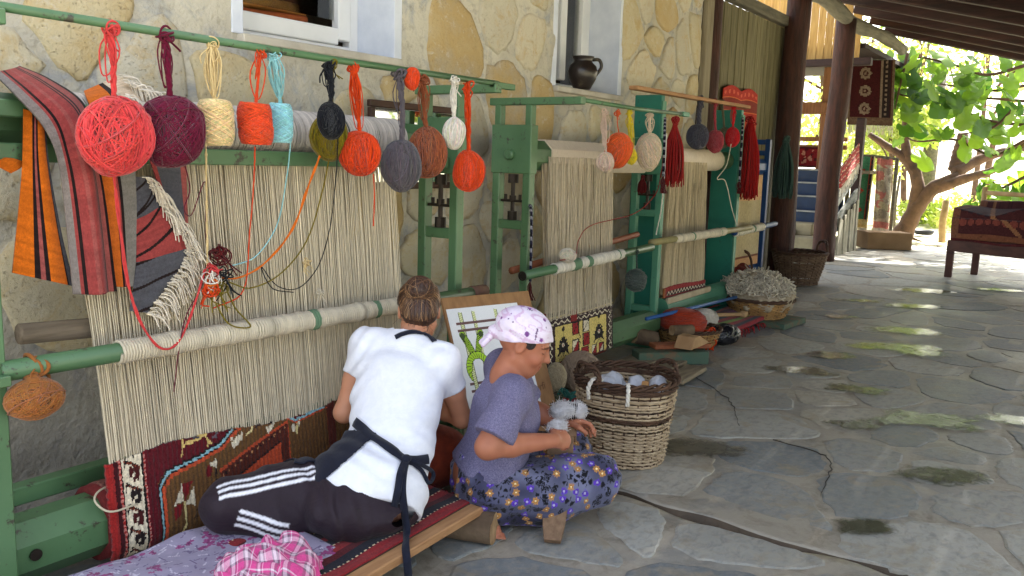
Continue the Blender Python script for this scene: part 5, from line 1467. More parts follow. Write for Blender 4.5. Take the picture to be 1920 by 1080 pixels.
for i in range(46):      # wisps on the nape
    s_ = HL(-.075 + g.normal(0, .01), g.normal(0, .03), -.055 + g.normal(0, .015)); L.append(spline([s_, s_ + g.normal(0, .008, 3) + [0, 0, -.012], s_ + g.normal(0, .014, 3) + [-.005, -.005, -.03]], 8))
V, F = tubes(np.array(L), .0007, 3); o = link('nape_wisps', mesh_np('nape_wisps', V, F, cols=np.tile(srgb(96, 66, 46), (len(V), 1))), M('hair_strand', None), hair, True); o['kind'] = 'stuff'

# apron
NAVY = cloth_mat('navy_cotton', srgb(26, 30, 46), srgb(20, 22, 36), wr=.25)
sb = bvh(shirt)
ap = ribbon('apron_waistband', sb, [(668, 792), (690, 815), (715, 832), (738, 848), (756, 862), (775, 865), (798, 862), (822, 857)], .034, NAVY, A, .008)
ribbon('apron_neck_strap', sb, [(742, 634), (755, 628), (775, 624), (800, 630), (815, 642)], .020, NAVY, A, .006)
kn = hit(sb, 757, 864, .014)
if kn is None: kn = tp(.06, -.13, .07)
m = MB(); V, F = ell_core(kn, .018, .018, .014, k=1.0); m.add(V, F); m.obj('apron_knot', NAVY, ap, smooth=True)
def tail(name, pts, w):
    P = spline(pts, 26); T = np.gradient(P, axis=0); T /= np.linalg.norm(T, axis=1, keepdims=True); V = []
    for i, (p, t_) in enumerate(zip(P, T)):
        s_ = unit(np.cross(t_, np.array([-.75, -.55, .25]) + .25 * math.sin(i * .35) * rt))
        V += [p - s_ * w / 2, p + s_ * w / 2]
    F = [(2 * i, 2 * i + 1, 2 * i + 3, 2 * i + 2) for i in range(25)]
    o = link(name, mesh_np(name, V, F), NAVY, ap, True); md = o.modifiers.new('thickness', 'SOLIDIFY'); md.thickness = .003
pb = bvh(pants)
tl_ = [kn, hit(sb, 748, 890, .012), hit(sb, 742, 925, .012), hit(sb, 740, 945, .02)]
tail('apron_tie', [p for p in tl_ if p is not None], .024)
e1 = hit(sb, 752, 930, .012); k1 = hit(pb, 757, 985, .014)
if k1 is None: k1 = kn + np.array([0, 0, -.2])
tl_ = [kn, hit(sb, 752, 895, .014), e1, k1, aY(760, 1022, 1.735), aY(763, 1048, 1.70), aY(766, 1085, 1.70)]
tail('apron_tie', [p for p in tl_ if p is not None], .026)
lp = [kn, hit(sb, 780, 872, .022), hit(sb, 803, 885, .018), hit(sb, 812, 905, .008), hit(sb, 800, 908, .008), hit(sb, 785, 885, .012), kn]
tail('apron_bow', [p for p in lp if p is not None], .014)
# apron panel wrapped round her side and over the near thigh: cloth lying on the body
def shell(name, src, keep, off, mat, parent):
    me = src.data; n = len(me.vertices); V = np.empty(n * 3, np.float32); me.vertices.foreach_get('co', V); V = V.reshape(-1, 3).astype(float)
    N = np.empty(n * 3, np.float32); me.vertices.foreach_get('normal', N); N = N.reshape(-1, 3)
    F = np.empty(len(me.polygons) * 4, np.int32); me.polygons.foreach_get('vertices', F); F = F.reshape(-1, 4)
    k = keep(V, N); F = F[k[F].all(1)]; u, inv = np.unique(F, return_inverse=True)
    o = link(name, mesh_np(name, V[u] + N[u] * off, inv.reshape(F.shape)), mat, parent, True)
    md = o.modifiers.new('thickness', 'SOLIDIFY'); md.thickness = .004; md.offset = 0
    sm = o.modifiers.new('soften', 'SMOOTH'); sm.factor = .5; sm.iterations = 6
    return o
q1, q2 = hit(sb, 700, 826), hit(sb, 632, 886)
if q1 is None: q1 = tp(-.06, -.1, .12)
if q2 is None: q2 = tp(-.14, -.08, .0)
pn_ = unit(np.cross(q2 - q1, unit(q1 - _c)))
if (tp(-.2, 0, .05) - q1) @ pn_ < 0: pn_ = -pn_
shell('apron_side', shirt, lambda V, N: (((V - q1) @ pn_) > 0) & (((V - pel) @ spine) < .17 + .25 * ((V - pel) @ fw)), .007, NAVY, A)
shell('apron_lap', pants, lambda V, N: (N[:, 2] > .45) & (((V - LH) @ unit(LK - LH)) < .17 + .05 * vnoise(V, 3, 12)) & (((V - LH) @ unit(LK - LH)) > -.1) & ((V - LH) @ np.array([.55, .83, 0]) > -.045), .006, NAVY, A)

# ================================================================== spinner in profile (headscarf, violet blouse, flowered trousers)
Bp = thing('person', 'barefoot person in headscarf, violet blouse and flowered trousers carding wool on the paving', 'person', (2.45, 1.85, 0))
pel = np.array([2.510, 1.850, .200]); nk = np.array([2.515, 1.775, .628])
spine = unit(nk - pel); fb = unit(np.array([.70, -.71, 0])); fb = unit(fb - spine * (fb @ spine)); lf = np.cross(spine, fb)      # forward, left
TB = np.stack([fb, lf, spine], 1)
def bp(f_, l_, u_): return pel + fb * f_ + lf * l_ + spine * u_
RS, LS = nk - lf * .150 - spine * .055 + fb * .01, nk + lf * .150 - spine * .055 + fb * .02
RE, RW = np.array([2.295, 1.690, .395]), np.array([2.530, 1.565, .385])
LE, LW = bp(.16, .20, .20), np.array([2.80, 1.685, .352])
hc = np.array([2.575, 1.742, .715]); hR = frame((.47, -.80, -.40), (.10, -.08, 1))
RH, LH = bp(.02, -.09, -.05), bp(.02, .09, -.05)
RK, RA = np.array([2.735, 1.505, .190]), np.array([2.60, 1.80, .075])
LK, LA = np.array([2.935, 1.745, .190]), np.array([2.62, 1.66, .080])
def torsoB(B, g=0.0, k=.05):
    B.ell(bp(0, 0, 0), (.140 + g, .175 + g, .13 + g), TB, 0)
    B.ell(bp(.025, 0, .13), (.114 + g, .140 + g, .13 + g), TB, k)
    B.ell(bp(.02, 0, .27), (.108 + g, .146 + g, .13 + g), TB, k)
    B.ell(bp(.09, 0, .235), (.055 + g, .115 + g, .06 + g), TB, .05)
    B.cone(RS, LS, .055 + g, .055 + g, .04)
B = Body((2.1, 1.36, .0), (3.08, 2.22, .96), .0048)
torsoB(B, -.006)
B.cone(nk - spine * .03, hc - hR[:, 2] * .055 - hR[:, 0] * .012, .056, .049, .03)
head(B, hc, hR, 1.0)
for S_, E_, W_ in ((RS, RE, RW), (LS, LE, LW)):
    B.chain([S_, (S_ + E_) / 2, E_], [.052, .052, .043], .025); B.chain([E_, E_ * .65 + W_ * .35, W_], [.043, .042, .027], .02)
hand(B, RW, (.85, -.15, -.1), (.2, .75, -.5), 1, .80, 1.0, .1)
hand(B, LW, (.70, -.62, .05), (-.35, -.45, -.75), -1, .70, 1.0, .14)
B.chain([RH, RK], [.08, .055], .03).chain([RK, RA], [.05, .036], .02).chain([LH, LK], [.08, .055], .03).chain([LK, LA], [.05, .036], .02)
# bare foot that shows under the hem: heel, arch, five toes
an = np.array([2.470, 1.830, .075]); to = np.array([2.405, 1.735, .030]); fd = unit(to - an); fl = unit(np.cross((0, 0, 1), fd))
B.cone(np.array([2.58, 1.88, .10]), an, .042, .036, .02); B.cone(an + [0, 0, -.015], to, .036, .030, .02)
for i in range(5):
    q = to + fd * (.020 - .006 * i) + fl * (.028 - .0145 * i) - [0, 0, .006]; B.cone(q, q + fd * (.028 - .003 * i), .0115 - .001 * i, .0105 - .001 * i, .004)
B.cut((0, 0, .012), (0, 0, -1))
def colB(V):
    c = skin_cols(V, srgb(164, 104, 78), 13)
    Q = (V - hc) @ hR / 1.0
    lip = (np.abs(Q[:, 2] + .058) < .010) & (np.abs(Q[:, 1]) < .022) & (Q[:, 0] > .080); c[lip] *= np.array([.85, .62, .62])
    br = (np.abs(Q[:, 2] - .030 + np.abs(Q[:, 1]) * .12) < .005) & (np.abs(np.abs(Q[:, 1]) - .034) < .020) & (Q[:, 0] > .06); c[br] *= .35
    lid = (np.abs(Q[:, 2] - .003) < .0026) & (np.abs(np.abs(Q[:, 1]) - .034) < .015) & (Q[:, 0] > .07); c[lid] *= .30
    chk = np.exp(-(((np.abs(Q[:, 1]) - .045) / .02) ** 2 + ((Q[:, 2] + .03) / .025) ** 2)) * (Q[:, 0] > .03); c[:, 1] *= 1 - .14 * chk; c[:, 2] *= 1 - .14 * chk
    return c
surf(B, 'body', SKIN, Bp, colB)
print('B body', B.n)
# blouse
B = Body((2.15, 1.45, .12), (2.90, 2.15, .74), .0052)
torsoB(B, .008, .06)
for S_, E_ in ((RS, RE), (LS, LE)): B.cone(S_, S_ + (E_ - S_) * .82, .066, .078, .04)
G = B.grid(); uu = (G - pel) @ spine; ff = (G - pel) @ fb; ll = (G - pel) @ lf
def blouse_folds(G):
    uu = (G - pel) @ spine; ff = (G - pel) @ fb; ll = (G - pel) @ lf; P3 = np.stack([ff * 8 + ll * 5, ll * 8, uu * 2.6], -1)
    return (np.abs(vnoise(P3, 18)) - .3) * .016 + .004 * np.sin(ff * 70 + 5 * vnoise(P3, 19)) * np.clip(.5 + vnoise(G, 20, 7), 0, 1)
B.disp(blouse_folds)
B.f = np.maximum(B.f, (-(uu - .040)).astype(np.float32))
B.f = np.maximum(B.f, np.where(np.abs(ll) < .085, uu - np.linalg.norm(nk - pel) + .004 - 1.0 * np.clip(np.abs(ll) - .05, 0, 1) + .30 * np.clip(ff, 0, 1), -1.))
for S_, E_ in ((RS, RE), (LS, LE)):
    dn = unit(E_ - S_); q = S_ + (E_ - S_) * .80; dd = (G - q) @ dn; rad = np.linalg.norm(G - q - dd[..., None] * dn, axis=-1)
    B.f = np.where((rad < .115) & (dd > 0) & (np.abs(ll) > .12), np.maximum(B.f, dd.astype(np.float32)), B.f)
B.f = B.f.astype(np.float32)
t = NT('violet_melange'); v = t.coord()
c = t.ramp(t.noise(v, 210, 5, .8), [(.35, srgb(82, 78, 108)), (.5, srgb(106, 101, 132)), (.68, srgb(140, 137, 162))]); c = t.mix(t.ramp(t.noise(v, 7, 4), [(.4, (0, 0, 0)), (.7, (.35, .35, .35))]), c, srgb(74, 70, 98)); t.base(c); t.rough(.92)
w1 = t.math('ABSOLUTE', t.math('SUBTRACT', t.noise(t.coord('Object', (1, 1, .6)), 10, 3, .5, 1.4), .5)); t.bump(t.math('ADD', w1, t.math('MULTIPLY', t.noise(v, 500, 2), .06)), .35, .03)
blouse = surf(B, 'blouse', t.m, Bp)
# flowered shalwar: wide cloth over crossed legs
SB = Body((2.2, 1.36, .0), (3.12, 2.15, .46), .0037)
SB.ell(bp(.015, 0, .02), (.152, .188, .15), TB, 0); SB.ell(pel + [.03, -.02, -.07], (.16, .16, .10), None, .06)
SB.chain([RH, RH * .5 + RK * .5, RK], [.115, .112, .096], .06).chain([LH, LH * .5 + LK * .5, LK], [.115, .108, .092], .06)
SB.chain([RK, RK * .5 + RA * .5, RA], [.085, .078, .06], .06).chain([LK, LK * .5 + LA * .5, LA], [.085, .075, .06], .06)
SB.ell((2.66, 1.725, .115), (.18, .16, .085), frame((.7, -.7, 0)), .07)
SB.cone((2.55, 1.745, .085), (2.78, 1.59, .10), .07, .075, .06)
def shalwar_folds(G):
    P3 = np.stack([G[..., 0] * 6 + G[..., 1] * 10, G[..., 1] * 5 - G[..., 0] * 3, G[..., 2] * 12], -1)
    return (np.abs(vnoise(P3, 28)) - .3) * .024 + np.abs(vnoise(P3, 29, 2.2)) * .008
SB.disp(shalwar_folds); G = SB.grid()
SB.cut((0, 0, .016), (0, 0, -1)); ru = (G - pel) @ spine; rr_ = np.linalg.norm(G - pel - ru[..., None] * spine, axis=-1); SB.f = np.maximum(SB.f, np.where(rr_ < .24, ru - .085 - .35 * np.clip(rr_ - .15, 0, 1), -1).astype(np.float32))
def flowers(V):
    g = np.random.default_rng(6); n = len(V)
    base = np.array(srgb(60, 60, 84)); lite = np.array(srgb(112, 114, 140)); dk = np.array(srgb(38, 36, 58))
    w = np.clip(.5 + .9 * vnoise(V, 41, 14), 0, 1)[:, None]; c = base * (1 - w) + lite * w
    w2 = np.clip(vnoise(V, 42, 9) * 1.8 - .3, 0, 1)[:, None]; c = c * (1 - w2) + dk * w2
    pts_ = V[g.permutation(n)]; ctr = []
    cand = pts_[:9000].copy()
    while len(cand) and len(ctr) < 640:
        p = cand[0]; ctr.append(p); cand = cand[((cand - p) ** 2).sum(1) > .027 ** 2]
    purple, gold, ink, pale = np.array(srgb(92, 58, 176)), np.array(srgb(176, 126, 68)), np.array(srgb(22, 22, 28)), np.array(srgb(166, 160, 196))
    for i, p in enumerate(ctr):
        d = V - p; r = np.linalg.norm(d, axis=1); m = r < .024
        if not m.any(): continue
        idx = np.where(m)[0]; q = d[idx]; nrm_ = unit(np.mean(q, 0) + [0, -.3, .8]); e1 = unit(np.cross(nrm_, [.3, .2, 1])); e2 = np.cross(nrm_, e1)
        a = np.arctan2(q @ e2, q @ e1) + g.uniform(0, 6); rr = r[idx]; kind = i % 4
        if kind == 0:
            pet = rr < .0125 * (1 + .22 * np.cos(5 * a)); c[idx[pet]] = purple; c[idx[rr < .005]] = pale; ring = (rr > .006) & (rr < .008); c[idx[ring]] = purple * .5
        elif kind == 1:
            pet = rr < .0125 * (1 + .25 * np.cos(8 * a)); c[idx[pet]] = gold; c[idx[(rr < .0035)]] = np.array(srgb(238, 214, 160)); c[idx[(rr > .0040) & (rr < .0058)]] = np.array(srgb(120, 72, 40))
        elif kind == 2:
            pet = (rr < .015 * (1 + .25 * np.cos(4 * a))) & (np.abs(np.sin(a * 3 + rr * 500)) > .35); c[idx[pet]] = ink
        else:
            lv = (np.abs(np.sin(2 * a)) < .42) & (rr > .005) & (rr < .021); c[idx[lv]] = ink
    return np.clip(c, 0, 1)
surf(SB, 'flowered_trousers', cloth_mat('flowered_cotton', attr=True, wr=.3, wscale=9), Bp, flowers)
# headscarf
B = Body(hc - .22, hc + .22, .0042)
def HL(x, y, z): return hc + hR @ (np.array([x, y, z]) * 1.0)
B.ell(HL(-.014, 0, .036), np.array([.109, .091, .101]) * 1.0, hR, 0); B.ell(HL(-.07, 0, .045), np.array([.062, .075, .062]) * 1.0, hR, .03)
B.ell(HL(-.112, .0, .0), (.030, .034, .024), hR, .014); B.cone(HL(-.115, 0, -.005), HL(-.145, .02, -.07), .018, .011, .010); B.cone(HL(-.115, 0, -.005), HL(-.135, -.03, -.065), .016, .010, .010)
G = B.grid(); Q = (G - hc) @ hR / 1.0
band = Q[..., 2] - .15 * Q[..., 0]
B.f += (.0052 * np.sin(band * 105 + Q[..., 0] * 26 + 3.0 * vnoise(Q, 7, 16))).astype(np.float32) * np.clip(1.1 - np.abs(band - .035) / .045, 0.1, 1)
B.f = np.maximum(B.f, np.where(Q[..., 0] > -.10, (-(Q[..., 2] - .018 - .36 * np.clip(Q[..., 0], -.1, .2) + .10 * np.clip(-Q[..., 0], 0, .12))), B.f).astype(np.float32))
def scarf(V):
    Q = (V - hc) @ hR / 1.0; c = np.tile(np.array(srgb(226, 214, 232)), (len(V), 1)); g = np.random.default_rng(9)
    w = np.clip(vnoise(V, 51, 22) * 1.4 - .2, 0, 1)[:, None]; c = c * (1 - w) + np.array(srgb(206, 186, 216)) * w
    pk = np.abs(vnoise(Q * np.array([1, 1, 3.2]), 52, 20)) < .10; c[pk] = c[pk] * .55 + np.array(srgb(186, 120, 176)) * .45
    for (x, y, z, n_) in ((-.03, -.03, .13, 12), (-.09, -.05, .05, 9), (.03, -.085, .045, 8), (-.06, .03, .13, 10), (-.02, .085, .06, 10), (.05, -.05, .10, 5), (-.11, 0, .05, 9)):
        ctr = np.array([x, y, z])
        for k_ in range(n_):
            q = ctr + g.normal(0, .018, 3); m = np.linalg.norm(Q - q, axis=1) < g.uniform(.007, .013); c[m] = np.array(srgb(126, 74, 142)) * g.uniform(.75, 1.25)
        for k_ in range(3):
            d_ = unit(g.normal(0, 1, 3)); 
            for s_ in np.linspace(.0, .04, 8):
                m = np.linalg.norm(Q - ctr - d_ * s_, axis=1) < .0035; c[m] = np.array(srgb(92, 60, 104))
    return np.clip(c, 0, 1)
surf(B, 'headscarf', cloth_mat('printed_voile', attr=True, wr=.25, wscale=16), Bp, scarf)
B = Body(hc - .17, hc + .17, .0036)
B.ell(HL(-.012, 0, .030), np.array([.0995, .0795, .0935]), hR, 0); B.ell(HL(.03, 0, -.01), (.058, .067, .06), hR, .02)
G = B.grid(); Q = (G - hc) @ hR; ay = np.abs(Q[..., 1])
keep = ((((Q[..., 0] - .022) / .023) ** 2 + ((Q[..., 2] - .020) / .022) ** 2 < 1))
B.f = np.where(keep, B.f + (.0012 * np.sin(Q[..., 0] * 420 + Q[..., 2] * 160)), .02).astype(np.float32)
surf(B, 'hair', M('dark_hair', srgb(38, 28, 26), srgb(26, 20, 20), rough=.5, scale=60, bump=.4, bscale=200, bdist=.003), Bp)
# ------------------------------------------------------------------ striped kilims thrown over the near loom
def zpx(p): return (p[0] / 2.118, 110 + p[1] / 2.118)
def edge3(pts, Y):
    Y = np.interp(np.linspace(0, 1, len(pts)), np.linspace(0, 1, len(Y)), Y)
    return np.array([aY(*zpx(p), y) for p, y in zip(pts, Y)])
def drape(name, left, right, YL, YR_, cols, parent, seed, ripple=.012, mottled=.20, thick=.006, cross=None):
    l3, r3 = spline(edge3(left, YL), 90), spline(edge3(right, YR_), 90)
    im = Img(.3, .9, .005, (0, 0, 0))
    for a, b, c in cols: im.rect(a * .3, b * .3, 0, 1, c)
    if cross: cross(im)
    g = np.random.default_rng(seed)
    im.a *= (1 + mottled * (vnoise(np.stack([im.X * 6, im.Y * 60, 0 * im.X], -1), seed)))[..., None]; im.soft(.06, seed)
    def fn(U, V_):
        i = np.clip(V_ * 89, 0, 88.999); k = i.astype(int); f = (i - k)[..., None]
        L = l3[k] * (1 - f) + l3[k + 1] * f; R_ = r3[k] * (1 - f) + r3[k + 1] * f
        P = L * (1 - U[..., None]) + R_ * U[..., None]
        P[..., 1] += -ripple * np.sin(U * math.pi) - ripple * .5 * np.sin(U * 9 + seed + V_ * 2) * V_
        return P
    return patch(name, im, fn, FLATW, parent, thick=thick)
DRED, BLK2, ORA, GRY, DGR, PNK = srgb(140, 60, 58), srgb(32, 23, 23), srgb(190, 96, 22), srgb(124, 116, 112), srgb(76, 76, 82), srgb(142, 74, 70)
kl = thing('kilim', 'striped dusty red and orange kilim thrown over the near end of the front loom', 'kilim', aY(60, 300, 2.6))
drape('back_fold', [(95, 200), (88, 400), (68, 620), (46, 850)], [(172, 230), (190, 420), (242, 690), (296, 905)], [2.585, 2.56], [2.575, 2.55], [(0, .34, ORA), (.34, .41, BLK2), (.41, .48, PNK), (.48, .55, BLK2), (.55, .86, ORA), (.86, .90, BLK2), (.90, 1, DGR)], kl, 1)
drape('front_fold', [(-25, 62), (60, 150), (165, 265), (225, 390), (255, 560), (296, 937)], [(75, 35), (195, 85), (330, 180), (365, 330), (410, 520), (458, 922)], [2.70, 2.56, 2.53, 2.52, 2.515, 2.51], [2.80, 2.72, 2.60, 2.53, 2.52, 2.52],
      [(0, .17, GRY), (.17, .21, DRED), (.21, .265, BLK2), (.265, .40, DRED), (.40, .46, PNK), (.46, .63, DRED), (.63, .66, BLK2), (.66, .70, PNK), (.70, .73, BLK2), (.745, .93, PNK), (.93, 1, BLK2)], kl, 2, .03)
drape('side_fold', [(345, 190), (400, 480), (455, 905)], [(430, 200), (535, 470), (541, 905)], [2.60, 2.545, 2.54], [2.60, 2.555, 2.55], [(0, .30, srgb(190, 96, 34)), (.30, .36, BLK2), (.36, .42, DRED), (.42, .5, BLK2), (.5, 1, srgb(120, 116, 110))], kl, 3, .006)
drape('hem_corner', [(-30, 400), (-5, 430), (40, 455)], [(20, 400), (60, 402), (105, 415)], [2.60, 2.60], [2.60, 2.60], [(0, 1, ORA)], kl, 7, .004)
k2 = thing('kilim', 'dark grey and red kilim with white fringe hanging beside the striped one', 'kilim', aY(280, 420, 2.56))
drape('back_layer', [(585, 380), (640, 540), (700, 700), (735, 780)], [(735, 400), (738, 560), (742, 700), (748, 780)], [2.575], [2.585], [(0, .12, DRED), (.12, .8, DGR), (.8, 1, PNK)], k2, 4, .006)
def dia(im):
    for k in range(6): im.line([(-.05, .1 + k * .17), (.35, .0 + k * .17)], .02, BLK2)
    im.rect(0, .3, .28, .58, DRED)
    for y in (.26, .40, .55): im.line([(-.02, y), (.32, y - .14)], .02, BLK2)
fl = [(542, 470), (541, 650), (538, 820), (513, 1002)]; fr_ = [(570, 470), (645, 590), (737, 765), (582, 1008)]
drape('front_layer', fl, fr_, [2.55, 2.545, 2.54], [2.55, 2.54, 2.535], [(0, 1, DGR)], k2, 5, .008, cross=dia)
drape('top_fold', [(335, 135), (345, 165), (365, 215)], [(470, 72), (560, 130), (600, 200)], [2.74, 2.66, 2.62], [2.76, 2.68, 2.62], [(0, .4, ORA), (.4, .52, BLK2), (.52, 1, srgb(196, 176, 150))], k2, 6, .004)
def fringe(parent, edge, out, n, ln, seed, name='fringe', col=(216, 206, 188), r=.0022, per=5):
    g = np.random.default_rng(seed); E = spline(edge, n); L = []
    for i, e in enumerate(E):
        for k in range(per):
            q = out + g.normal(0, .25, 3) * np.linalg.norm(out); l = ln * g.uniform(.6, 1.15)
            a = e + g.normal(0, .004, 3); L.append(spline([a, a + q * l * .5 + [0, 0, -.15 * l], a + q * l * .8 + [0, 0, -.8 * l] + g.normal(0, .004, 3)], 7))
    V, F = tubes(np.array(L), r, 3); c = np.array(srgb(*col))[None] * (1 + np.repeat(g.normal(0, .1, (len(L), 1)), 21, 0))
    o = link(name, mesh_np(name, V, F, cols=np.clip(c, 0, 1)), THREAD, parent, True); o['kind'] = 'stuff'; return o
fringe(k2, edge3(fr_, [2.545, 2.532, 2.528]), np.array([.75, -.25, -.1]), 42, .075, 1)
fringe(k2, edge3([(480, 75), (560, 125), (620, 150)], [2.70, 2.64, 2.62]), np.array([.6, -.6, .1]), 16, .07, 2)
fringe(k2, edge3([(500, 150), (540, 170), (600, 190)], [2.64, 2.62, 2.6]), np.array([.5, -.6, .0]), 10, .06, 3)

# ------------------------------------------------------------------ low weaving bench
BT = .138
bench = thing('weaving_bench', 'low plank bench on a log in front of the big loom', 'bench', (1.9, 2.0, 0))
m = MB(); m.bar((.95, 1.690, BT - .016), (2.405, 1.778, BT - .016), .055, .032, bev=.004); m.obj('front_plank', WOOD, bench)
for i in range(3):
    m = MB(); m.bar((.95, 1.80 + i * .17, BT - .018), (2.39, 1.886 + i * .17, BT - .018), .15, .028, bev=.004); m.obj('plank', GWOOD, bench)
LOGE = M('cut_log_end', srgb(176, 146, 108), srgb(136, 106, 74), rough=.85, scale=22, bump=.4, bscale=40)
LOGB = M('log_bark', srgb(120, 100, 78), srgb(84, 68, 52), rough=.9, scale=8, bump=.8, bscale=22, bdist=.012)
def log(name, a, b, r, label=None, parent=None, seed=0):
    a = np.asarray(a, float); b = np.asarray(b, float); k = 18; t_ = unit(b - a); u = unit(np.cross(t_, (0, 0, 1))); w = np.cross(u, t_); g = np.random.default_rng(seed); V = []
    rr = r * (1 + .08 * np.sin(np.arange(k) * 2 * math.pi / k * 2 + seed) + g.normal(0, .025, k))
    for p in (a, a * .67 + b * .33, a * .33 + b * .67, b):
        rj = rr * (1 + g.normal(0, .015, k))
        for j in range(k): V.append(p + rj[j] * (u * math.cos(j * 2 * math.pi / k) + w * math.sin(j * 2 * math.pi / k)))
    F = [(i * k + j, i * k + (j + 1) % k, (i + 1) * k + (j + 1) % k, (i + 1) * k + j) for i in range(3) for j in range(k)]
    body = link(name, mesh_np(name, V, F), LOGB, parent, True)
    for nm, i0 in (('cut_end', 0), ('cut_end', 3)):
        ring = np.array(V[i0 * k:(i0 + 1) * k]); cc = ring.mean(0); off = t_ * (.002 if i0 else -.002)
        VV = np.vstack([ring + off * .5, cc + (ring - cc) * .9 + off, cc + (ring - cc) * .4 + off * .4, [cc + off]]); FF = []
        for q in range(2): FF += [(q * k + j, q * k + (j + 1) % k, (q + 1) * k + (j + 1) % k, (q + 1) * k + j) for j in range(k)]
        FF += [(2 * k + j, 2 * k + (j + 1) % k, 3 * k) for j in range(k)]
        if i0 == 0: FF = [f[::-1] for f in FF]
        link(nm, mesh_np(nm, VV, FF), LOGE, body if parent is None else body, False)
    return body
log('support_log', (2.275, 1.98, .060), (2.372, 1.705, .060), .060, parent=bench, seed=2)
log('support_log', (1.15, 1.95, .062), (1.35, 1.80, .062), .062, parent=bench, seed=3)
# red and navy striped runner on the bench
NV, WN, RD3 = srgb(30, 30, 40), srgb(78, 22, 28), srgb(128, 34, 38)
im = Img(1.22, .58, .006, WN)
pat = [(0, .05, RD3), (.05, .09, NV), (.09, .12, WN), (.12, .16, RD3), (.16, .20, NV), (.20, .23, RD3), (.23, .28, srgb(52, 40, 46)), (.28, .33, RD3), (.33, .38, NV), (.38, .42, WN), (.42, .46, RD3), (.46, .5, NV), (.5, .58, RD3)]
for a, b_, c_ in pat: im.rect(0, 2, a, b_, c_)
for y in (.05, .16, .28, .38, .46):
    for k in range(60): im.rect(k * .021, k * .021 + .007, y - .004, y + .003, srgb(206, 186, 150))
im.soft(.1, 5)
def runner(U, V_):
    x = 1.20 + U * 1.17; yf = 1.735 + (x - 1.2) * .060; y = yf + V_ * .56
    return np.stack([x, y, BT + .006 + .004 * np.sin(U * 23 + V_ * 7) * (V_ > .06) + .003 * vnoise(np.stack([x * 14, y * 14, 0 * x], -1), 3)], -1)
rn = patch('bench_runner', im, runner, FLATW, thick=.006); tag(rn, 'dark red and navy striped runner rug spread over the low bench', 'rug')
fr2 = fringe(rn, np.array([(2.37, 1.82, BT), (2.37, 2.1, BT), (2.37, 2.34, BT)]), np.array([.8, -.1, -.1]), 20, .05, 9, 'end_fringe', (110, 30, 36), .0025, 4)
# lilac flowered cloth
im = Img(.75, .50, .0045, srgb(146, 138, 160)); g = np.random.default_rng(12)
im.a *= (1 + .12 * vnoise(np.stack([im.X * 30, im.Y * 30, 0 * im.X], -1), 2))[..., None]
for k in range(420):
    x, y = g.uniform(0, .75), g.uniform(0, .5)
    im.line([(x, y), (x + g.normal(0, .016), y + g.normal(0, .016))], .005, srgb(*((104, 92, 124) if k % 3 else (190, 184, 200))))
for k in range(80):
    x, y, s_ = g.uniform(0, .75), g.uniform(0, .5), g.uniform(.010, .020); c_ = np.array(srgb(138, 62, 112)) * g.uniform(.8, 1.2)
    for q in range(9): im.disc(x + s_ * g.normal(0, .6), y + s_ * g.normal(0, .6), s_ * g.uniform(.25, .5), c_ * g.uniform(.75, 1.15))
    im.disc(x, y, s_ * .25, srgb(96, 40, 84))
def lilac(U, V_):
    x = .98 + U * .80; y = 1.90 + V_ * .47 - .02 * U; z = BT + .014 + .006 * np.sin(U * 11 + V_ * 6) + .006 * vnoise(np.stack([x * 12, y * 12, 0 * x], -1), 6)
    return np.stack([x, y, z], -1)
o = patch('flowered_cloth', im, lilac, cloth_mat('lilac_cotton', attr=True, wr=.2), thick=.003); tag(o, 'lilac cloth with magenta flowers spread at the near end of the bench', 'cloth')
# pink checked cloth, bunched
im = Img(.6, .45, .004, srgb(206, 78, 140))
def sett(q):
    r_ = np.mod(q, .082); out = np.tile(np.array(srgb(198, 70, 132)), q.shape + (1,))
    for lo_, hi_, c_ in ((.034, .044, (116, 84, 104)), (.044, .062, (208, 186, 198)), (.062, .072, (116, 84, 104)), (.076, .079, (222, 206, 216))): out[(r_ >= lo_) & (r_ < hi_)] = srgb(*c_)
    return out
im.a = .5 * sett(im.X) + .5 * sett(im.Y); im.soft(.05, 8)
def pinkc(U, V_):
    a = (U - .5) * 2; b = (V_ - .5) * 2
    x0 = aZ(505, 1075, .16)
    h = .085 * np.clip(1 - (np.abs(a) ** 2.2 + np.abs(b) ** 2.2), 0, 1) ** .7
    n1 = vnoise(np.stack([a * 2.2, b * 2.2, 0 * a], -1), 15); n2 = np.abs(vnoise(np.stack([a * 3.6 + 2, b * 3.6, 0 * a], -1), 16))
    rx = unit([.62, -.78, 0]); ry = unit([.78, .62, 0])
    P = x0 + rx * (a * .145)[..., None] + ry * (b * .12)[..., None]
    P[..., 2] = BT + .02 + h * (1 + .25 * n1) + .03 * n2 * (h > .01); P[..., 0] += .02 * n1; P[..., 1] += .02 * n2
    return P
o = patch('checked_cloth', im, pinkc, cloth_mat('pink_check', attr=True, wr=.3, wscale=14), thick=.003); tag(o, 'bunched pink and white checked cloth on the bench', 'cloth')
# rust coloured cushion between the two people
B = Body((2.42, 1.95, 0), (2.85, 2.42, .34), .008); B.ell((2.62, 2.20, .15), (.16, .15, .13), frame((.6, .8, 0)), 0); B.cut((0, 0, .02), (0, 0, -1))
G = B.grid(); B.f += (vnoise(G, 5, 12) * .008).astype(np.float32)
o = surf(B, 'floor_cushion', cloth_mat('rust_wool', srgb(140, 58, 36), srgb(112, 46, 32), wr=.3, weave=300), None); tag(o, 'rust brown stuffed floor cushion behind the person in the headscarf', 'cushion')

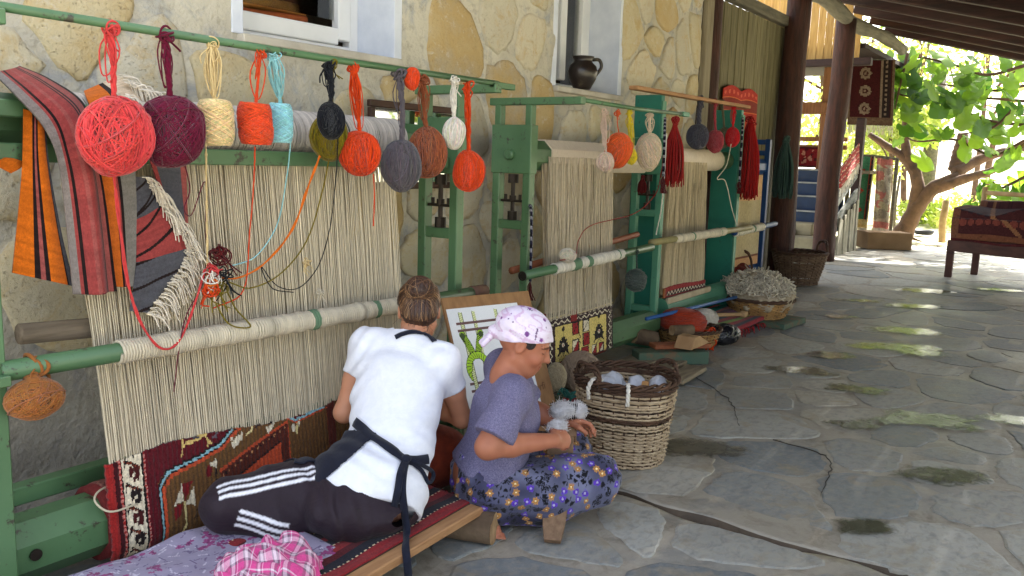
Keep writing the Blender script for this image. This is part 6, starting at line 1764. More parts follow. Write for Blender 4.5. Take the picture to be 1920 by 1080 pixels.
# ------------------------------------------------------------------ pattern board with poster
TL, TRc = np.array([2.886, 2.405, .772]), np.array([3.436, 2.305, .757]); dn = np.array([3.270, 2.00, .004]) - TRc
bu = unit(TRc - TL); bw_ = np.linalg.norm(TRc - TL); bh = np.linalg.norm(dn); bd = unit(dn - bu * (dn @ bu)); bn = np.cross(bu, bd)   # out of the board?
if bn @ np.array([-1, -1, 0.]) < 0: bn = -bn
brd = thing('pattern_board', 'brown plywood board with a white knot-diagram poster leaning on the loom', 'board', TL + bd * bh)
BOARD = M('plywood', srgb(158, 118, 78), srgb(134, 98, 64), rough=.8, scale=5, stretch=(6, 6, 1), bump=.25)
m = MB(); m.box(TL + bu * bw_ / 2 + bd * bh / 2 - bn * .009, (bw_, bh, .016), np.stack([bu, bd, bn], 1), .002); m.obj('panel', BOARD, brd)
pwid, phei = .45, .60
im = Img(pwid, phei, .003, srgb(226, 228, 232))
GRN, GDK, BRN, ROPE, RSH = srgb(168, 208, 52), srgb(34, 48, 20), srgb(104, 74, 74), srgb(226, 230, 176), srgb(120, 132, 74)
FY = lambda y: phei - y
def rope(x, y0, y1):
    im.rect(x - .011, x + .011, FY(y1), FY(y0), GDK); im.rect(x - .009, x + .009, FY(y1), FY(y0), ROPE)
    y = y0
    while y < y1: im.line([(x - .008, FY(y)), (x + .008, FY(y + .008))], .003, RSH); y += .009
def bars():
    for y in (.065, .100, .345, .378): im.rect(.04, .43, FY(y + .012), FY(y), BRN)
def green(P, w=.030):
    im.line(P, w + .006, GDK); im.line(P, w, GRN); Q = spline([(*p, 0) for p in P], 40)
    for i in range(2, 38, 2):
        d_ = unit(Q[i + 1] - Q[i - 1]); n_ = np.array([-d_[1], d_[0], 0]); a_, b_ = Q[i] + n_ * w * .48 - d_ * .004, Q[i] - n_ * w * .48 + d_ * .004; im.line([a_[:2], b_[:2]], .0025, GDK)
for xc in (.115, .335):
    rope(xc - .04, .02, .42); rope(xc + .04, .02, .42)
bars()
for xc in (.115, .335):
    for sx_ in (-1, 1):
        ysq = [(xc + sx_ * .055, FY(.125)), (xc + sx_ * .035, FY(.165)), (xc + sx_ * .015, FY(.215))]; green(ysq, .030); im.disc(xc + sx_ * .056, FY(.13), .015, srgb(60, 76, 40))
    arc = [(xc - .058 * math.cos(a_) * 1.0, FY(.285) + .062 * math.sin(a_)) for a_ in np.linspace(-.7, math.pi + .7, 18)]; green(arc, .030)
    rope(xc - .04, .295, .42); rope(xc + .04, .295, .42)
im.soft(.02, 1)
pc = TL + bu * .008 + bd * .055 + bn * .0015
def poster(U, V_): return pc + (U * pwid)[..., None] * bu + ((1 - V_) * phei)[..., None] * bd
patch('poster', im, poster, M('print_paper', None, attr=True, rough=.6, var=.03, bump=0), brd, thick=.001)
def text_mesh(name, txt, size, origin, ex, ey, mat, parent, off=None):
    cu = bpy.data.curves.new(name, 'FONT'); cu.body = txt; cu.size = size; to_ = bpy.data.objects.new(name, cu); COL.objects.link(to_)
    dg = bpy.context.evaluated_depsgraph_get(); me = bpy.data.meshes.new_from_object(to_.evaluated_get(dg)); bpy.data.objects.remove(to_, do_unlink=True)
    V = np.empty(len(me.vertices) * 3); me.vertices.foreach_get('co', V); V = V.reshape(-1, 3)
    me.vertices.foreach_set('co', (np.asarray(origin) + V[:, :1] * ex + V[:, 1:2] * ey).astype(np.float32).ravel()); me.update(); me.name = name
    return link(name, me, mat, parent)
INK = M('print_ink', srgb(30, 30, 32), srgb(40, 40, 42), rough=.7, bump=0)
text_mesh('caption', 'Turkish', .045, pc + bu * .03 + bd * .505 + bn * .002, bu, -bd, INK, brd)
text_mesh('stencil_mark', 'nrfi', .050, TL + bu * (bw_ - .115) + bd * (bh * .60) + bn * .0015, unit(bu - bd * .12), -bd, M('faded_stencil', srgb(92, 62, 44), srgb(112, 80, 56), rough=.9), brd)

# ------------------------------------------------------------------ wicker baskets
WICK = M('pale_willow', srgb(190, 170, 140), srgb(154, 132, 104), rough=.75, scale=14, bump=.5, bscale=60, bdist=.003, dirt=srgb(96, 74, 54), dscale=9, dlo=.55, dhi=.72)
WICKD = M('dark_willow', srgb(92, 66, 48), srgb(62, 44, 34), rough=.75, scale=14, bump=.5, bscale=60, bdist=.003)
WICKG = M('golden_willow', srgb(176, 136, 82), srgb(138, 100, 58), rough=.7, scale=14, bump=.5, bscale=60, bdist=.003, dirt=srgb(92, 66, 42), dscale=9, dlo=.55, dhi=.7)
def basket(label, c, rb, rt_, h, rows, stakes, mat, darkrows=(), rimrows=2, handles=(), seed=0, sr=.006, tilt=(0, 0), group='wicker baskets on the paving', oval=1.0, bulge=.0):
    g = np.random.default_rng(seed); c = np.asarray(c, float)
    th = thing('wicker_basket', label, 'basket', c, group); N = stakes * 4
    a = np.linspace(0, 2 * math.pi, N, endpoint=False)
    def ring(f, ph, amp, wob):
        r_ = rb + (rt_ - rb) * f + bulge * math.sin(math.pi * f) + amp * np.cos(a * stakes + ph) + wob
        z = h * f + .004 * np.sin(3 * a + seed) + .003 * g.normal() + tilt[0] * r_ * np.cos(a) * f + tilt[1] * r_ * np.sin(a) * f
        return np.stack([c[0] + r_ * np.cos(a), c[1] + oval * r_ * np.sin(a), c[2] + z], 1)
    pale, dark = [], []
    for i in range(rows):
        f = (i + .5) / rows; P = ring(f, math.pi * (i % 2), sr * .9, g.normal(0, .0018, N) * 1.0)
        (dark if i in darkrows else pale).append(P)
    for nm, rowsP, mt in (('wickerwork', pale, mat), ('dark_weave', dark, WICKD)):
        if rowsP:
            rr = np.broadcast_to(np.array([sr * (.85 + .3 * g.random()) for _ in rowsP])[:, None], (len(rowsP), N))
            V, F = tubes(np.stack(rowsP), rr, 5, True); link(nm, mesh_np(nm, V, F), mt, th, True)
    S = []
    for k in range(stakes):
        q = 2 * math.pi * k / stakes; S.append([(c[0] + (rb + (rt_ - rb) * f + bulge * math.sin(math.pi * f)) * math.cos(q), c[1] + oval * (rb + (rt_ - rb) * f + bulge * math.sin(math.pi * f)) * math.sin(q), c[2] + h * f) for f in np.linspace(0, 1.01, 6)])
    V, F = tubes(np.array(S), sr * .7, 5); link('stakes', mesh_np('stakes', V, F), WICKD, th, True)['kind'] = 'stuff'
    m = MB(); m.lathe([(rb * .98, .004), (rb * .99, .02)], c, 24); m.obj('base', WICKD, th)
    L = []
    for k in range(3):     # plaited rim
        f = 1.0; q = a * 9 + k * 2.094
        L.append(np.stack([c[0] + (rt_ + .012 * np.cos(q)) * np.cos(a), c[1] + oval * (rt_ + .012 * np.cos(q)) * np.sin(a), c[2] + h + .010 * np.sin(q) + .004 + tilt[0] * rt_ * np.cos(a) + tilt[1] * rt_ * np.sin(a)], 1))
    V, F = tubes(np.stack(L), sr * 1.25, 5, True); link('plaited_rim', mesh_np('plaited_rim', V, F), WICKD, th, True)
    for (q, wdt, hh) in handles:
        p0 = np.array([c[0] + rt_ * math.cos(q - wdt), c[1] + oval * rt_ * math.sin(q - wdt), c[2] + h - .02]); p1 = np.array([c[0] + rt_ * math.cos(q + wdt), c[1] + oval * rt_ * math.sin(q + wdt), c[2] + h - .02]); pm = (p0 + p1) / 2 + np.array([math.cos(q) * .03, math.sin(q) * .03, hh]); pl = p0 * .75 + pm * .25 + [0, 0, hh * .55]; pr_ = p1 * .75 + pm * .25 + [0, 0, hh * .55]
        P = spline([p0, pl, pm, pr_, p1], 30); L = []
        for k in range(3):
            w_ = np.linspace(0, 16, 30) + k * 2.094; L.append(P + .010 * np.stack([np.cos(w_) * math.cos(q), np.cos(w_) * math.sin(q), np.sin(w_)], 1))
        V, F = tubes(np.stack(L), sr * 1.1, 5); link('handle', mesh_np('handle', V, F), WICKD, th, True)
    return th
BC = np.array([3.505, 1.775, .006])
basket('big deep wicker basket with dark rim beside the person carding wool', BC, .190, .238, .395, 40, 26, WICK, (22, 23, 36, 37, 38, 39), handles=((2.7, .40, .10), (-.55, .40, .07)), seed=4, sr=.0056)
# its contents
B = Body(BC + [-.2, -.2, .1], BC + [.2, .2, .5], .007); B.ell(BC + [.0, .0, .27], (.20, .20, .07), None, 0)
G = B.grid(); B.f += (vnoise(G, 3, 16) * .012).astype(np.float32)
o = surf(B, 'raw_wool', M('brown_fleece', srgb(112, 92, 80), srgb(78, 62, 54), rough=.95, scale=30, bump=.8, bscale=90, bdist=.01), None); tag(o, 'brown fleece filling the big basket', 'wool')
t = NT('clear_plastic'); v = t.coord(); t.base(srgb(226, 230, 240)); t.rough(.22); t.b.inputs['Alpha'].default_value = .62; t.b.inputs['Specular IOR Level'].default_value = .7; t.bump(t.math('ABSOLUTE', t.math('SUBTRACT', t.noise(v, 26, 3, .5, 1.2), .5)), .8, .02); PLAS = t.m
for i, (dx, dy, s_, lab) in enumerate(((-.02, .07, .068, 'clear plastic bag bulging up from the basket'), (.06, -.02, .05, 'crumpled clear plastic bag next to the orange paper'), (.13, -.11, .05, 'small white plastic bag by the basket handle'))):
    B = Body(BC + [dx - .12, dy - .12, .24], BC + [dx + .12, dy + .12, .48], .006); B.ell(BC + [dx, dy, .34], (s_, s_ * .9, s_ * 1.0), None, 0); B.ell(BC + [dx + .02, dy - .02, .31], (s_ * 1.1, s_, s_ * .6), None, .02)
    G = B.grid(); B.f += ((np.abs(vnoise(G, 30 + i, 22)) - .3) * .018).astype(np.float32); tag(surf(B, 'plastic_bag', PLAS, None), lab, 'plastic bag', 'plastic bags in the big basket')
m = MB(); m.box(BC + [.05, -.075, .345], (.05, .035, .04), frame((.7, .3, .3)), .006); tag(m.obj('paper_scrap', M('orange_paper', srgb(206, 160, 104), srgb(186, 136, 84), rough=.8), None), 'small orange paper packet in the big basket', 'packet')
for i, (q, z_) in enumerate(((2.95, .40), (3.65, .395))):
    p = BC + [.238 * math.cos(q), .238 * math.sin(q), z_]; ot = np.array([math.cos(q), math.sin(q), 0]); wl = yarn_mat('white', WHT)
    P = [p - ot * .06 + [0, 0, .0], p + [0, 0, .018], p + ot * .035 + [0, 0, -.02], p + ot * .03 + [.0, .0, -.07]]
    o = strand(None, P, .008, wl, 'white_wool_tie', 2, 24, i); tag(o, ('twist of white wool over the basket rim near the handle', 'knotted white wool hanging on the basket front')[i], 'wool')

# two floor yarn balls, tufts
def floor_ball(px, py, rxp, ryp, z0, col, cn, label, style='ball', seed=0, n=150, group='yarn balls lying on the floor', flat=1.0):
    g_ = aZ(px, py + ryp, z0); d = pdepth(g_) ; k = d / FPX; c = g_ + np.array([0, 0, ryp * k * .98]) + unit(np.array([_f[0], _f[1], 0])) * rxp * k * .5
    th = thing('yarn_ball', label, 'yarn ball', c, group); g = np.random.default_rng(seed); rx = rxp * k; m_ = yarn_mat(cn, col)
    V, F = merge([ell_core(c, rx, rx * flat, ryp * k), wound(c, rx * .985, rx * flat * .985, ryp * k * .985, style, n, max(.002, rx * .022), g)])
    link('wound_yarn', mesh_np('wound_yarn', V, F), m_, th, True); return th
floor_ball(1042, 709, 19, 28, .03, srgb(186, 168, 136), 'straw', 'straw coloured yarn ball on the floor behind the board', 'diag', 61)
floor_ball(1089, 700, 38, 37, .0, srgb(176, 152, 128), 'sand', 'large sand coloured yarn ball behind the big basket', 'ball', 62)
th = thing('yarn_scraps', 'teal and red loose yarn heaped on the floor behind the big basket', 'yarn', aZ(1060, 755, 0))
for i, (cn, c_, px, py) in enumerate((('teal', srgb(56, 120, 108), 1075, 748), ('brick', srgb(146, 28, 26), 1060, 765), ('moss', srgb(92, 92, 70), 1045, 752), ('teal', srgb(56, 120, 108), 1055, 742), ('brick', srgb(150, 34, 30), 1085, 762))):
    p = aZ(px, py, .03); knot(th, p, .045, yarn_mat(cn, c_), 300 + i, 16, .0035, 5, 'scrap')

# ------------------------------------------------------------------ carding comb, wool, wedge
cmb = thing('carding_comb', 'wooden carding comb with iron teeth propped between the knees', 'comb', (2.50, 1.52, 0))
CW = M('worn_oak', srgb(136, 108, 82), srgb(104, 80, 60), rough=.75, scale=8, stretch=(6, 6, 1.2), bump=.35, bscale=20)
a_, b_ = np.array([2.485, 1.525, .020]), np.array([2.770, 1.675, .31])
m = MB(); axc = unit(b_ - a_); sdc = unit(np.cross((0, 0, 1), axc)); upc = np.cross(axc, sdc)
V = []; L_ = np.linalg.norm(b_ - a_)
for t_, w_ in ((0, .030), (.12, .040), (.55, .055), (1, .048)):
    for s_, h_ in ((-1, -1), (1, -1), (1, 1), (-1, 1)): V.append(a_ + axc * L_ * t_ + sdc * w_ * s_ + upc * .016 * h_)
F = [(q * 4 + j, q * 4 + (j + 1) % 4, q * 4 + 4 + (j + 1) % 4, q * 4 + 4 + j) for q in range(3) for j in range(4)] + [(3, 2, 1, 0), (12, 13, 14, 15)]
m.add(V, F); m.obj('board', CW, cmb, bevel=.003)
m = MB(); hd = b_ + axc * .02; m.box(hd, (.05, .115, .05), np.stack([axc, sdc, upc], 1), .004); m.obj('head_block', CW, cmb)
T = []
for i in range(14):
    for j in range(2):
        p = hd + sdc * (-.05 + i * .0077) + upc * 0 + axc * (.02 + .0) + np.array([.012 * (j - .5), 0, .02]); T.append([p, p + np.array([0, 0, .045]), p + np.array([.004, 0, .085])])
V, F = tubes(np.array(T), .0017, 4); link('teeth', mesh_np('teeth', V, F), IRON, cmb, True)['kind'] = 'stuff'
t = NT('white_fleece'); v = t.coord(); t.base(srgb(236, 234, 236)); t.rough(.95); t.bump(t.noise(v, 90, 6, .7), .9, .01); FLE = t.m
def fluff(label, c, r, seed, n=260, stretch=(1, 1, 1)):
    g = np.random.default_rng(seed); th = thing('wool_tuft', label, 'wool', c, 'white wool tufts being carded'); c = np.asarray(c, float)
    B = Body(c - .12, c + .12, .006); B.ell(c, np.array(stretch) * r * .82, None, 0); G = B.grid(); B.f += (vnoise(G, seed, 40) * r * .22).astype(np.float32); surf(B, 'core', FLE, th)
    L = []
    for i in range(n):
        d_ = unit(g.normal(0, 1, 3)) * np.array(stretch); p = c + d_ * r * .68; L.append(spline([p, p + d_ * r * .16 + g.normal(0, r * .12, 3), p + d_ * r * .26 + g.normal(0, r * .16, 3), p + d_ * r * .26 + g.normal(0, r * .22, 3)], 7))
    V, F = tubes(np.array(L), .0006, 3); link('fibres', mesh_np('fibres', V, F), FLE, th, True)['kind'] = 'stuff'
fluff('white wool tuft held in the raised hand', aY(1083, 770, 1.655), .036, 1, 600)
fluff('white wool draped over the comb teeth', hd + [.0, .0, .095], .040, 2, 800, (1.5, 1.1, .8))
fluff('white wool tuft between the near hand and the comb', aY(1045, 800, 1.60), .034, 3, 500, (1.4, 1, .7))

# ------------------------------------------------------------------ clutter at the feet of the looms
def plankthing(name, label, a, b, w, h, mat, cat='plank', group=None, up=(0, 0, 1)):
    m = MB(); m.bar(a, b, w, h, up, bev=.005); return tag(m.obj(name, mat, None), label, cat, group)
OLDW = M('old_plank', srgb(142, 128, 104), srgb(104, 92, 74), rough=.85, scale=5, stretch=(1, 8, 8), bump=.5, bscale=18, bdist=.005)
GP = 'boards piled at the foot of the second loom'
plankthing('old_board', 'wide grey board lying deepest in the pile by the loom', (4.62, 2.50, .05), (5.62, 2.52, .05), .22, .04, OLDW, 'plank', GP)
plankthing('old_board', 'middle grey board of the pile by the loom', (4.75, 2.30, .045), (5.50, 2.34, .045), .15, .035, OLDW, 'plank', GP)
plankthing('old_board', 'short grey board nearest the big basket in the pile', (4.85, 2.13, .04), (5.30, 2.16, .04), .14, .03, OLDW, 'plank', GP)
plankthing('green_beam', 'green painted beam end on the paving beside the boards', (5.15, 2.55, .075), (5.53, 2.20, .075), .14, .09, M('old_green_paint', srgb(62, 92, 78), srgb(84, 92, 72), rough=.75, scale=6, bump=.4, dirt=srgb(110, 88, 66), dscale=8, dlo=.5, dhi=.62), 'beam')
plankthing('brown_board', 'thin brown board under the wooden wedge', (5.30, 2.50, .138), (5.62, 2.22, .138), .12, .03, BWOOD, 'plank')
wd = MB(); wd.prism([(5.28, .155), (5.34, .235), (5.42, .235), (5.62, .155)], 2.20, 2.33, 1); tag(wd.obj('wooden_wedge', M('fresh_wood', srgb(188, 154, 112), srgb(158, 122, 84), rough=.8, scale=8, bump=.3), None, bevel=.006), 'pale wooden wedge lying on the brown board', 'wedge')
tag(log('wood_block', (5.45, 2.72, .16), (5.60, 2.62, .12), .06, seed=9), 'short bark log leaning at the loom post', 'log')
tag(log('wood_block', (5.62, 2.50, .20), (5.80, 2.42, .19), .035, seed=11), 'thin brown log end beside the orange yarn', 'log')
pl = MB(); pl.tube([aY(1212, 598, 2.62), aY(1300, 577, 2.58), aY(1380, 557, 2.55)], .014, 10); tag(pl.obj('blue_pole', M('blue_pole_paint', srgb(48, 98, 160), srgb(36, 78, 132), rough=.45), None, smooth=True), 'blue painted pole slanting along the teal loom', 'pole')
basket('small golden wicker basket under the big orange yarn hank', (6.05, 2.55, .03), .20, .24, .12, 11, 18, WICKG, (), seed=7, sr=.006)
floor_ball(1283, 606, 42, 27, .10, srgb(172, 62, 36), 'rustorange', 'broad flat orange yarn hank in the small golden basket', 'flat', 71, 200)
floor_ball(1322, 598, 25, 20, .10, srgb(206, 198, 184), 'bone', 'bone white yarn bundle beside the orange hank', 'flat', 72, 130)
knot(tag(thing('yarn_tassels', 'orange yarn tassels hanging from the small golden basket', 'yarn', aZ(1328, 640, .05)), None), aZ(1328, 632, .10), .06, yarn_mat('vivid', OR2), 73, 22, .006, 8, 'scrap')
B = Body((5.95, 2.1, 0), (6.5, 2.6, .25), .012); B.ell((6.28, 2.36, .09), (.15, .10, .085), frame((.8, -.5, 0)), 0); B.cut((0, 0, .015), (0, 0, -1)); G = B.grid(); B.f += ((np.abs(vnoise(G, 7, 18)) - .3) * .02).astype(np.float32)
t = NT('black_plastic'); t.base(srgb(18, 19, 26)); t.rough(.2); v = t.coord(); t.bump(t.noise(v, 22, 3, .5, 1), .7, .03)
tag(surf(B, 'black_bag', t.m, None), 'shiny black plastic bag on the paving before the striped rug', 'bag')
im = Img(1.2, .62, .012, srgb(110, 36, 40)); g = np.random.default_rng(2); x = 0
for k, c_ in enumerate([(150, 40, 40), (96, 30, 44), (70, 66, 100), (150, 60, 40), (86, 32, 40), (120, 50, 80), (60, 58, 70), (150, 44, 40), (110, 128, 40), (150, 40, 40), (60, 50, 60), (140, 40, 46)]): im.rect(0, 2, k * .055, k * .055 + .05, srgb(*c_))
im.soft(.1, 2)
o = patch('folded_rug', im, lambda U, V_: np.stack([6.25 + U * 1.35 + V_ * .0, 2.92 - V_ * .52 - .03 * U, .055 + .03 * (1 - V_) + .008 * np.sin(U * 6 + V_ * 9)], -1), FLATW, thick=.035); tag(o, 'folded striped rug with green line beyond the black bag', 'rug')
fringe(o, np.array([(6.3, 2.39, .05), (6.9, 2.38, .05), (7.6, 2.36, .05)]), np.array([0, -.8, -.1]), 20, .05, 4, 'end_fringe', (150, 40, 44), .004, 3)
m = MB(); m.bar((6.75, 2.72, .13), (7.05, 2.50, .13), .035, .03, bev=.008); m.box((7.07, 2.485, .13), (.07, .06, .05), bev=.01); tag(m.obj('wooden_mallet', M('fresh_wood', None), None), 'small wooden mallet lying on the striped rug', 'mallet')
# farther baskets
b1 = basket('shallow golden basket heaped with loose cream wool', (7.50, 2.50, .06), .22, .30, .16, 12, 20, WICKG, (), seed=12, sr=.008)
g = np.random.default_rng(9); th = thing('wool_heap', 'heap of curly cream wool in the shallow golden basket', 'wool', (7.5, 2.5, .2))
B = Body((7.05, 2.05, .1), (7.95, 2.95, .62), .014); B.ell((7.50, 2.50, .23), (.30, .30, .17), None, 0); B.ell((7.42, 2.56, .33), (.16, .16, .12), None, .05); G = B.grid(); B.f += (vnoise(G, 5, 16) * .03).astype(np.float32); surf(B, 'core', M('cream_fleece', srgb(186, 172, 148), srgb(150, 134, 110), rough=.95, scale=25, bump=.8, bscale=60, bdist=.015), th)
L = []
for i in range(1100):
    a_ = g.uniform(0, 6.28); r_ = .32 * math.sqrt(g.random()); z_ = .22 + .22 * math.sqrt(max(0, 1 - (r_ / .34) ** 2)); p = np.array([7.48 + r_ * math.cos(a_), 2.52 + r_ * math.sin(a_), z_]); L.append(spline([p, p + g.normal(0, .022, 3), p + g.normal(0, .024, 3), p + g.normal(0, .022, 3), p + g.normal(0, .026, 3) - [0, 0, .012]], 10))
V, F = tubes(np.array(L), .0050, 3); c = np.array(srgb(206, 196, 176))[None] * (1 + np.repeat(g.normal(0, .16, (len(L), 1)), 30, 0)); link('locks', mesh_np('locks', V, F, cols=np.clip(c, 0, 1)), THREAD, th, True)['kind'] = 'stuff'
basket('tall wicker basket with bow handle holding dark red wool', (7.98, 2.96, .0), .20, .24, .36, 22, 18, WICKD, (), handles=((0.8, 1.5, .26),), seed=14, sr=.008)
B = Body((7.6, 2.6, .2), (8.4, 3.3, .6), .014); B.ell((7.98, 2.96, .36), (.21, .21, .10), None, 0); G = B.grid(); B.f += (vnoise(G, 5, 18) * .025).astype(np.float32); tag(surf(B, 'red_wool', M('red_fleece', srgb(110, 40, 32), srgb(80, 30, 26), rough=.95, bump=.8, bscale=60, bdist=.012), None), 'dark red wool filling the tall handled basket', 'wool')
basket('wide wicker basket with a loop handle at the foot of the thick log post', (10.42, 3.02, .0), .22, .32, .38, 22, 20, M('grey_willow', srgb(122, 98, 76), srgb(88, 68, 52), rough=.75, scale=14, bump=.5, bscale=60, bdist=.003), (), handles=((-.75, .38, .16),), seed=16, sr=.010)
plankthing('green_board', 'flat green board under the wool basket', (7.25, 2.30, .03), (7.75, 2.26, .03), .25, .05, M('old_green_paint', None), 'plank')

# ------------------------------------------------------------------ mirror, jug, rugs behind the window, red cloth
mr = thing('framed_mirror', 'brown framed mirror standing behind the front loom', 'mirror', (3.45, 3.1, 1.25))
t = NT('mirror_glass'); t.base((.75, .78, .76)); t.b.inputs['Metallic'].default_value = 1; t.rough(.03); MIR = t.m
FRM = M('walnut_frame', srgb(78, 50, 38), srgb(56, 36, 28), rough=.5, bump=.2)
mx0, mx1, mz0, mz1, my = 3.16, 3.85, 1.24, 1.66, 3.13
Rm_ = np.eye(3)
m = MB(); m.box(((mx0 + mx1) / 2, my, (mz0 + mz1) / 2), (mx1 - mx0 - .04, .012, mz1 - mz0 - .04)); m.obj('glass', MIR, mr)
m = MB(); m.box(((mx0 + mx1) / 2, my - .008, mz1), (mx1 - mx0 + .04, .03, .035), bev=.004); m.box(((mx0 + mx1) / 2, my - .008, mz0), (mx1 - mx0 + .04, .03, .035), bev=.004); m.box((mx0, my - .008, (mz0 + mz1) / 2), (.035, .03, mz1 - mz0 - .04), bev=.004); m.box((mx1, my - .008, (mz0 + mz1) / 2), (.035, .03, mz1 - mz0 - .04), bev=.004); m.obj('frame', FRM, mr)
m = MB(); m.bar((mx0 + .1, 3.20, 1.60), (mx0 + .1, my + .01, 1.60), .02, .02); m.bar((mx1 - .1, 3.20, 1.60), (mx1 - .1, my + .01, 1.60), .02, .02); m.obj('hanger', IRON, mr)
jg = thing('clay_jug', 'dark brown glazed clay jug on the second window sill', 'jug', (5.42, 3.22, 1.917))
JUG = M('dark_glaze', srgb(50, 40, 34), srgb(34, 28, 26), rough=.3, scale=9, bump=.2, spec=.5, dirt=srgb(86, 78, 62), dscale=11, dlo=.6, dhi=.7)
m = MB(); jc = np.array([5.43, 3.235, 1.918]); m.lathe([(.060, 0), (.066, .01), (.098, .07), (.110, .125), (.098, .165), (.070, .19), (.064, .205), (.080, .225), (.082, .232), (.070, .232), (.056, .205), (.058, .18)], jc, 28); m.obj('body', JUG, jg, smooth=True)
m = MB(); m.tube(spline([jc + [.06, -.045, .215], jc + [.105, -.075, .215], jc + [.12, -.085, .165], jc + [.085, -.06, .105]], 16), .013, 8); m.obj('handle', JUG, jg, smooth=True)
RUGC = [srgb(196, 128, 58), srgb(176, 100, 44), srgb(150, 78, 40), srgb(206, 146, 70), srgb(120, 58, 36)]
g = np.random.default_rng(4)
for i in range(9):
    z0 = 1.985 + i * .052; x0, x1 = 2.30 + g.normal(0, .02), 3.15 + g.normal(0, .03); yy = 3.78
    B_ = MB(); sec = [(yy - .16 + .025 * math.cos(q), z0 + .026 * math.sin(q)) for q in np.linspace(math.pi / 2, 3 * math.pi / 2, 9)] + [(yy + .3, z0 - .026), (yy + .3, z0 + .026)]
    V = []
    for x in np.linspace(x0, x1, 14):
        for (a_, b_) in sec: V.append((x, a_ + .012 * math.sin(x * 9 + i), b_ + .008 * math.sin(x * 7 + i * 2)))
    n_ = len(sec); F = [(q * n_ + j, q * n_ + (j + 1) % n_, (q + 1) * n_ + (j + 1) % n_, (q + 1) * n_ + j) for q in range(13) for j in range(n_)] + [list(range(n_))[::-1], [13 * n_ + j for j in range(n_)]]
    o = link('folded_rug', mesh_np('folded_rug', V, F), M('stored_rug_%d' % (i % 5), RUGC[i % 5], scl(RUGC[i % 5], .7), rough=.95, scale=20, bump=.4, bscale=120), None, True)
    tag(o, ('lowest folded rug', 'second folded rug from the bottom', 'third folded rug from the bottom', 'fourth folded rug from the bottom', 'fifth folded rug from the bottom', 'fourth folded rug from the top', 'third folded rug from the top', 'second folded rug from the top', 'topmost folded rug')[i] + ' in the stack behind the first window', 'rug', 'rugs stacked behind the first window')
tb = MB(); tb.box((2.75, 3.85, 1.28), (1.1, .5, 1.35), bev=.01); tag(tb.obj('storage_chest', M('dark_chest', srgb(70, 46, 34), srgb(52, 36, 28), rough=.7), None), 'dark chest under the rugs behind the first window', 'chest')
im = Img(.75, .42, .01, srgb(172, 48, 36))
for k in range(9): im.disc(.05 + k * .083, .36, .02, srgb(206, 96, 70))
im.rect(0, 1, .18, .30, srgb(130, 50, 40)); im.rect(0, 1, .30, .315, srgb(206, 110, 60)); im.rect(0, 1, .17, .185, srgb(206, 110, 60)); im.rect(0, 1, 0, .1, srgb(190, 66, 40)); im.soft(.08, 1)
pA, pB = np.array([8.72, 3.46, 2.26]), np.array([9.78, 3.46, 2.27])
o = patch('red_weaving', im, lambda U, V_: pA + (pB - pA) * U[..., None] + np.stack([0 * U, .012 * np.sin(U * 12) * (1 - V_), -.46 * (1 - V_) + .05 * np.abs(np.sin(U * 6.3)) * V_ ** 3 - .05 * V_ ** 3], -1), FLATW, thick=.006); tag(o, 'small red woven cloth hung on the plank wall', 'weaving')
# ------------------------------------------------------------------ stair end of the porch
BLSTEP = M('blue_step_paint', srgb(24, 50, 84), srgb(18, 38, 64), rough=.55, scale=4, bump=.2, dirt=srgb(60, 62, 66), dscale=6, dlo=.6, dhi=.75)
NOSE = M('worn_step_edge', srgb(172, 172, 166), srgb(130, 132, 130), rough=.8)
STO = M('platform_stone', srgb(172, 160, 128), srgb(136, 126, 100), rough=.9, scale=5, bump=.6, bscale=18, bdist=.015)
plf = thing('stone_step', 'pale stone platform at the foot of the blue stairs', 'step', (14.9, 4.6, 0))
m = MB(); m.box((15.05, 4.75, .115), (.9, 1.9, .23), bev=.02); m.obj('lower_block', STO, plf)
m = MB(); m.box((15.35, 4.95, .33), (.5, 1.5, .22), bev=.02); m.obj('upper_block', STO, plf)
st = thing('blue_stairs', 'blue painted wooden stairs rising behind the free-standing post', 'stairs', (15.8, 4.8, 0))
for i, zt in enumerate((.62, .88, 1.12, 1.36)):
    x = 15.55 + i * .30
    m = MB(); m.box((x + .02, 4.9, (zt + .25) / 2), (.04, 1.7, zt - .25), bev=.004); m.obj('riser', BLSTEP, st)
    m = MB(); m.box((x + .155, 4.9, zt + .014), (.33, 1.72, .03), bev=.004); m.obj('tread', BLSTEP, st)
    m = MB(); m.box((x - .012, 4.9, zt + .014), (.012, 1.70, .028)); m.obj('nosing', NOSE, st)
m = MB(); m.box((18.0, 4.9, 1.36), (2.4, 2.4, .06)); m.obj('landing', OLDW, st)
shoe = M('black_shoe', srgb(22, 22, 24), srgb(34, 34, 36), rough=.45)
for i, y in enumerate((4.62, 4.50)):
    B = Body((14.75, y - .1, .2), (15.15, y + .1, .42), .012); B.cone((14.86, y, .275), (15.04, y, .28), .042, .045, 0); B.ell((15.03, y, .31), (.05, .042, .045), None, .02); B.ell((15.03, y, .36), (.035, .028, .05), None, .01, True); B.cut((0, 0, .236), (0, 0, -1))
    tag(surf(B, 'shoe', shoe, None), ('black shoe on the stone platform, the one nearer the thick post', 'black shoe on the stone platform, the one nearer the stair rail')[i], 'shoe', 'shoes left on the stone platform')
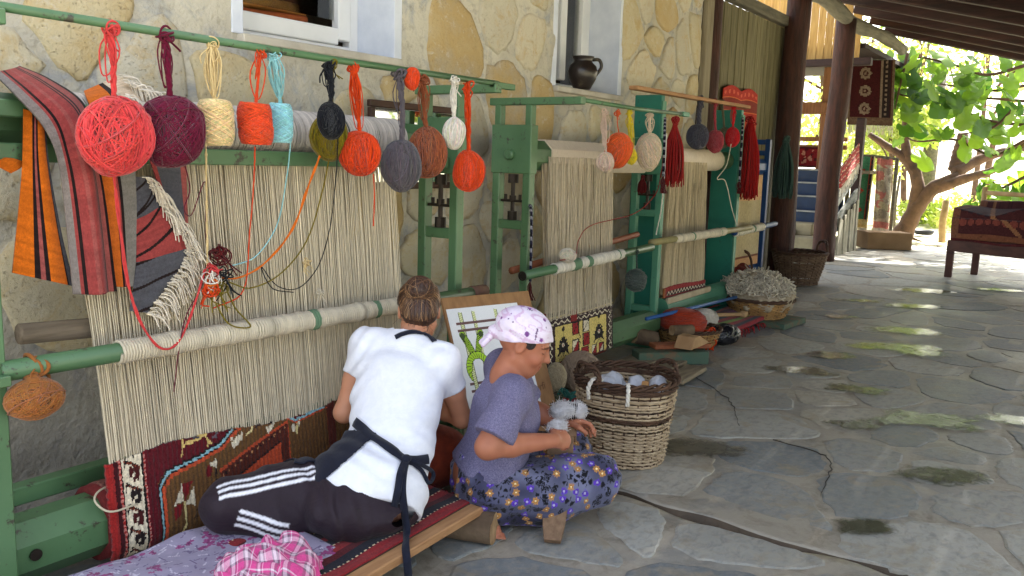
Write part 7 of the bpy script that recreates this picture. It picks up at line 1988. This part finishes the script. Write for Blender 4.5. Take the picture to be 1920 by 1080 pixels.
# upper verandah
vr = thing('verandah', 'upper verandah frame of posts, rails and honey coloured boards above the stairs', 'verandah', (16.5, 4.8, 1.36))
m = MB(); m.box((14.6, 4.3, 3.12), (.16, 1.9, .12), bev=.01); m.obj('lintel', ROOFW, vr)
x0 = 3.62; g = np.random.default_rng(5)
y = 3.62
while y < 5.4:
    w = g.uniform(.12, .16); m = MB(); m.box((14.9 + .0, y + w / 2, 3.85), (.03, w - .008, 1.35), bev=.003); m.obj('plank', PLANK2, vr); y += w
m = MB(); m.box((17.0, 4.62, 2.35), (.24, .20, 2.0), bev=.02); m.obj('post', M('sunlit_post', srgb(156, 108, 70), srgb(122, 82, 54), rough=.75, scale=6, stretch=(5, 5, .6), bump=.4), vr)
m = MB(); m.box((16.9, 4.85, 2.55), (.22, .5, .22), bev=.02); m.obj('bracket', M('sunlit_post', None), vr)
for z in (2.02, 1.85):
    m = MB(); m.box((18.6, 5.35, z), (.08, 1.5, .09), bev=.006); m.obj('rail', M('sunlit_post', None), vr)
m = MB(); m.box((14.62, 4.62, 2.7), (.16, .10, .9), bev=.01); m.obj('jamb', ROOFW, vr)
m = MB(); m.box((17.0, 5.0, 3.42), (4.1, 2.9, .08)); m.obj('ceiling', ROOFB, vr)
m = MB(); m.box((16.3, 6.42, 2.1), (2.9, .06, 2.6)); m.obj('rear_wall', PLANK, vr)
def far_rug(label, P00, P10, P01, w, h, base, accents, seed, fr=True, sag=.02, motif='medallion'):
    """P00 top near corner, P10 top far corner, P01 bottom near corner"""
    P00, P10, P01 = [np.asarray(p, float) for p in (P00, P10, P01)]
    im = Img(w, h, .02, base); g = np.random.default_rng(seed)
    if motif == 'medallion':
        im.rect(0, .06 * w, 0, h, accents[0]); im.rect(.94 * w, w, 0, h, accents[0]); im.rect(0, w, 0, .06 * h, accents[0])
        for k in range(3):
            cx_, cy_ = w * .38, h * (.25 + .27 * k)
            for a in range(8): im.disc(cx_ + .09 * w * math.cos(a * .785), cy_ + .09 * w * math.sin(a * .785), .045 * w, accents[1])
            im.disc(cx_, cy_, .06 * w, base); im.disc(cx_, cy_, .03 * w, accents[1])
        im.rect(.70 * w, .74 * w, 0, h, accents[1]); im.rect(.74 * w, .92 * w, 0, h, accents[2])
        for k in range(14): im.disc(.83 * w, h * (k + .5) / 14, .03 * w, accents[1])
        im.rect(0, w, 0, .12 * h, accents[3]); im.line([(k * w / 12, .07 * h + (.02 * h if k % 2 else -.02 * h)) for k in range(13)], .03, accents[0])
    elif motif == 'zig':
        for k in range(10): im.line([(w * q / 8, h * (k + .5) / 10 + (.04 * h if q % 2 else -.04 * h)) for q in range(9)], .03 * h, accents[k % len(accents)])
    else:
        for k in range(40): im.disc(g.uniform(0, w), g.uniform(0, h), g.uniform(.03, .09) * h, accents[g.integers(0, len(accents))])
        im.rect(0, w, 0, .1 * h, accents[0]); im.rect(0, w, .9 * h, h, accents[0])
    im.soft(.1, seed)
    fn = lambda U, V_: P00 + U[..., None] * (P10 - P00) + (1 - V_)[..., None] * (P01 - P00) + np.stack([sag * np.sin(U * 9 + seed), 0 * U, 0 * U], -1)
    o = patch('hanging_rug', im, fn, FLATW, thick=.015); tag(o, label, 'rug', 'rugs hung out at the stairs')
    if fr: fringe(o, np.array([P01, P01 + (P10 - P00)]).tolist() if False else np.array([P01, (P01 * 2 + P10 - P00) / 2, P01 + P10 - P00]), np.array([0, 0, -1.0]), 40, .09, seed, 'rug_fringe', (216, 208, 190), .006, 2)
    return o
far_rug('dark red rug with pale rosettes hung high under the roof edge', (16.5, 4.18, 3.38), (16.55, 3.40, 3.36), (16.5, 4.12, 2.22), .8, 1.15, srgb(54, 18, 18), (srgb(92, 74, 56), srgb(112, 96, 80), srgb(36, 27, 25), srgb(88, 68, 52)), 1)
far_rug('cream and red rug with green centre hanging on the garden rail', (17.2, 4.02, 1.66), (17.2, 3.72, 1.66), (17.2, 4.05, .30), .34, 1.36, srgb(70, 126, 92), (srgb(206, 190, 140), srgb(180, 60, 46), srgb(52, 44, 40), srgb(206, 180, 120)), 2, sag=.04)
far_rug('faded cream rug hanging at the outer end of the garden rail', (17.25, 3.70, 1.64), (17.3, 3.42, 1.62), (17.25, 3.66, .32), .3, 1.3, srgb(206, 198, 176), (srgb(190, 120, 110), srgb(196, 186, 150), srgb(160, 150, 130), srgb(190, 176, 150)), 3, sag=.05, motif='spots')
far_rug('red spotted rug over the verandah rail', (18.5, 5.8, 1.85), (18.5, 4.8, 1.85), (18.45, 5.8, 1.42), 1.0, .45, srgb(120, 30, 34), (srgb(70, 24, 30), srgb(170, 120, 100)), 4, False, motif='spots')
far_rug('red and cream swirled rug laid over the stair rail', (14.35, 3.62, 1.42), (15.6, 3.66, 1.86), (14.30, 3.58, 1.08), 1.2, .36, srgb(150, 46, 44), (srgb(206, 186, 160), srgb(190, 70, 60), srgb(90, 36, 40)), 5, True, motif='zig')
gr = thing('stair_railing', 'grey board railing with upright pickets beside the blue stairs', 'railing', (14.6, 3.6, 0))
GREYB = M('silver_board', srgb(128, 132, 126), srgb(98, 100, 96), rough=.85, scale=5, stretch=(1, 6, 6), bump=.5, bscale=16, bdist=.006)
m = MB(); m.bar((13.9, 3.62, .72), (15.7, 3.68, 1.36), .04, .20, bev=.006); m.obj('upper_rail', GREYB, gr)
m = MB(); m.bar((13.9, 3.60, .40), (15.8, 3.66, 1.00), .04, .20, bev=.006); m.obj('lower_rail', GREYB, gr)
g = np.random.default_rng(2)
for i in range(9):
    x = 14.0 + i * .19; h = .42 + .055 * i + g.normal(0, .04); m = MB(); m.bar((x, 3.56 + .012 * (i % 2), .0), (x + g.normal(0, .05), 3.57 + .012 * (i % 2), h), .14, .022, up=(0, 1, 0), bev=.004); m.obj('picket', M('picket_board', srgb(160, 156, 138), srgb(124, 120, 104), rough=.85, scale=5, bump=.4), gr)
m = MB(); m.box((15.8, 3.7, 1.15), (.16, .14, 2.3), bev=.015); m.obj('newel', ROOFW, gr)
rl = MB(); rl.tube([(17.25, 4.2, 1.66), (17.25, 3.8, 1.67), (17.3, 3.35, 1.62)], .03, 8); rl.obj('garden_rail', GREYLOG, gr, smooth=True)
rp = MB(); rp.tube([(17.32, 4.2, 0), (17.32, 4.2, 1.7)], .04, 8); rp.obj('garden_post', GREYLOG, gr, smooth=True)
rp = MB(); rp.tube([(17.36, 3.36, 0), (17.34, 3.36, 1.64)], .035, 8); rp.obj('garden_post', GREYLOG, gr, smooth=True)
# cardboard box
bx = thing('cardboard_box', 'long cardboard box lying at the edge of the paving', 'box', (16.3, 3.3, 0))
CARD = M('cardboard', srgb(158, 128, 94), srgb(134, 106, 76), rough=.9, scale=3, bump=.2)
bf = frame((.55, -.83, 0)); bc = np.array([16.35, 3.26, .16])
m = MB(); m.box(bc, (.78, .55, .30), bf, .006); m.obj('carton', CARD, bx)
m = MB(); m.box(bc + bf @ np.array([.46, .0, .06]), (.24, .52, .012), frame(bf @ np.array([.8, 0, -.35]))); m.obj('flap', CARD, bx)
fx = bf @ np.array([0, -1, 0])
for i, tx in enumerate((-.10, .06)):
    m = MB(); q = bc + bf @ np.array([tx, .277, .0]); 
    for dz in (-.05, 0, .05): m.box(q + [0, 0, dz], (.10, .004, .022), bf)
    m.box(q + bf @ np.array([.0, .0, .0]), (.02, .005, .15), bf); m.obj('printed_mark', INK, bx)

# ------------------------------------------------------------------ settee with rugs
se = thing('wooden_settee', 'dark wooden settee with pale stick back at the edge of the sun', 'settee', (12.6, 1.3, 0))
e = unit(np.array([-.34, -.94, 0])); dv = np.array([.94, -.34, 0]); S0 = np.array([12.70, 1.72, 0]); DK = M('dark_settee_wood', srgb(92, 58, 48), srgb(66, 42, 36), rough=.6, scale=5, stretch=(3, .8, 3), bump=.3)
def sp(a, b, z): return S0 + e * a + dv * b + np.array([0, 0, z])
m = MB(); m.bar(sp(0, 0, .43), sp(2.0, 0, .43), .05, .15, bev=.008); m.obj('front_rail', DK, se)
m = MB(); m.bar(sp(0, .7, .43), sp(2.0, .7, .43), .05, .15, bev=.008); m.obj('back_rail', DK, se)
for i in range(5):
    m = MB(); m.bar(sp(0, .08 + i * .14, .49), sp(2.0, .08 + i * .14, .49), .12, .025, bev=.004); m.obj('seat_slat', DK, se)
for a, b in ((.05, 0), (.05, .7), (1.95, 0), (1.95, .7)):
    m = MB(); m.bar(sp(a, b, 0), sp(a, b, .37), .09, .09, up=(1, 0, 0), bev=.008); m.obj('leg', DK, se)
PALE = M('peeled_pole', srgb(206, 176, 128), srgb(172, 140, 96), rough=.7, scale=7, bump=.3)
for a in (.02, .95, 1.9):
    m = MB(); m.tube([sp(a, .74, .0), sp(a, .77, .6), sp(a, .80, 1.22)], .035, 8); m.obj('back_post', PALE, se, smooth=True)
for z in (1.14, 1.0):
    m = MB(); m.tube([sp(0, .80, z), sp(1, .80, z - .01), sp(1.95, .80, z - .02)], .03 if z > 1.1 else .05, 8); m.obj('back_stick', PALE, se, smooth=True)
im = Img(1.9, 1.1, .02, srgb(70, 34, 34)); g = np.random.default_rng(3)
im.rect(0, 2, .0, .08, srgb(120, 74, 52)); im.rect(0, .1, 0, 2, srgb(110, 70, 52))
for k in range(16): im.disc(.15 + .11 * k, .25, .045, srgb(120, 60, 50)); im.disc(.12 + .11 * k, .5, .04, srgb(48, 30, 36))
im.line([(.2, 1.0), (.6, .35), (.9, .1)], .05, srgb(140, 96, 66)); im.poly([(.9, .5), (1.5, .4), (1.3, .9)], srgb(104, 30, 36)); im.soft(.1, 4)
def srug(U, V_):
    a = U * 1.85 + .05; s = (1 - V_) * 1.1
    b = np.where(s < .62, .76 - .80 * (s / .62), -.04 - .02 * np.sin((s - .62) * 6)); z = np.where(s < .62, 1.04 - .06 * (s / .62) ** 2, .98 - (s - .62) * .92)
    z = z + .04 * vnoise(np.stack([a * 3, s * 4, 0 * a], -1), 3) - .10 * np.clip(np.sin(a * 2.6 + .5), 0, 1) * (s > .1) * (s < .8)
    return S0 + a[..., None] * e + b[..., None] * dv + np.stack([0 * a, 0 * a, z], -1)
o = patch('draped_rug', im, srug, FLATW, thick=.03); tag(o, 'dark red carpet draped over the settee back and seat', 'rug')
im = Img(1.9, .5, .02, srgb(84, 34, 36))
for k in range(14): im.disc(.1 + .13 * k, .25, .07, srgb(128, 74, 58)); im.disc(.1 + .13 * k, .25, .035, srgb(50, 30, 34))
im.soft(.1, 5)
o = patch('seat_rug', im, lambda U, V_: S0 + (U * 1.9 + .04)[..., None] * e + (V_ * .35 - .035)[..., None] * dv + np.stack([0 * U, 0 * U, .53 + .05 * np.sin(V_ * 3) + .02 * np.sin(U * 14)], -1), FLATW, thick=.05); tag(o, 'folded red patterned rug along the settee seat front', 'rug')
gth = thing('wool_throw', 'white fringed wool throw over the settee rug', 'throw', sp(1.05, .6, 1))
fringe(gth, np.array([sp(.80, .58, 1.08), sp(1.0, .45, 1.10), sp(1.25, .35, 1.05)]), np.array([-.6, .2, -.6]), 40, .30, 12, 'tassels', (214, 206, 190), .008, 5)
# fence stakes by the tree
for i, (px, py, h, r_) in enumerate(((1658, 441, .95, .05), (1766, 455, .85, .07), (1890, 450, 1.1, .05), (1676, 436, 1.3, .03))):
    p = aZ(px, py, 0) if i != 1 else aZ(px, py, 0); m = MB(); m.tube([p, p + [.02, .03, h * .5], p + [.05, .0, h]], r_, 8); tag(m.obj('fence_stake', GREYLOG if i != 1 else PALE, None, smooth=True), ('grey fence stake left of the leaning tree', 'pale fence stake beside the settee', 'leaning stake behind the settee', 'thin stick beside the tree trunk')[i], 'stake', 'stakes of the garden fence')
dish = aZ(1732, 440, 0); m = MB(); m.lathe([(.16, 0), (.19, .02), (.22, .10), (.21, .10), (.17, .03)], dish, 20); tag(m.obj('feeding_bowl', M('dark_rubber', srgb(50, 52, 56), srgb(38, 40, 44), rough=.6), None, smooth=True), 'dark bowl on the ground beside the leaning tree', 'bowl')

# ------------------------------------------------------------------ fig tree
FBARK = M('fig_bark', srgb(112, 86, 68), srgb(76, 58, 46), rough=.85, scale=5, bump=.7, bscale=12, bdist=.03, dirt=srgb(70, 56, 48), dscale=3, dlo=.55, dhi=.7)
fig = thing('fig_tree', 'leaning fig tree with big lobed leaves hanging before the garden', 'tree', aX(1690, 442, 20))
def tX(x, y, v=20.0): return aX(x, y, v)
def limb(name, pts, rs, k=12, seed=0):
    P = spline(pts, 26); r_ = np.interp(np.linspace(0, 1, 26), np.linspace(0, 1, len(rs)), rs) * (1 + .05 * np.sin(np.arange(26) * 1.7 + seed)); m = MB(); m.tube(P, r_, k); return m.obj(name, FBARK, fig, smooth=True)
limb('trunk', [tX(1685, 452), tX(1700, 425), tX(1722, 385), tX(1752, 352), tX(1800, 330)], [.27, .19, .17, .15, .10])
limb('trunk', [tX(1712, 400), tX(1720, 350), tX(1712, 318), tX(1690, 292), tX(1660, 272), tX(1630, 252)], [.15, .13, .115, .095, .08, .06], seed=2)
limb('limb', [tX(1725, 375), tX(1716, 320), tX(1700, 285), tX(1697, 240), tX(1700, 205)], [.14, .12, .10, .07, .05], seed=3)
limb('limb', [tX(1760, 352), tX(1810, 335, 19.8), tX(1860, 320, 19.4), tX(1886, 300, 19), tX(1925, 265, 18.5)], [.13, .095, .07, .06, .05], seed=4)
limb('limb', [tX(1790, 325, 20.1), tX(1830, 302, 20.4), tX(1880, 285, 20.6), tX(1925, 278, 21)], [.14, .11, .09, .07], seed=5)
limb('limb', [tX(1790, 320, 20.2), tX(1800, 285, 20.3), tX(1806, 250, 20.2)], [.14, .15, .10], seed=6)
def leaf_mat(name, c, trans, c2=None):
    t = NT(name); v = t.coord('Object'); rn_ = t.rnd()
    col = t.mix(rn_, c, c2 or scl(c, .6)); t.t.nodes.remove(t.b)
    d = t.n('BsdfDiffuse'); tr = t.n('BsdfTranslucent'); gl = t.n('BsdfGlossy', Roughness=.4)
    t.l(col, d.inputs[0]); t.l(t.mix(1.0, col, (1.0, 1.0, .55), 'MULTIPLY'), tr.inputs[0]); gl.inputs[0].default_value = (.6, .6, .6, 1)
    m1 = t.n('MixShader'); m1.inputs[0].default_value = trans; t.l(d.outputs[0], m1.inputs[1]); t.l(tr.outputs[0], m1.inputs[2])
    m2 = t.n('MixShader'); m2.inputs[0].default_value = .06; t.l(m1.outputs[0], m2.inputs[1]); t.l(gl.outputs[0], m2.inputs[2]); t.l(m2.outputs[0], t.out.inputs[0]); return t.m
FIGL = leaf_mat('fig_leaf', srgb(62, 104, 40), .58, srgb(146, 182, 66))
def fig_leaf(seed):
    g = np.random.default_rng(seed); n = 30; a = np.linspace(-2.75, 2.75, n)
    r = .52 + .34 * np.abs(np.cos(a * 1.14)) ** 1.6 + .12 * np.cos(a); r *= 1 + g.normal(0, .03, n)
    X, Y = r * np.cos(a), r * np.sin(a) * .92
    Z = -.18 * (X ** 2) * .6 - .25 * np.abs(Y) ** 1.5 + .06 * np.cos(a * 5) + g.normal(0, .015, n)
    V = np.vstack([[[-.12, 0, 0]], np.column_stack([X, Y, Z]), [[.35, 0, .02]]])
    F = [(i + 1, i + 2, n + 1) for i in range(n - 1)] + [(0, 1, n + 1), (n, 0, n + 1)]
    me = mesh_np('leaf', V, F); me.materials.append(FIGL); me.polygons.foreach_set('use_smooth', np.ones(len(me.polygons), bool)); return me
LM = [fig_leaf(i) for i in range(4)]
TW = [([(1925, 235, 18.2), (1850, 225, 18.2), (1760, 190, 18.1), (1690, 178, 18.0), (1645, 160, 17.9)], 24, 40), ([(1925, 262, 18.3), (1860, 290, 18.4), (1790, 262, 18.4), (1720, 265, 18.3), (1690, 250, 18.3)], 20, 36), ([(1925, 190, 18.6), (1840, 185, 18.5), (1750, 195, 18.4)], 12, 36),
      ([(1925, 122, 18.3), (1850, 140, 18.3), (1790, 122, 18.2), (1720, 108, 18.0), (1680, 130, 17.9)], 24, 40), ([(1925, 330, 18.6), (1880, 352, 18.5), (1850, 362, 18.4)], 16, 38), ([(1702, 100, 17.9), (1690, 150, 17.8), (1678, 205, 17.8)], 24, 40), ([(1905, 200, 18), (1860, 240, 18), (1800, 252, 18)], 12, 34), ([(1925, 160, 19), (1860, 170, 19), (1780, 160, 19), (1720, 150, 18.8)], 12, 34), ([(1925, 390, 18.8), (1890, 372, 18.8), (1862, 340, 18.8)], 18, 26)]
g = np.random.default_rng(77); nl = 0
for k, (pts_, cnt, sz) in enumerate(TW):
    P = spline([aX(*p) for p in pts_], 40); m = MB(); m.tube(P, np.linspace(.035, .012, 40), 5); m.obj('twig', FBARK, fig, smooth=True)
    for i in range(cnt):
        f = g.uniform(0.02, 1.0); p = P[int(f * 39)] + g.normal(0, 1, 3) * np.array([.22, .22, .16]) + [0, 0, -.08]
        s_ = sz * g.uniform(.65, 1.25) / FPX * pdepth(p) * .72
        o = bpy.data.objects.new('leaf', LM[g.integers(0, 4)]); COL.objects.link(o)
        nrm_ = unit(np.array([-.55, -.25, .55]) + g.normal(0, .45, 3)); tip = unit(np.array([g.normal(0, .5), g.normal(0, .8), -1.0])); tip = unit(tip - nrm_ * (tip @ nrm_)); sd_ = np.cross(nrm_, tip)
        o.matrix_world = Matrix(((tip[0] * s_, sd_[0] * s_, nrm_[0] * s_, p[0]), (tip[1] * s_, sd_[1] * s_, nrm_[1] * s_, p[1]), (tip[2] * s_, sd_[2] * s_, nrm_[2] * s_, p[2]), (0, 0, 0, 1)))
        mw = o.matrix_world.copy(); o.parent = fig; o.matrix_parent_inverse = Matrix(); o.matrix_basis = Matrix.Translation(-Vector(fig.location)) @ mw; nl += 1
print('fig leaves', nl)

# ------------------------------------------------------------------ sunny garden behind
LEAFA = leaf_mat('garden_leaf', srgb(132, 164, 62), .45, srgb(170, 188, 84)); LEAFB = leaf_mat('dark_garden_leaf', srgb(78, 116, 50), .4, srgb(116, 150, 66)); LEAFC = leaf_mat('pale_garden_leaf', srgb(168, 184, 96), .45, srgb(204, 204, 120))
def cloud(parent, c, rad, n, size, mat, seed, name='crown'):
    g = np.random.default_rng(seed); c = np.asarray(c, float)
    nc = 34; cc = unit(np.zeros(3) + [0, 0, 1]) * 0 + g.normal(0, 1, (nc, 3)); cc = cc / np.linalg.norm(cc, axis=1, keepdims=True) * g.uniform(.35, .95, (nc, 1)); cl_ = g.integers(0, nc, n)
    P = c + (cc[cl_] + g.normal(0, .16, (n, 3))) * np.asarray(rad)
    nn = g.normal(0, 1, (n, 3)) + [0, 0, .6]; nn /= np.linalg.norm(nn, axis=1, keepdims=True); t1 = np.cross(nn, g.normal(0, 1, (n, 3))); t1 /= np.linalg.norm(t1, axis=1, keepdims=True); t2 = np.cross(nn, t1); s_ = size * g.uniform(.6, 1.3, (n, 1))
    V = np.stack([P + t1 * s_, P + t2 * s_ * .45 - nn * s_ * .15, P - t1 * s_, P - t2 * s_ * .45 - nn * s_ * .15], 1).reshape(-1, 3)
    return link(name, mesh_np(name, V, np.arange(4 * n).reshape(n, 4)), mat, parent)
cloud(fig, (21.2, 1.6, 5.5), (2.4, 4.2, 1.1), 3400, .13, LEAFB, 91, 'upper_crown')
def tree(label, base, h, rad, n, size, mat, seed, trunk=.12, zc=None, name='garden_tree', cat='tree'):
    base = np.asarray(base, float); th = thing(name, label, cat, base, 'trees and bushes of the garden')
    g = np.random.default_rng(seed); zc = zc or h * .62
    if trunk:
        m = MB(); m.tube(spline([base + [0, 0, -.1], base + [g.normal(0, .15), g.normal(0, .15), h * .3], base + [g.normal(0, .3), g.normal(0, .3), h * .75]], 12), np.linspace(trunk, trunk * .4, 12), 8); tk = m.obj('trunk', FBARK, th, smooth=True)
        for q in range(4):
            m = MB(); s_ = base + [0, 0, h * (.3 + .1 * q)]; m.tube(spline([s_, s_ + [g.normal(0, rad[0] * .3), g.normal(0, rad[1] * .3), h * .15], s_ + [g.normal(0, rad[0] * .5), g.normal(0, rad[1] * .5), h * .3]], 8), np.linspace(trunk * .4, trunk * .15, 8), 6); m.obj('branch', FBARK, th, smooth=True)
    cloud(th, base + [0, 0, zc], rad, n, size, mat, seed); return th
def gp(px, py): return aZ(px, py, 0)
def at(dist, px): 
    d = ray(px, 330); d = d / math.hypot(d[0], d[1]); return np.array([d[0] * dist, d[1] * dist, 0.0])
tree('tall yellow-green tree behind the fig trunk', at(34, 1700), 9, (3.0, 3.0, 2.6), 900, .12, LEAFC, 1, zc=5.6)
tree('broad light green tree over the settee', at(30, 1850), 8, (3.2, 3.4, 2.0), 800, .12, LEAFA, 2, zc=5.4)
tree('pale tree at the far side of the garden opening', at(46, 1930), 10, (4.5, 4.5, 3.0), 800, .17, LEAFC, 3, zc=6.5)
tree('dark feathery tree high behind the roof edge', at(40, 1830), 13, (3.2, 3.2, 2.6), 3000, .13, LEAFB, 4, zc=9.6)
tree('light tree seen through the verandah opening', at(30, 1525), 8, (3.0, 3.0, 2.6), 1500, .13, LEAFC, 5, zc=3.6)
tree('green tree beyond the hanging rugs', at(38, 1620), 9, (3.4, 3.4, 3.0), 900, .14, LEAFA, 6, zc=5.0)
tree('low bush at the foot of the far trees', at(26, 1770), 1.0, (1.6, 1.0, .45), 1500, .09, LEAFA, 7, 0, .35, 'garden_bush', 'bush')
tree('low sunlit bush right of the fig trunk', at(24, 1860), 1.0, (1.2, 1.2, .6), 1500, .08, LEAFC, 8, 0, .45, 'garden_bush', 'bush')
tree('yellowish bush left of the fig trunk', at(27, 1640), 1.2, (1.5, 1.2, .9), 1500, .10, LEAFC, 9, 0, 1.9, 'garden_bush', 'bush')
th = tree('overhanging bough of yellow-green leaves beyond the limb', at(25, 1665), 4, (1.8, 1.6, .9), 2200, .11, LEAFC, 10, .08, 2.9)
m = MB(); p = at(27, 1740); m.tube([p, p + [0, 0, 2.2], p + [.1, 0, 4.6]], .20, 10); tag(m.obj('tree_trunk', GREYLOG, None, smooth=True), 'straight grey trunk standing behind the fig tree', 'trunk')
# the garden on the open side of the porch, out of the picture but mirrored in glass and water
for k_, (x_, y_, h_) in enumerate(((9, -13, 7), (15, -12, 6), (21, -11, 6.5), (27, -12, 7))):
    tree(('leafy tree across the yard, nearest the porch', 'leafy tree across the yard, second along', 'leafy tree across the yard, third along', 'leafy tree across the yard, farthest along')[k_], (x_, y_, -.05), h_, (2.6, 2.4, 2.4), 2600, .2, (LEAFA, LEAFB)[k_ % 2], 30 + k_, .14, h_ * .5)
# stuff: leaf litter at the paving edge
g = np.random.default_rng(5); n = 1400; P = np.column_stack([g.uniform(16.6, 20, n), g.uniform(-1.5, 4.2, n), np.full(n, .0)]); P[:, 2] = np.where(P[:, 0] > 17.65, -.03, .018)
a = g.uniform(0, 6.3, n); s_ = g.uniform(.015, .04, n)[:, None]; t1 = np.column_stack([np.cos(a), np.sin(a), g.normal(0, .2, n)]); t2 = np.column_stack([-np.sin(a), np.cos(a), g.normal(0, .2, n)])
V = np.stack([P + t1 * s_, P + t2 * s_ * .5, P - t1 * s_, P - t2 * s_ * .5], 1).reshape(-1, 3); V[:, 2] = np.maximum(V[:, 2], P[:, 2].repeat(4) - .004)
o = link('leaf_litter', mesh_np('leaf_litter', V, np.arange(4 * n).reshape(n, 4)), M('dry_leaf', srgb(126, 92, 60), srgb(92, 64, 44), rough=.9), None); tag(o, 'dry brown leaf litter at the edge of the paving', 'leaf litter', kind='stuff')
